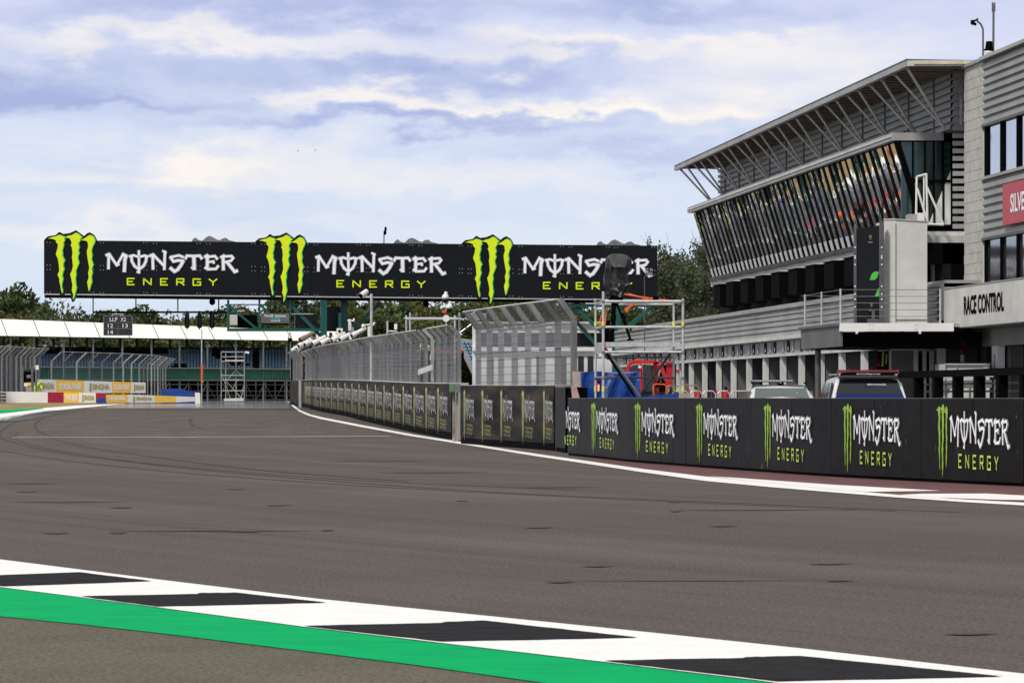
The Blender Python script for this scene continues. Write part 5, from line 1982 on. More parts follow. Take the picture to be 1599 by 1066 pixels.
for (x0, y0, x1, y1, m_) in ((948, 547, 1000, 619, 'galv'), (998, 618, 1046, 554, 'galv_dark'), (948, 552, 995, 624, 'black'), (1057, 556, 1064, 614, 'galv_light')):
    mb = MB()
    mb.tube(at(x0, y0, FD + .1 if m_ != 'galv_dark' else FD + .9), at(x1, y1, FD + .1 if m_ != 'galv_dark' else FD + .9), .028, m_, 8)
    if x0 == 948 and m_ == 'galv':
        mb.tube(at(945, 543, FD), at(951, 552, FD + .05), .034, 'crimson', 8)
    if x0 == 1057:
        mb.tube(at(1058.6, 577, FD + .08), at(1059, 581, FD + .08), .036, 'red', 8)
    mb.build('brace', stw)
mb = MB()
mb.hexa([at(946, 541, FD + .03), at(1063, 541, FD + .03), at(1050, 541.5, BD), at(932, 541.5, BD), at(946, 534, FD + .03), at(1063, 534, FD + .03), at(1050, 535, BD), at(932, 535, BD)], 'galv_light')
mb.hexa([at(929, 553, BD - .3), at(941, 551, FD + .06), at(941.4, 551, FD + .1), at(929.4, 553, BD - .26), at(929, 536, BD - .3), at(941, 535.5, FD + .06), at(941.4, 535.5, FD + .1), at(929.4, 536, BD - .26)], 'clad')
mb.build('platform_board', stw)
# covered camera on a tripod
tv = thing('covered_camera', at(965, 537, 66.8), 'television camera wrapped in black plastic on a tripod on the scaffold tower', 'camera')
cdm = 66.8


def cov(px, py, a):
    return at(px, py, cdm) + Vector((0, a, 0))


ring = [  # (y, left, right, depth half)
    (397, 955, 973, .10), (400, 950, 981, .20), (406, 947, 984, .25), (413, 946.5, 984.5, .26), (420, 945.5, 983, .26), (428, 944, 979, .24), (437, 942.5, 980, .24), (444, 943, 984, .26), (450, 946, 983, .24), (456, 948, 980, .2), (461, 946, 974, .14)]
mb = MB()
nn = 28
i0 = len(mb.v)
for k, (y, xl, xr, dh) in enumerate(ring):
    cx, hw = (xl + xr) / 2, (xr - xl) / 2
    for j in range(nn):
        t = 2 * math.pi * j / nn
        fold = 1 + .08 * math.sin(5 * t + k * .35) + .08 * math.sin(13 * t + k * .5) + rnd.uniform(-.03, .03)
        sx = math.copysign(abs(math.cos(t)) ** .75, math.cos(t)); sy = math.copysign(abs(math.sin(t)) ** .75, math.sin(t))
        p = at(cx + hw * sx * fold, y + rnd.uniform(-.5, .5), cdm) + Vector((0, dh * sy * fold, 0))
        mb.v.append(tuple(p))
kk = mb.mi('tarp_black')
for k in range(len(ring) - 1):
    for j in range(nn):
        q = (j + 1) % nn
        mb.f.append((i0 + k * nn + j, i0 + (k + 1) * nn + j, i0 + (k + 1) * nn + q, i0 + k * nn + q)); mb.m.append(kk); mb.uv.append(None)
mb.f.append(tuple(i0 + j for j in range(nn))); mb.m.append(kk); mb.uv.append(None)
mb.f.append(tuple(i0 + (len(ring) - 1) * nn + j for j in reversed(range(nn)))); mb.m.append(kk); mb.uv.append(None)
for q in range(34):
    x = rnd.uniform(943, 983); y = rnd.uniform(440, 462)
    if y > 454: x = rnd.uniform(948, 976)
    c = at(x, y, cdm) + Vector((0, rnd.uniform(-.30, -.12), 0))
    mb.face([c + Vector((rnd.uniform(-.09, .09), rnd.uniform(-.04, .04), rnd.uniform(-.08, .08))) for _ in range(3)], rnd.choice(('tarp_black', 'tarp_sheen')))
mb.build('plastic_cover', tv)
mb = MB()
mb.v = []
lens = [(951, 400.5), (956, 397.6), (974, 398.2), (978, 403), (978, 412), (975, 418.5), (958, 418.8), (953, 414), (951, 406)]
mb.prism(lens, lambda u, v, q: cov(u, v, q), -.50, -.26, mat('grey_plastic', (.10, .10, .105), .42, c2=(.06, .06, .065), scale=6, bump=.6, bscale=10))
mb.build('hood', tv)
mb = MB()
hx = at(962, 462, cdm)
mb.sphere(hx + Vector((0, 0, -.08)), .15, 'black', 10, 8, (1.1, 1, .7))
for (x, y, q) in ((950, 536, -.5), (984, 531, -.3), (957, 536, .6)):
    e = at(x, y, cdm) + Vector((0, q, 0))
    mb.tube(hx + Vector((0, 0, -.1)), e, .028, 'black', 8, .02)
    mb.tube(hx.lerp(e, .4) + Vector((.02, 0, 0)), e, .035, 'black', 6, .03)
    mb.obox(e, (.07, 0, 0), (0, .07, 0), (0, 0, .02), 'black')
mb.tube(hx + Vector((-.05, 0, -.1)), at(956, 536, cdm), .045, 'black', 8)
mb.tube(at(948, 500, cdm), at(946, 535, cdm), .10, 'black', 6, .07)
mb.tube(at(984, 513, cdm), at(987, 514, cdm), .05, 'black', 6)
mb.build('tripod', tv)
sp = thing('ratchet_strap', at(1000, 466, 66.5), 'bright orange straps and ribbons tied along the top rail of the scaffold tower', 'strap')
mb = MB()
for (x0, y0, x1, y1) in ((976, 459, 1010, 465), (1010, 465, 1050, 469.4), (982, 458.6, 1012, 467), (1008, 464, 1026, 468), (1004, 467.4, 1050, 470)):
    mb.bar(at(x0, y0, 66.3), at(x1, y1, 66.1), .02, .028, 'orange')
mb.bar(at(1020, 465.5, 66.1), at(1029, 467, 66.1), .06, .09, 'black')
mb.build('strap_band', sp)
mb = MB()
for (x0, y0, x1, y1, w_) in ((976, 484, 990, 474, .07), (978, 487, 984, 478, .06), (984, 478, 998, 474.8, .03), (947.8, 480, 945.6, 507, .035), (942, 500, 937, 512, .03), (940, 491, 936.5, 506, .025)):
    mb.bar(at(x0, y0, 66.35), at(x1, y1, 66.3), .02, w_ * .6, 'orange')
mb.build('ribbon', sp)
fx = thing('fire_extinguisher', at(935, 606, 66.9), 'small red fire extinguisher with white label hanging on the scaffold tower', 'extinguisher')
mb = MB(); mb.tube(at(934.5, 611, 66.8), at(934.5, 597.5, 66.8), .05, 'red', 10); mb.tube(at(934.5, 597.5, 66.8), at(934.5, 594.6, 66.8), .02, 'black', 8); mb.tube(at(934.5, 595.5, 66.8), at(937, 598, 66.7), .015, 'black', 6)
mb.build('cylinder', fx)
mb = MB(); mb.prism([(933.6, 610.5), (933.6, 600.5), (936.6, 600.5), (936.6, 610.5)], lambda u, v, q: at(u, v, 66.72 + q), 0, .01, 'white'); mb.build('paper_label', fx)
fls = thing('floodlight_stand', at(1007, 621, 100), 'slim pole with a block of four small lamps standing in front of the sign end', 'floodlight')
mb = MB(); mb.tube((at(1007, 0, 100).x, 100, 0), at(1007, 431, 100), .02, 'galv_dark', 6); mb.build('pole', fls)
for (x, y) in ((1013 - 2.4, 421), (1017.4, 421.4), (1011, 427.4), (1017, 427.6)):
    mb = MB(); mb.obox(at(x, y, 99.7), (.055, 0, 0), (0, .06, 0), (0, 0, .055), 'galv_dark'); mb.obox(at(x, y, 99.63), (.045, 0, 0), (0, .008, 0), (0, 0, .045), 'galv'); mb.build('lamp_head', fls)

# blue covered foam stacks
tp = thing('tarp_stack', at(950, 621, 70), 'tall foam barrier block wrapped in glossy blue sheeting beside the fence end', 'crash barrier')
mb = MB()
nx_, ny_, nz_ = 18, 6, 10
x0, x1 = at(909, 0, 70).x, at(1000, 0, 70).x
zt_ = at(0, 581.5, 70).z
pts = {}


def tarp_pt(u, v, face_):
    x = x0 + (x1 - x0) * u
    z = zt_ * v
    bul = .05 * math.sin(u * 9 + v * 3) + .035 * math.sin(u * 23 - v * 8) + rnd.uniform(-.012, .012)
    if face_ == 'f': return Vector((x, 70 - .06 + bul * (.3 + v), z + (.03 * math.sin(u * 7) if v > .99 else 0)))
    return Vector((x, 70 + 1.3 * v, zt_ + .02 * math.sin(u * 7 + v * 5)))


for fc_ in ('f', 't'):
    gr_ = [[tarp_pt(i / nx_, j / nz_, fc_) for i in range(nx_ + 1)] for j in range(nz_ + 1)]
    if fc_ == 't':
        for i in range(nx_ + 1): gr_[0][i] = last_[i]
    last_ = gr_[-1]
    for j in range(nz_):
        for i in range(nx_):
            mb.face([gr_[j][i], gr_[j][i + 1], gr_[j + 1][i + 1], gr_[j + 1][i]], 'blue_tarp')
    if fc_ == 'f':
        left_ = [r[0] for r in gr_]
for a, b in zip(left_, left_[1:]):
    mb.face([a, b, b + Vector((-.10, .5, 0)), a + Vector((-.12, .5, 0))], 'blue_tarp')
mb.build('blue_sheet', tp)
mb = MB()
mb.hexa([(x0 - .2, 70.1, 0), (x0 + .01, 70.05, 0), (x0 + .01, 71.3, 0), (x0 - .2, 71.3, 0), (x0 - .22, 70.1, zt_ + .03), (x0 + .01, 70.05, zt_ + .02), (x0 + .01, 71.3, zt_ + .02), (x0 - .22, 71.3, zt_ + .03)], 'foam')
mb.box(x0 + .02, x1, 70.05, 71.29, 0, zt_ - .06, 'foam')
mb.build('foam_core', tp)
tp2 = thing('low_tarp_bundle', at(1020, 621, 62), 'low flat bundle half covered in blue sheeting lying right behind the black wall', 'crash barrier')
mb = MB()
ol = [(960, 640), (960, 622.5), (970, 620), (985, 619.5), (1000, 619), (1030, 616.5), (1053, 614), (1060, 614.5), (1060, 640)]
mb.prism(ol, lambda u, v, q: at(u, v, 61.5 + q), 0, 1.3, 'blue_tarp')
mb.build('blue_sheet', tp2)
mb = MB()
mb.prism([(1060.4, 640), (1060.4, 614.6), (1072, 613.6), (1078, 614), (1079, 618), (1079, 640)], lambda u, v, q: at(u, v, 61.4 + q), 0, 1.2, 'foam')
mb.build('foam_end', tp2)
o = MB()
o.prism([(894, 624), (892, 604), (900.5, 603), (906, 622)], lambda u, v, q: at(u, v, 67.5 + q), 0, .2, mat('brick_pink', (.50, .34, .30), .85, var=.3, scale=8))
tag(o.build('foam_wedge', origin=at(898, 621, 67.5)), 'pinkish foam wedge leaning at the end of the banner wall', 'block')
# hoop barriers
hp = [(1021, 1041, 599.5, 'orange', 82), (1043, 1064, 602, 'galv', 84), (1064, 1091, 601, 'brown', 86)]
for x0, x1, y, m_, d in hp:
    mb = MB()
    mb.path([(at(x0, 0, d).x, d, 0), at(x0, y + 3, d), at(x0 + 2.5, y, d), at(x1 - 2.5, y + .6, d), at(x1, y + 4, d), (at(x1, 0, d).x, d, 0)], .02, m_, 6)
    mb.tube(at(x0, 621, d), at(x1, 621, d), .02, m_, 6)
    o = mb.build('hoop_barrier', origin=(at(x0, 0, d).x, d, 0))
    tag(o, {'orange': 'orange tubular hoop barrier in front of the red vehicle', 'galv': 'silver tubular hoop barrier right of the orange one', 'brown': 'brown rusty tubular hoop barrier right of the scaffold tower'}[m_], 'barrier', 'hoop barriers')
crowd = [(1078, 1097), (1098, 1118), (1121, 1140), (1141, 1172), (1050, 1076)]
for k, (x0, x1) in enumerate(crowd):
    d = 92 + k * .5
    r = thing('crowd_barrier', (at(x0, 0, d).x, d, 0), ['crowd barrier just right of the scaffold tower', 'second silver crowd barrier right of the scaffold tower', 'third silver crowd barrier right of the scaffold tower', 'long silver crowd barrier next to the pale car', 'silver crowd barrier partly behind the scaffold tower'][k], 'barrier', 'silver crowd barriers')
    mb = MB()
    H_ = 1.46
    X0, X1 = at(x0, 0, d).x, at(x1, 0, d).x
    mb.path([(X0, d, 0), (X0, d, H_ - .1), (X0 + .08, d, H_), (X1 - .08, d, H_), (X1, d, H_ - .1), (X1, d, 0)], .022, 'galv_light', 6)
    mb.tube((X0, d, .25), (X1, d, .25), .015, 'galv', 6)
    mb.build('frame', r)
    mb = MB()
    n = max(2, int((X1 - X0) / .12))
    for q in range(1, n):
        x = X0 + (X1 - X0) * q / n
        mb.tube((x, d, .25), (x, d, H_), .008, 'galv', 4, cap=False)
    mb.build('bars', r)
for k, x in enumerate((1090, 1134)):
    o = MB()
    p = at(x, 0, 95)
    o.tube((p.x, 95, 0), (p.x, 95, 1.5), .11, 'red', 10); o.tube((p.x, 95, 1.5), (p.x, 95, 1.6), .04, 'black', 8); o.tube((p.x, 95, 1.55), (p.x + .12, 94.95, 1.3), .02, 'black', 6)
    tag(o.build('fire_extinguisher', origin=(p.x, 95, 0)), ['red fire extinguisher by the garage doors nearer the scaffold tower', 'red fire extinguisher by the garage doors nearer the pale car'][k], 'extinguisher', 'extinguishers by the garages')

# red site vehicle (telehandler) behind the scaffold
rv = thing('red_telehandler', at(1018, 621, 98), 'red telehandler with curved cab and orange beacon behind the scaffold tower', 'vehicle')
V = lambda px, py, q=0.0: at(px, py, 98 + q)
mb = MB()
mb.prism([(974, 648), (974, 612), (980, 610), (1060, 612), (1064, 620), (1064, 648)], V, .1, 2.0, 'door_dark')
mb.prism([(1020, 612), (1020, 566), (1029, 565), (1029, 612)], V, .3, 2.0, 'red')
mb.prism([(1041, 604), (1041, 566), (1051, 566), (1051, 604)], V, .4, 1.8, 'red')
mb.prism([(1029, 612), (1029, 570), (1041, 570), (1041, 612)], V, 1.0, 1.9, 'door_dark')
mb.prism([(1020, 568), (1020, 564), (1051, 564.6), (1051, 568)], V, .3, 1.9, 'red')
mb.build('body', rv)
mb = MB()
out = [(975, 612), (976.5, 580), (980, 569), (986, 564.5), (1000, 563.4), (1022, 563), (1022, 567)]
inn = [(1022, 568), (1002, 567.5), (988, 569), (984, 574), (982.5, 584), (981.5, 612)]
mb.prism(out + inn, V, 0, .12, 'red')
mb.prism([(a, b) for a, b in out + inn], V, 1.5, 1.62, 'red')
mb.prism([(1000, 612), (999.5, 568), (1003.5, 568), (1005, 612)], V, -.02, .1, 'red')
mb.prism([(980, 566.6), (986, 563), (1022, 562), (1022, 564.6)], V, .1, 1.6, 'red')
mb.build('cab_frame', rv)
mb = MB()
mb.prism([(982.6, 611), (984.4, 575), (988.4, 570), (999, 569), (999.6, 611)], V, .02, .06, 'car_glass')
mb.prism([(1005, 611), (1004, 569), (1017, 569), (1019, 611)], V, .02, .06, 'car_glass')
mb.build('cab_window', rv)
mb = MB()
mb.tube(V(1000, 574.5, -.2), V(1000, 571, -.2), .06, 'white', 8); mb.tube(V(1002.6, 607, -.2), V(1000.6, 575, -.2), .045, 'red', 8)
mb.build('exhaust_stack', rv)
mb = MB()
mb.tube(V(997.6, 562.4, .6), V(997.6, 557.6, .6), .055, 'orange', 10); mb.tube(V(995, 561.4, .6), V(1000, 561.4, .6), .04, 'orange', 8)
mb.build('beacon', rv)
mb = MB()
mb.bar(V(1032, 570, -.1), V(1046, 606, -.1), .1, .12, 'red'); mb.bar(V(1026, 605, -.1), V(1037, 570, -.1), .06, .08, 'black')
mb.prism([(1027, 597), (1030, 572), (1033, 572), (1033, 597)], V, -.02, .05, 'galv_light')
mb.build('boom', rv)
for x in (987, 1045):
    mb = MB()
    c = V(x, 655, -.25)
    mb.tube((c.x, c.y, .5), (c.x, c.y + .35, .5), .5, 'tyre', 20)
    mb.tube((c.x, c.y - .02, .5), (c.x, c.y, .5), .22, 'wall_pale', 14)
    mb.build('wheel', rv)

# ================================================================== CARS


def car(cx, y0, L_, W_w, H_, label, body_m, glass_m, suv=True):
    """car heading +Y (tail towards the camera), tail at y0"""
    r = thing('parked_car', (cx, y0, 0), label, 'car', 'safety cars behind the wall')
    hw = W_w / 2
    # profile stations along y: (y, z_bottom, z_belt, half width at belt, half width at sill)
    belt = 1.04 if suv else .98
    mb = MB()
    secs = []
    prof = [(0.0, .42, belt - .10, .80), (.06, .35, belt - .02, .93), (.35, .28, belt, .99), (1.2, .26, belt - .01, 1.0), (L_ * .55, .26, belt - .03, 1.0), (L_ * .74, .26, belt - .07, .99), (L_ * .9, .28, belt - .2, .95), (L_ - .08, .34, belt - .34, .85), (L_, .42, belt - .45, .74)]
    ring_ = []
    for (y, zb_, zt2, k) in prof:
        h2 = hw * k
        ring_.append([(cx - h2 * .92, y0 + y, zb_), (cx - h2, y0 + y, zb_ + (zt2 - zb_) * .35), (cx - h2 * .985, y0 + y, zb_ + (zt2 - zb_) * .75), (cx - h2 * .93, y0 + y, zt2), (cx, y0 + y, zt2 + .03),
                      (cx + h2 * .93, y0 + y, zt2), (cx + h2 * .985, y0 + y, zb_ + (zt2 - zb_) * .75), (cx + h2, y0 + y, zb_ + (zt2 - zb_) * .35), (cx + h2 * .92, y0 + y, zb_)])
    i0 = len(mb.v)
    n = 9
    for rr_ in ring_: mb.v += rr_
    k_ = mb.mi(body_m)
    for a in range(len(ring_) - 1):
        for b in range(n):
            c = (b + 1) % n
            mb.f.append((i0 + a * n + b, i0 + a * n + c, i0 + (a + 1) * n + c, i0 + (a + 1) * n + b)); mb.m.append(k_); mb.uv.append(None)
    mb.f.append(tuple(i0 + b for b in reversed(range(n)))); mb.m.append(k_); mb.uv.append(None)
    mb.f.append(tuple(i0 + (len(ring_) - 1) * n + b for b in range(n))); mb.m.append(k_); mb.uv.append(None)
    # greenhouse with rounded roof
    gy = [(.18 if suv else .75, belt - .02, .90), (.30 if suv else 1.05, belt + .25, .845), (.48 if suv else 1.5, H_ - .12, .77), (.75 if suv else 1.9, H_ - .02, .72), (L_ * .38, H_, .73), (L_ * .50, H_ - .03, .75), (L_ * .60, H_ - .22, .80), (L_ * .72, belt - .04, .89)]
    ring_ = []
    for (y, z, k) in gy:
        h2 = hw * k
        t = max(0, (z - belt) / (H_ - belt))
        wb = hw * .91
        ring_.append([(cx - wb, y0 + y, belt - .06), (cx - (wb + (h2 - wb) * 1), y0 + y, z - .05 * t - .0), (cx - h2 * .86, y0 + y, z), (cx, y0 + y, z + .025 * t), (cx + h2 * .86, y0 + y, z), (cx + h2, y0 + y, z - .05 * t), (cx + wb, y0 + y, belt - .06)])
    i0 = len(mb.v); n = 7
    for rr_ in ring_: mb.v += rr_
    for a in range(len(ring_) - 1):
        for b in range(n - 1):
            mb.f.append((i0 + a * n + b, i0 + a * n + b + 1, i0 + (a + 1) * n + b + 1, i0 + (a + 1) * n + b)); mb.m.append(k_); mb.uv.append(None)
    body = mb.build('body', r, smooth=True)
    md = body.modifiers.new('edge', 'EDGE_SPLIT'); md.split_angle = R(38)
    # rear window
    q = (gy[0], gy[1], gy[2])
    mb = MB()
    ya, za, yb2, zb2 = q[0][0] + (.10 if suv else .02), (1.335 if suv else belt + .05), q[2][0], H_ - .07
    wa_, wb_ = (hw * .77, hw * .66) if suv else (hw * .78, hw * .66)
    mb.hexa([(cx - wa_, y0 + ya - .03, za), (cx + wa_, y0 + ya - .03, za), (cx + wa_, y0 + ya + .05, za), (cx - wa_, y0 + ya + .05, za), (cx - wb_, y0 + yb2 - .05, zb2), (cx + wb_, y0 + yb2 - .05, zb2), (cx + wb_, y0 + yb2 + .03, zb2), (cx - wb_, y0 + yb2 + .03, zb2)], glass_m)
    mb.build('rear_window', r)
    if suv:
        mb = MB()
        mb.hexa([(cx - wb_ - .03, y0 + yb2 - .17, zb2 + .02), (cx + wb_ + .03, y0 + yb2 - .17, zb2 + .02), (cx + wb_ + .02, y0 + yb2 + .25, zb2 + .05), (cx - wb_ - .02, y0 + yb2 + .25, zb2 + .05), (cx - wb_ - .02, y0 + yb2 - .16, zb2 + .06), (cx + wb_ + .02, y0 + yb2 - .16, zb2 + .06), (cx + wb_, y0 + yb2 + .25, zb2 + .10), (cx - wb_, y0 + yb2 + .25, zb2 + .10)], 'black_gloss')
        mb.build('roof_spoiler', r)
    # side windows
    for sd in (-1, 1):
        cuts = [(.62, 1.25), (1.33, 2.2), (2.28, 3.02)] if suv else [(1.25, 1.75), (1.83, 2.55), (2.63, 3.1)]
        for (a, b) in cuts:
            mb = MB()
            def sp_(y, z):
                t = (z - belt) / (H_ - belt)
                kk2 = .91 + (.775 - .91) * t
                return Vector((cx + sd * (hw * kk2 + .015), y0 + y, z))
            za, zb2 = belt + .02, H_ - .14
            sl0 = .12 if a == cuts[0][0] else 0
            sl1 = .45 if b == cuts[2][1] else 0
            P4 = [sp_(a, za), sp_(b, za), sp_(b - sl1, zb2), sp_(a + sl0, zb2)]
            I4 = [p - Vector((sd * .04, 0, 0)) for p in P4]
            mb.hexa(I4 + P4, glass_m)
            mb.build('side_window', r)
        mb = MB()
        c = Vector((cx + sd * (hw + .1), y0 + L_ * .66, belt + .08))
        mb.sphere(c, .12, 'black_gloss', 10, 8, (1.1, .7, .8)); mb.tube(c, c - Vector((sd * .2, 0, .05)), .03, 'black', 6)
        mb.build('wing_mirror', r)
        mb = MB()
        z0 = belt - .2
        mb.hexa([(cx + sd * hw * .55, y0 - .01, z0), (cx + sd * hw * .90, y0 + .03, z0), (cx + sd * hw * .90, y0 + .12, z0), (cx + sd * hw * .55, y0 + .1, z0), (cx + sd * hw * .55, y0 - .0, z0 + .15), (cx + sd * hw * .90, y0 + .04, z0 + .17), (cx + sd * hw * .9, y0 + .12, z0 + .17), (cx + sd * hw * .55, y0 + .1, z0 + .15)], 'red')
        mb.build('tail_light', r)
        for yy in (.85, L_ - .95):
            mb = MB()
            R_ = .37 if suv else .33
            mb.tube((cx + sd * (hw - .22), y0 + yy, R_), (cx + sd * (hw + .015), y0 + yy, R_), R_, 'tyre', 24)
            wh = mb.build('wheel', r)
            mb = MB()
            mb.tube((cx + sd * (hw + .015), y0 + yy, R_), (cx + sd * (hw + .03), y0 + yy, R_), R_ * .66, 'galv_light', 16)
            mb.build('rim', wh)
        mb = MB()
        mb.bar((cx + sd * hw * .70, y0 + (.8 if suv else 1.95), H_ + .05), (cx + sd * hw * .70, y0 + L_ * .46, H_ + .06), .04, .03, 'black' if not suv else 'galv_light')
        mb.build('roof_rail', r)
    mb = MB()
    mb.box(cx - .26, cx + .26, y0 - .03, y0 - .005, .62, .74, 'tape_yellow')
    mb.build('number_board', r)
    mb = MB()
    mb.box(cx - hw * .93, cx + hw * .93, y0 - .05, y0 + .3, .30, .52, 'black')
    mb.build('rear_bumper', r)
    return r


suv = car(8.22, 69, 4.85, 2.0, 1.74, 'blue and white safety car with red light bar on its roof parked behind the wall', 'car_white', 'car_glass', True)
mb = MB()
mb.box(8.22 - .9, 8.22 + .9, 68.93, 68.99, .82, 1.10, 'car_blue')
mb.hexa([(7.3, 68.95, 1.06), (9.14, 68.95, 1.06), (9.14, 69.2, 1.0), (7.3, 69.2, 1.0), (7.34, 69.02, 1.12), (9.10, 69.02, 1.12), (9.10, 69.24, 1.12), (7.34, 69.24, 1.12)], 'car_blue')
mb.hexa([(7.38, 69.10, 1.12), (9.06, 69.10, 1.12), (9.06, 69.25, 1.12), (7.38, 69.25, 1.12), (7.46, 69.17, 1.33), (8.98, 69.17, 1.33), (8.98, 69.3, 1.33), (7.46, 69.3, 1.33)], 'car_blue')
mb.build('blue_tailgate', suv)
lbx = MB()
lbx.hexa([(7.62, 70.05, 1.85), (8.98, 70.05, 1.85), (8.98, 70.35, 1.85), (7.62, 70.35, 1.85), (7.64, 70.08, 1.90), (8.96, 70.08, 1.90), (8.96, 70.32, 1.90), (7.64, 70.32, 1.90)], 'lamp_red')
for x in (7.6, 8.3, 8.96):
    lbx.box(x, x + .05, 70.06, 70.33, 1.82, 1.905, 'crimson')
lbx.build('light_bar', suv)
mb = MB()
mb.hexa([(7.62, 70.0, 1.77), (9.0, 70.0, 1.77), (8.9, 70.5, 1.77), (7.7, 70.5, 1.77), (7.66, 70.03, 1.845), (8.96, 70.03, 1.845), (8.88, 70.5, 1.845), (7.74, 70.5, 1.845)], 'black')
put_text(mb, 'bmw-m-safetycar.com', lambda u, v, q: Vector((u, 70.0 - q, v)), 8.02, 8.56, 1.785, 1.825, .004, 'print_white')
mb.build('roof_board', suv)
mb = MB()
fw = lambda u, v, q: Vector((u, 69.33 - q, v))
put_text(mb, 'POWER', fw, 8.28, 8.62, 1.535, 1.575, .02, 'print_white')
put_text(mb, 'M', fw, 8.19, 8.26, 1.535, 1.575, .02, 'print_white', .02)
mb.prism([(8.12, 1.535), (8.15, 1.575), (8.17, 1.575), (8.14, 1.535)], fw, .02, .01, 'car_blue')
mb.prism([(8.15, 1.535), (8.18, 1.575), (8.195, 1.575), (8.165, 1.535)], fw, .02, .01, 'red')
mb.build('tailgate_script', suv)
mb = MB()
mb.sphere((8.36, 70.0 - .25, 1.76), .05, 'car_blue', 8, 6, (.6, 1.3, 1))
mb.build('roof_fin', suv)
sc2 = car(6.42, 70.5, 4.7, 1.82, 1.555, 'silver white car with a dark roof light bar parked left of the blue one', 'car_silver', 'car_glass_pale', False)
mb = MB()
mb.box(5.78, 6.78, 72.7, 72.95, 1.63, 1.68, 'galv_dark'); mb.box(5.78, 6.78, 72.68, 72.70, 1.655, 1.675, 'galv_light')
mb.box(6.0, 6.05, 72.75, 72.9, 1.55, 1.63, 'black'); mb.box(6.52, 6.57, 72.75, 72.9, 1.55, 1.63, 'black')
mb.build('light_bar', sc2)
mb = MB()
mb.tube((6.42, 72.0, 1.54), (6.42, 72.0, 1.60), .03, 'black', 6); mb.tube((6.34, 72.0, 1.575), (6.5, 72.0, 1.575), .02, 'black', 6)
mb.build('roof_fin', sc2)
mb = MB()
put_text(mb, 'Car', lambda u, v, q: Vector((u, 71.42 + (v - 1.05) * 1.15 - q, v)), 6.72, 7.02, 1.22, 1.37, .02, 'print_white')
mb.build('window_script', sc2)

# ================================================================== FAR LEFT: banner barriers, fences, grandstand
def flat_wall(name, label, segs, d, y_top, y_bot, thick=.6, cat='barrier', dslope=0.0):
    """segs: (x0, x1, material, text, text material); y given as fn(px)"""
    x_mid = (segs[0][0] + segs[-1][1]) / 2
    D_ = lambda x: d + dslope * (x - segs[0][0])
    p = at(x_mid, 0, D_(x_mid))
    r = thing(name, (p.x, p.y, G(p.y)), label, cat)
    for (x0, x1, m_, tx, tm) in segs:
        mb = MB()
        mb.prism([(x0, y_bot(x0)), (x0, y_top(x0)), (x1, y_top(x1)), (x1, y_bot(x1))], lambda u, v, q: at(u, v, D_(u) + q), 0, thick, m_)
        fn = lambda u, v, q: at(u, v, D_(u) - q)
        w_ = x1 - x0
        h0, h1 = y_bot((x0 + x1) / 2), y_top((x0 + x1) / 2)
        if tx:
            put_text(mb, tx, fn, x0 + w_ * (.30 if m_ == 'white' else .10), x1 - w_ * .10, h0 + (h1 - h0) * .28, h0 + (h1 - h0) * .76, .03, tm, .03)
            if m_ == 'white':
                mb.prism([(x0 + w_ * .18, h0 + (h1 - h0) * .15), (x0 + w_ * .20, h0 + (h1 - h0) * .88), (x0 + w_ * .26, h0 + (h1 - h0) * .8), (x0 + w_ * .26, h0 + (h1 - h0) * .2)], fn, .03, .01, tm)
        mb.build('banner_panel', r)
    return r


flat_wall('banner_barrier', 'upper white and yellow beer banner wall in the far left distance', [(57, 88, 'white', 'SINGHA', 'gold'), (88, 132, 'yellow', 'THE ORIGINAL THAI BEER', 'print_white'), (132, 175.5, 'white', 'SINGHA', 'gold'), (175.5, 205.5, 'yellow', 'THE ORIGINAL THAI BEER', 'print_white'), (205.5, 228, 'white', 'SINGHA', 'gold')], 236, lambda x: 592 + (x - 57) * .029, lambda x: 613.4, .5, dslope=.03)
flat_wall('banner_barrier', 'lower white crimson and yellow barrier wall standing on the dry grass', [(10, 75, 'white', None, None), (75, 100, 'crimson', None, None), (100, 124, 'yellow', 'THAI BEER', 'print_white'), (124, 150, 'white', 'SINGHA', 'gold'), (150, 166, 'crimson', None, None)], 224, lambda x: 611 + (x - 10) * .016, lambda x: 629.5, .6)
flat_wall('banner_barrier', 'tapering yellow and white barrier in front of the blue covers', [(166, 200.5, 'yellow', 'THE ORIGINAL', 'print_white'), (200.5, 242, 'white', 'SINGHA', 'gold'), (242, 275.5, 'yellow', None, None), (275.5, 306, 'white', None, None)], 216, lambda x: 615.6 + max(0, x - 200) * .038, lambda x: 628.2 - max(0, x - 270) * .05, .5, dslope=.02)
for (pts_, d, lab, m_) in (([(252, 629), (252, 607), (287, 606.5), (292, 610), (305, 612), (306, 629)], 226, 'blue covered foam stack at the far end of the yellow barrier', 'blue_tarp'), ([(152, 629.5), (151, 624), (158, 620), (166, 622), (167, 629.5)], 214, 'small blue covered bundle against the crimson panel', 'blue_tarp')):
    mb = MB()
    mb.prism(pts_, lambda u, v, q: at(u, v, d + q), 0, 1.4, m_)
    if d == 226:
        mb.prism([(305, 629), (305, 612.4), (313, 613), (313.4, 629)], lambda u, v, q: at(u, v, d - .1 + q), 0, 1.4, 'white')
        mb.prism([(252, 631.6), (252, 629.1), (292, 629.1), (292, 631.6)], lambda u, v, q: at(u, v, d - .1 + q), 0, 1.4, 'car_blue')
    p = at(pts_[0][0], 0, d)
    tag(mb.build('foam_stack', origin=(p.x, d, G(d))), lab, 'crash barrier')
mp2 = thing('marshal_post', at(46, 621, 228), 'small marshal post with dark frame and coloured squares by the left fence', 'marshal post')
Q = lambda px, py, q=0: at(px, py, 228 + q)
mb = MB()
for x in (35.6, 51, 57):
    mb.tube(Q(x, 613), Q(x, 572 if x > 40 else 571), .09, 'galv', 6)
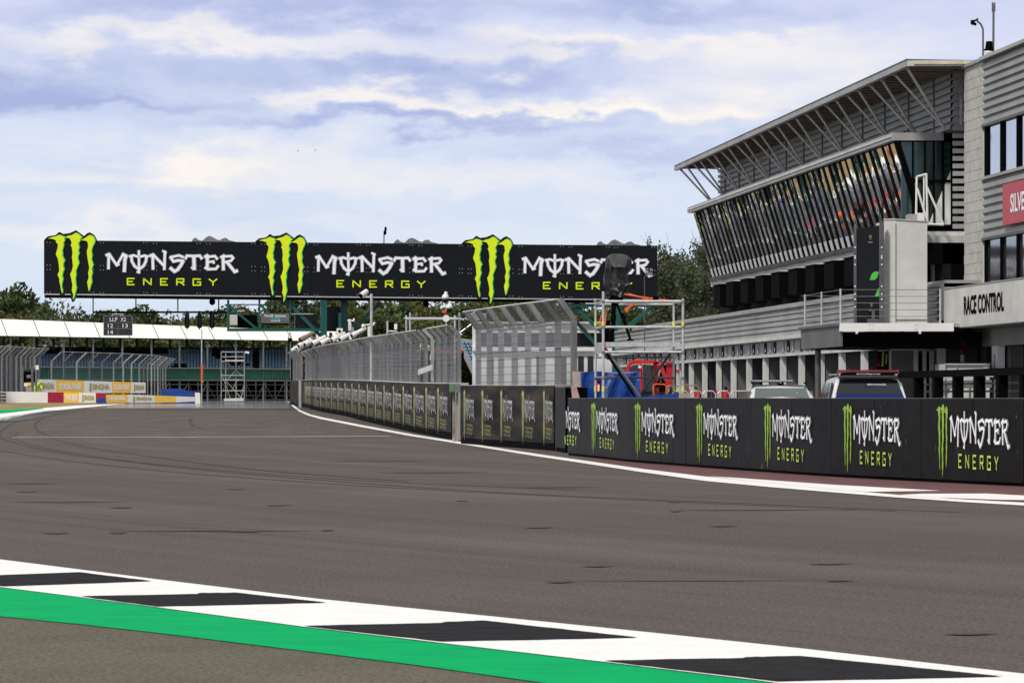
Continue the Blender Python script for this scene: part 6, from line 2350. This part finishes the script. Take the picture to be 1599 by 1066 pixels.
mb.prism([(38, 580), (38, 577), (58, 575), (58, 578)], Q, 0, .3, 'door_dark')
mb.build('frame', mp2)
mb = MB()
mb.prism([(56, 577), (56, 570), (61, 570), (61, 577)], Q, -.1, .1, 'white')
mb.prism([(38, 603), (38, 597.5), (44, 597.5), (44, 603)], Q, -.1, .1, 'white')
mb.prism([(44, 602), (44, 597), (49, 597), (49, 602)], Q, -.12, .1, 'yellow')
mb.prism([(41, 611), (41, 603.4), (50, 603.4), (50, 611)], Q, -.1, .3, 'foam')
mb.prism([(42, 590), (42, 585), (49, 585), (49, 590)], Q, -.1, .1, 'galv')
mb.prism([(36.5, 597), (36.5, 580), (56, 579), (56, 597)], Q, .25, .35, 'clad_dark')
mb.build('panels', mp2)

# the marshal in the bright vest beside the banner
pm = thing('person', at(57.5, 613, 230), 'person in a bright yellow green vest bent behind the far banner wall', 'person')
mb = MB()
bd = bpy.data.meshes.new('skel')
p0 = at(57.5, 613, 231.5)
gz0 = G(231.5)
J = [(0, 0, .95), (.05, -.05, 1.2), (.16, -.12, 1.42), (.27, -.2, 1.5), (.36, -.25, 1.55), (.43, -.28, 1.62), (-.12, 0, .9), (-.13, .02, .5), (-.13, .05, .06), (.12, 0, .9), (.14, .02, .5), (.14, .05, .06), (0.02, -.02, 1.40), (-.12, -.2, 1.15), (.0, -.35, 1.0), (.3, -.05, 1.36), (.42, -.25, 1.12), (.45, -.42, 1.02)]
E_s = [(0, 1), (1, 2), (2, 3), (3, 4), (4, 5), (0, 6), (6, 7), (7, 8), (0, 9), (9, 10), (10, 11), (2, 12), (12, 13), (13, 14), (2, 15), (15, 16), (16, 17)]
RR = [.17, .17, .16, .07, .09, .10, .11, .075, .05, .11, .075, .05, .09, .055, .04, .09, .055, .04]
bd.from_pydata([(x, y, z) for x, y, z in J], E_s, [])
for m_ in ('vis',):
    bd.materials.append(M[m_])
ob = bpy.data.objects.new('vest_body', bd)
col.objects.link(ob)
ob.parent = pm
pm.location = (p0.x, p0.y, gz0)
sk_ = ob.modifiers.new('skin', 'SKIN')
for v, r_ in zip(bd.skin_vertices[0].data if bd.skin_vertices else [], RR):
    v.radius = (r_, r_)
ob.modifiers.new('sub', 'SUBSURF').levels = 1
ob.modifiers['sub'].render_levels = 1

# left catch fences
FL = Curve([((-140 - 800) / F * 205, 205), ((0 - 800) / F * 232, 232), ((62 - 800) / F * 245, 245)])
nL = 26
fence('dense tall debris fence at the far left edge of the photo', FL, [FL.L * k / nL for k in range(nL + 1)], lambda s: G(FL.at(s).y) - .0, 4.3, 3.6, .75, .13, off=0, msh='wire_mesh_fine', wires=10, side=1)
FM = Curve([wpt(62, 247), wpt(180, 262), wpt(228, 274), wpt(262, 300)])
nM = [FM.find(x) for x in (81, 100, 120.5, 140.5, 160, 178, 193, 206, 218)] + [FM.find(x) for x in (225, 231, 237, 242, 247, 251, 255, 259)]
fence('open debris fence with angled posts in front of the far grandstand', FM, nM, lambda s: G(FM.at(s).y), 4.1, 3.3, .9, .12, off=0, msh='wire_mesh_open', wires=3, side=1)

# far grandstand
gsn = thing('grandstand', at(230, 621, 300), 'long far grandstand with white tensioned roof and rows of blue seats', 'grandstand')
DD = lambda x: 292 + x * .045
GS = lambda px, py, q=0.0: at(px, py, DD(px) + q)
seams = [-81, -34, 12.5, 63, 111, 157.5, 204, 249, 293, 336, 378, 420, 458, 500, 540]
for a, b in zip(seams, seams[1:]):
    mb = MB()
    yl = lambda x: 524 + x * .0165
    yh = lambda x: 497.5 + x * .0375
    mb.face([GS(a, yl(a)), GS(b - .4, yl(b)), GS(b - 10.4, yh(b), 6), GS(a - 10, yh(a), 6)], 'roof_white')
    mb.face([GS(b - 1.0, yl(b) + .3, -.3), GS(b, yl(b) + .3, -.3), GS(b - 10, yh(b), 5.7), GS(b - 11, yh(b), 5.7)], 'galv_dark')
    mb.hexa([GS(a, yl(a) + 1.2), GS(b, yl(b) + 1.2), GS(b, yl(b) + 1.2, 14), GS(a, yl(a) + 1.2, 14), GS(a, yl(a) + .1), GS(b, yl(b) + .1), GS(b, yl(b) - 8, 14), GS(a, yl(a) - 8, 14)], 'clad_dark')
    mb.build('roof_panel', gsn)
for x in (-30, 17, 53, 100, 146, 191.6, 237, 281, 324.5, 369, 411.6, 448):
    mb = MB()
    mb.tube(GS(x, 629, .3), GS(x, 524 + x * .0165, .3), .10, 'galv', 6)
    mb.build('roof_post', gsn)
for x in range(-20, 470, 26):
    mb = MB()
    mb.tube(GS(x, 575, 12), GS(x, 528, 12), .14, 'door_dark', 6)
    mb.build('rear_post', gsn)
mb = MB()
mb.hexa([GS(-90, 560, 13), GS(470, 556, 13), GS(470, 556, 13.6), GS(-90, 560, 13.6), GS(-90, 541, 13), GS(470, 543, 13), GS(470, 543, 13.6), GS(-90, 541, 13.6)], mat('deep_blue', (.006, .008, .02), .7))
mb.build('rear_screen', gsn)
mb = MB()
for k in range(9):
    y = 578 - k * 3.7
    mb.hexa([GS(-90, y + 4, 1.5 + k * .9), GS(465, y + 4.3, 1.5 + k * .9), GS(465, y + 4.3, 3 + k * .9), GS(-90, y + 4, 3 + k * .9), GS(-90, y, 1.5 + k * .9), GS(465, y + .3, 1.5 + k * .9), GS(465, y + .3, 3 + k * .9), GS(-90, y, 3 + k * .9)], 'clad_dark')
mb.build('seating_deck', gsn)
seat_n = 0
rest = MB()
for k in range(9):
    y = 578.5 - k * 3.7
    for j in range(82):
        x = 62 + j * 4.9 + (k % 2) * .7
        if 268 < x < 292 and k < 3 or 395 < x < 402: continue
        if x > 452: continue
        if x > 330 and k > 1 and 372 < x + k * 7 < 402: continue
        if x < 260 and k > 6: continue
        q = 2.0 + k * .9
        tgt = MB() if seat_n < 100 else rest
        c = GS(x + 1.9, y - 1.6, q - .9)
        tgt.obox(c + Vector((0, .2, .06)), (.115, 0, 0), (0, .03, .008), (0, 0, .10), 'seat_blue')
        tgt.obox(c + Vector((0, 0, -.08)), (.145, 0, 0), (0, .18, 0), (0, 0, .02), 'seat_blue')
        if seat_n < 100:
            tgt.build('seat', gsn)
        seat_n += 1
tag(rest.build('seats', gsn), kind='stuff')
mb = MB()
mb.prism([(60, 592), (60, 574), (455, 577), (455, 594)], GS, .2, .4, 'green_board')
mb.build('front_board', gsn)
mb = MB()
mb.tube(GS(60, 573, .1), GS(455, 576.5, .1), .06, 'galv', 5); mb.tube(GS(60, 592.4, .1), GS(455, 594.6, .1), .05, 'galv', 5)
for x in range(62, 455, 14):
    mb.tube(GS(x, 592.6, .1), GS(x, 574, .1), .035, 'galv_dark', 5)
mb.build('front_rail', gsn)
mb = MB()
mb.hexa([GS(-90, 632, 8), GS(470, 632, 8), GS(470, 632, 9), GS(-90, 632, 9), GS(-90, 580, 8), GS(470, 582, 8), GS(470, 582, 9), GS(-90, 580, 9)], 'black')
mb.build('undercroft_wall', gsn)
mb = MB()
for x in range(250, 460, 15):
    mb.tube(GS(x, 629, 1), GS(x, 596, 1), .05, 'galv', 5)
    mb.tube(GS(x, 600, 1.2), GS(x + 13, 625, 1.2), .035, 'galv', 5) if x % 2 else mb.tube(GS(x + 13, 600, 1.2), GS(x, 625, 1.2), .035, 'galv', 5)
for y in (600, 610, 617, 623):
    mb.tube(GS(248, y, .9), GS(455, y + .6, .9), .04, 'galv', 5)
mb.build('scaffold_undercroft', gsn)
for k, x in enumerate((13, 68, 96, 323, 366)):
    mb = MB()
    mb.tube(GS(x, 540, 1), GS(x + 4, 539, 1), .16, 'white', 8); mb.tube(GS(x + 1, 541, 1), GS(x + 1, 547, 1), .08, 'galv_dark', 6)
    mb.build('stand_camera', gsn)

# far scaffold tower on the track edge
ft_ = thing('scaffold_tower', at(366, 621, 236), 'silver scaffold tower standing alone in front of the far grandstand', 'scaffold')
S3 = lambda px, py, q=0: at(px, py, 236 + q)
for x, q, yt_ in ((346, 0, 549), (353, 1.6, 549), (369, 1.8, 549), (382, 0, 549)):
    mb = MB(); mb.tube(S3(x, 629, q), S3(x, yt_, q), .042, 'galv_mid', 6); mb.build('standard', ft_)
mb = MB()
for y in (549.5, 557, 564, 586, 593, 610):
    mb.tube(S3(346, y), S3(382, y), .035, 'galv_mid', 6); mb.tube(S3(353, y, 1.6), S3(369, y, 1.8), .04, 'galv', 6)
    mb.tube(S3(346, y), S3(353, y, 1.6), .04, 'galv', 6)
mb.build('ledger_tube', ft_)
mb = MB()
for (a, b, c, d_2) in ((354, 565, 380, 588), (380, 566, 356, 592), (352, 593, 378, 622), (372, 592, 362, 610), (346, 582, 361, 624), (382, 600, 376, 626)):
    mb.tube(S3(a, b, .6), S3(c, d_2, .6), .035, 'galv_mid', 6)
mb.build('brace', ft_)
mb = MB()
mb.prism([(352, 564), (352, 561.6), (382, 561.6), (382, 564)], S3, -.1, 1.6, 'galv_light')
mb.prism([(350, 626), (350, 622), (381, 621), (381, 626)], S3, -.1, 1.4, 'offwhite')
mb.prism([(383, 551), (384, 548), (390, 549), (389, 552)], S3, -.1, .3, 'white')
mb.build('platform_board', ft_)
pt = thing('striped_pole', at(315.5, 621, 240), 'thin pole with orange lower section standing left of the far scaffold tower', 'pole')
mb = MB(); mb.tube(at(315.5, 629, 240), at(315.5, 514, 240), .05, 'galv_light', 6); mb.build('pole', pt)
mb = MB(); mb.tube(at(315.8, 595, 239.8), at(316, 569, 239.8), .09, 'orange', 6); mb.sphere(at(316.5, 596, 239.8), .12, 'brown', 8, 6); mb.build('orange_wrap', pt)
lsn = thing('hanging_lantern', at(453, 531, 160), 'small black box hanging from thin wires under the gantry end of the screen frame', 'lamp')
mb = MB(); mb.box(at(450, 0, 160).x, at(456, 0, 160).x, 160, 160.2, at(0, 533, 160).z, at(0, 527.5, 160).z, 'black'); mb.build('case', lsn)
mb = MB(); mb.tube(at(450.4, 528, 160), at(453.5, 518, 160), .015, 'black', 4); mb.tube(at(455.6, 528, 160), at(453.5, 518, 160), .015, 'black', 4); mb.tube(at(454, 592, 160.1), at(454, 531, 160.1), .03, 'galv', 5); mb.build('wires', lsn)
tyr = thing('armco_barrier', at(0, 621, 222), 'dark steel guard rail at the far left beside the white barrier', 'guard rail')
mb = MB()
for y in (613, 618, 623, 628):
    mb.tube(at(-60, y, 222), at(10, y, 222), .09, 'galv', 6)
mb.build('rail', tyr)
for x in (-40, -15, 6):
    mb = MB(); mb.box(at(x, 0, 222).x, at(x + 3, 0, 222).x, 222.1, 222.3, G(222), at(0, 608, 222).z, 'door_dark'); mb.build('post', tyr)

# ================================================================== TREES


def leafmesh(name, shape, n, size, matn, seed, upright=0.0):
    """shape: list of blobs (x,y,z,rx,ry,rz)"""
    rg = random.Random(seed)
    vs, fs = [], []
    tot = sum(b[3] * b[4] + b[5] * b[3] for b in shape)
    for b in shape:
        m = int(n * (b[3] * b[4] + b[5] * b[3]) / tot)
        for _ in range(m):
            while True:
                u = Vector((rg.gauss(0, 1), rg.gauss(0, 1), rg.gauss(0, 1)))
                if u.length > .01: break
            u.normalize()
            rr_ = rg.random() ** .45
            # ragged edge
            rr_ *= 1 + .16 * math.sin(u.x * 7 + seed) * math.sin(u.z * 9 + b[0]) + (rg.random() < .07) * .15
            c = Vector((b[0] + u.x * b[3] * rr_, b[1] + u.y * b[4] * rr_, b[2] + u.z * b[5] * rr_))
            a = Vector((rg.gauss(0, 1), rg.gauss(0, 1), rg.gauss(0, 1) * (1 - upright))).normalized()
            t = a.cross(Vector((rg.gauss(0, 1), rg.gauss(0, 1), rg.gauss(0, 1)))).normalized()
            if upright: t = (t * (1 - upright) + Vector((0, 0, upright))).normalized()
            w_ = a.cross(t).normalized()
            s_ = size * rg.uniform(.55, 1.3)
            i = len(vs)
            vs += [tuple(c - t * s_), tuple(c + w_ * s_ * .5 - t * .1 * s_), tuple(c + t * s_), tuple(c - w_ * s_ * .5 + t * .1 * s_)]
            fs.append((i, i + 1, i + 2, i + 3))
    me = bpy.data.meshes.new(name)
    me.from_pydata(vs, [], fs)
    me.materials.append(M[matn])
    return me


def trunkmesh(h, r, seed, lean=.6):
    rg = random.Random(seed)
    mb = MB()
    p = Vector((0, 0, 0)); rr_ = r
    pts = [p]
    for k in range(5):
        q = p + Vector((rg.uniform(-lean, lean) * .3, rg.uniform(-lean, lean) * .3, h / 5))
        mb.tube(p, q, rr_, 'bark', 7, rr_ * .78, cap=False)
        if k > 1:
            for _ in range(2):
                t = Vector((rg.uniform(-1, 1), rg.uniform(-1, 1), rg.uniform(.5, 1.2))) * h * .22
                mb.tube(q, q + t, rr_ * .5, 'bark', 5, rr_ * .12, cap=False)
        p = q; rr_ *= .78
    me = bpy.data.meshes.new('trunk')
    me.from_pydata(mb.v, [], mb.f)
    me.materials.append(M['bark'])
    return me


variants = []
for k in range(5):
    rg = random.Random(100 + k)
    bl = []
    for j in range(15):
        a = rg.uniform(0, 6.28); q = rg.uniform(.5, 3.6)
        z = rg.uniform(2.2, 10.2)
        sz = rg.uniform(1.3, 2.5) * (1.1 - abs(z - 6) / 12)
        bl.append((math.cos(a) * q * (1 - (z / 16) ** 2), math.sin(a) * q, z, sz, sz, sz * .85))
    bl.append((0, 0, 6, 3, 3, 4.4))
    variants.append((leafmesh('crown', bl, 6200, .34, 'leaf' if k % 3 else 'leaf_dark', k), trunkmesh(8, .3, k)))


def tree(x, y, h, w_, v, label, group, name='broadleaf_tree', rz=0.0):
    r = bpy.data.objects.new(name, None)
    col.objects.link(r)
    r.location = (x, y, G(y) - .1)
    tag(r, label, 'tree', group)
    for me, nm in zip(variants[v] if isinstance(v, int) else v, ('crown', 'trunk')):
        o = bpy.data.objects.new(nm, me)
        col.objects.link(o)
        o.parent = r
        o.scale = (w_ / 9.0, w_ / 9.0, h / 12.0)
        o.rotation_euler = (0, 0, rz)
    return r


rg = random.Random(5)
prof = [(-160, 430), (-60, 432), (0, 437), (30, 440), (60, 450), (90, 455), (130, 460), (175, 470), (225, 466), (262, 470), (300, 478), (335, 482), (360, 476), (400, 462), (450, 450), (500, 448), (560, 440), (640, 436), (720, 440), (800, 448), (880, 450), (960, 448), (1030, 446), (1110, 452), (1200, 450)]


def tops(x):
    for (a, ya), (b, yb_) in zip(prof, prof[1:]):
        if a <= x <= b: return ya + (yb_ - ya) * (x - a) / (b - a)
    return 450


ti = 0
x = -150
while x < 1010:
    d = 385 + rg.uniform(-18, 22)
    h = CH + (HZ - tops(x)) / F * d - 1 + rg.uniform(-.6, .9)
    wv = rg.uniform(8, 11)
    if x < 200: lab = 'dark bushy tree in the wood above the left end of the grandstand roof'
    elif x < 420: lab = 'bushy tree seen in the gap between the sign and the grandstand roof'
    else: lab = 'bushy green tree in the wood seen under the long sign'
    tree((x - 800) / F * d, d, h, wv, rg.randrange(5), lab, 'trees beyond the track', rz=rg.uniform(0, 6.28))
    x += rg.uniform(24, 38)
    ti += 1
# second rank behind / lower growth in front
x = -140
while x < 1180:
    d = 345 + rg.uniform(-8, 10)
    h = (CH + (HZ - tops(x) - 34) / F * d - 1) + rg.uniform(-1.0, .8)
    h = max(5.0, h)
    tree((x - 800) / F * d, d, h, rg.uniform(7, 9.5), rg.randrange(5), 'lower bushy tree directly behind the far grandstand roof' if x < 480 else 'lower bushy tree in the front rank of the wood beyond the pits', 'lower trees beyond the track', rz=rg.uniform(0, 6.28))
    x += rg.uniform(24, 34)
# sparse pale tree
bare = (leafmesh('crown', [(0, 0, 8, 3.6, 2.5, 3.6), (1, 0, 5, 3, 2, 3), (-1.5, 0, 6, 3, 2, 3)], 900, .3, 'leaf_poplar', 77), trunkmesh(11, .12, 78, 1.2))
tree((92 - 800) / F * 325, 325, 11.6, 10, bare, 'sparse pale leafed tree in front of the dark wood at the left', None, 'sparse_tree')
# poplars
pops = []
for k in range(3):
    rg2 = random.Random(300 + k)
    bl = []
    for j in range(34):
        a = rg2.uniform(0, 6.28); q = rg2.uniform(0, 1.15)
        z = rg2.uniform(1.2, 10.8)
        bl.append((math.cos(a) * q, math.sin(a) * q, z, .55, .55, rg2.uniform(.9, 1.7)))
    pops.append((leafmesh('crown', bl, 6500, .15, 'leaf_poplar', 40 + k, .25), trunkmesh(10.5, .16, 60 + k, .2)))
pl = ((1024, 372, 3.0), (1036, 378, 2.4), (1050, 383, 2.8), (1064, 392, 2.6), (1078, 380, 2.8), (1092, 366, 3.0), (1106, 372, 2.8), (1120, 380, 3), (1042, 400, 3.2), (1072, 405, 3.4), (1100, 398, 3.2), (1135, 390, 3))
for k, (px, py, wv) in enumerate(pl):
    d = 238 + (k % 3) * 5 + (8 if k < 8 else -4)
    h = CH + (HZ - py) / F * d - 1.0
    tree((px - 800) / F * d, d, h, wv * 3.0, pops[k % 3], 'tall narrow poplar between the sign end and the glazed pit building' if k < 8 else 'shorter poplar in the front of the clump beside the pit building', 'poplars beside the pit building', 'poplar_tree', rz=k * 1.3)

# birds
for k, (px, py) in enumerate(((466, 236), (493, 235))):
    mb = MB()
    f_ = lambda u, v, q: at(px + u, py + v, 200 + q)
    mb.prism([(-2.2, -.6), (-.4, -.9), (0, -.3), (.5, -.9), (2.0, -.4), (.6, .1), (.1, .9), (-.4, .1)] if k else [(-1.6, -1.0), (1.6, -1.2), (.4, -.3), (.2, 1.2), (-.3, .1)], f_, 0, .06, 'black')
    tag(mb.build('bird', origin=at(px, py, 200)), ('left one of two distant birds flying high over the sign', 'right one of two distant birds flying high over the sign')[k], 'bird', 'birds in the sky')

# ================================================================== PIT STANDS behind the long fence (seen through the mesh and in the glass)
sc_cols = [('red', 'black', 'red'), ('black', 'white', 'black and white'), ('crimson', 'white', 'crimson'), ('car_blue', 'orange', 'blue and orange'), ('white', 'red', 'white and red'), ('black', 'orange', 'black and orange'), ('orange', 'black', 'orange'), ('red', 'white', 'red and white')]
for k, (c1_, c2_, cn) in enumerate(sc_cols):
    q = WA.find(606) - k * 6.6
    if q < 3: break
    t3 = Vector((*WA.tan(q), 0)); n3 = Vector((*WA.nrm(q), 0))
    b0 = WA.P(q, -1.9, G(WA.at(q).y))
    r = thing('pit_stand', b0, '%s team stand glimpsed through the long fence, %s from the gap' % (cn, names[k]), 'team stand', 'team stands behind the long fence')
    mb = MB()
    mb.obox(b0 + Vector((0, 0, 2.8)), t3 * 1.3, n3 * .8, Vector((0, 0, .05)), c1_)
    mb.obox(b0 + Vector((0, 0, 2.66)) - n3 * .8, t3 * 1.3, n3 * .02, Vector((0, 0, .14)), c2_)
    mb.build('canopy', r)
    for a in (-1.2, 1.2):
        for e in (-.7, .7):
            mb = MB()
            mb.tube(b0 + t3 * a + n3 * e, b0 + t3 * a + n3 * e + Vector((0, 0, 2.75)), .035, 'galv_dark', 6)
            mb.build('post', r)
    mb = MB()
    mb.obox(b0 + Vector((0, 0, .62)) - n3 * .7, t3 * 1.15, n3 * .03, Vector((0, 0, .5)), c1_)
    mb.obox(b0 + Vector((0, 0, 1.2)) - n3 * .5, t3 * 1.15, n3 * .25, Vector((0, 0, .04)), c2_)
    mb.build('desk', r)
    mb = MB()
    for a in (-.7, 0, .7):
        mb.obox(b0 + t3 * a + Vector((0, 0, 2.0)) + n3 * .5, t3 * .3, n3 * .03, Vector((0, 0, .2)), 'black_gloss')
    mb.build('monitor_row', r)
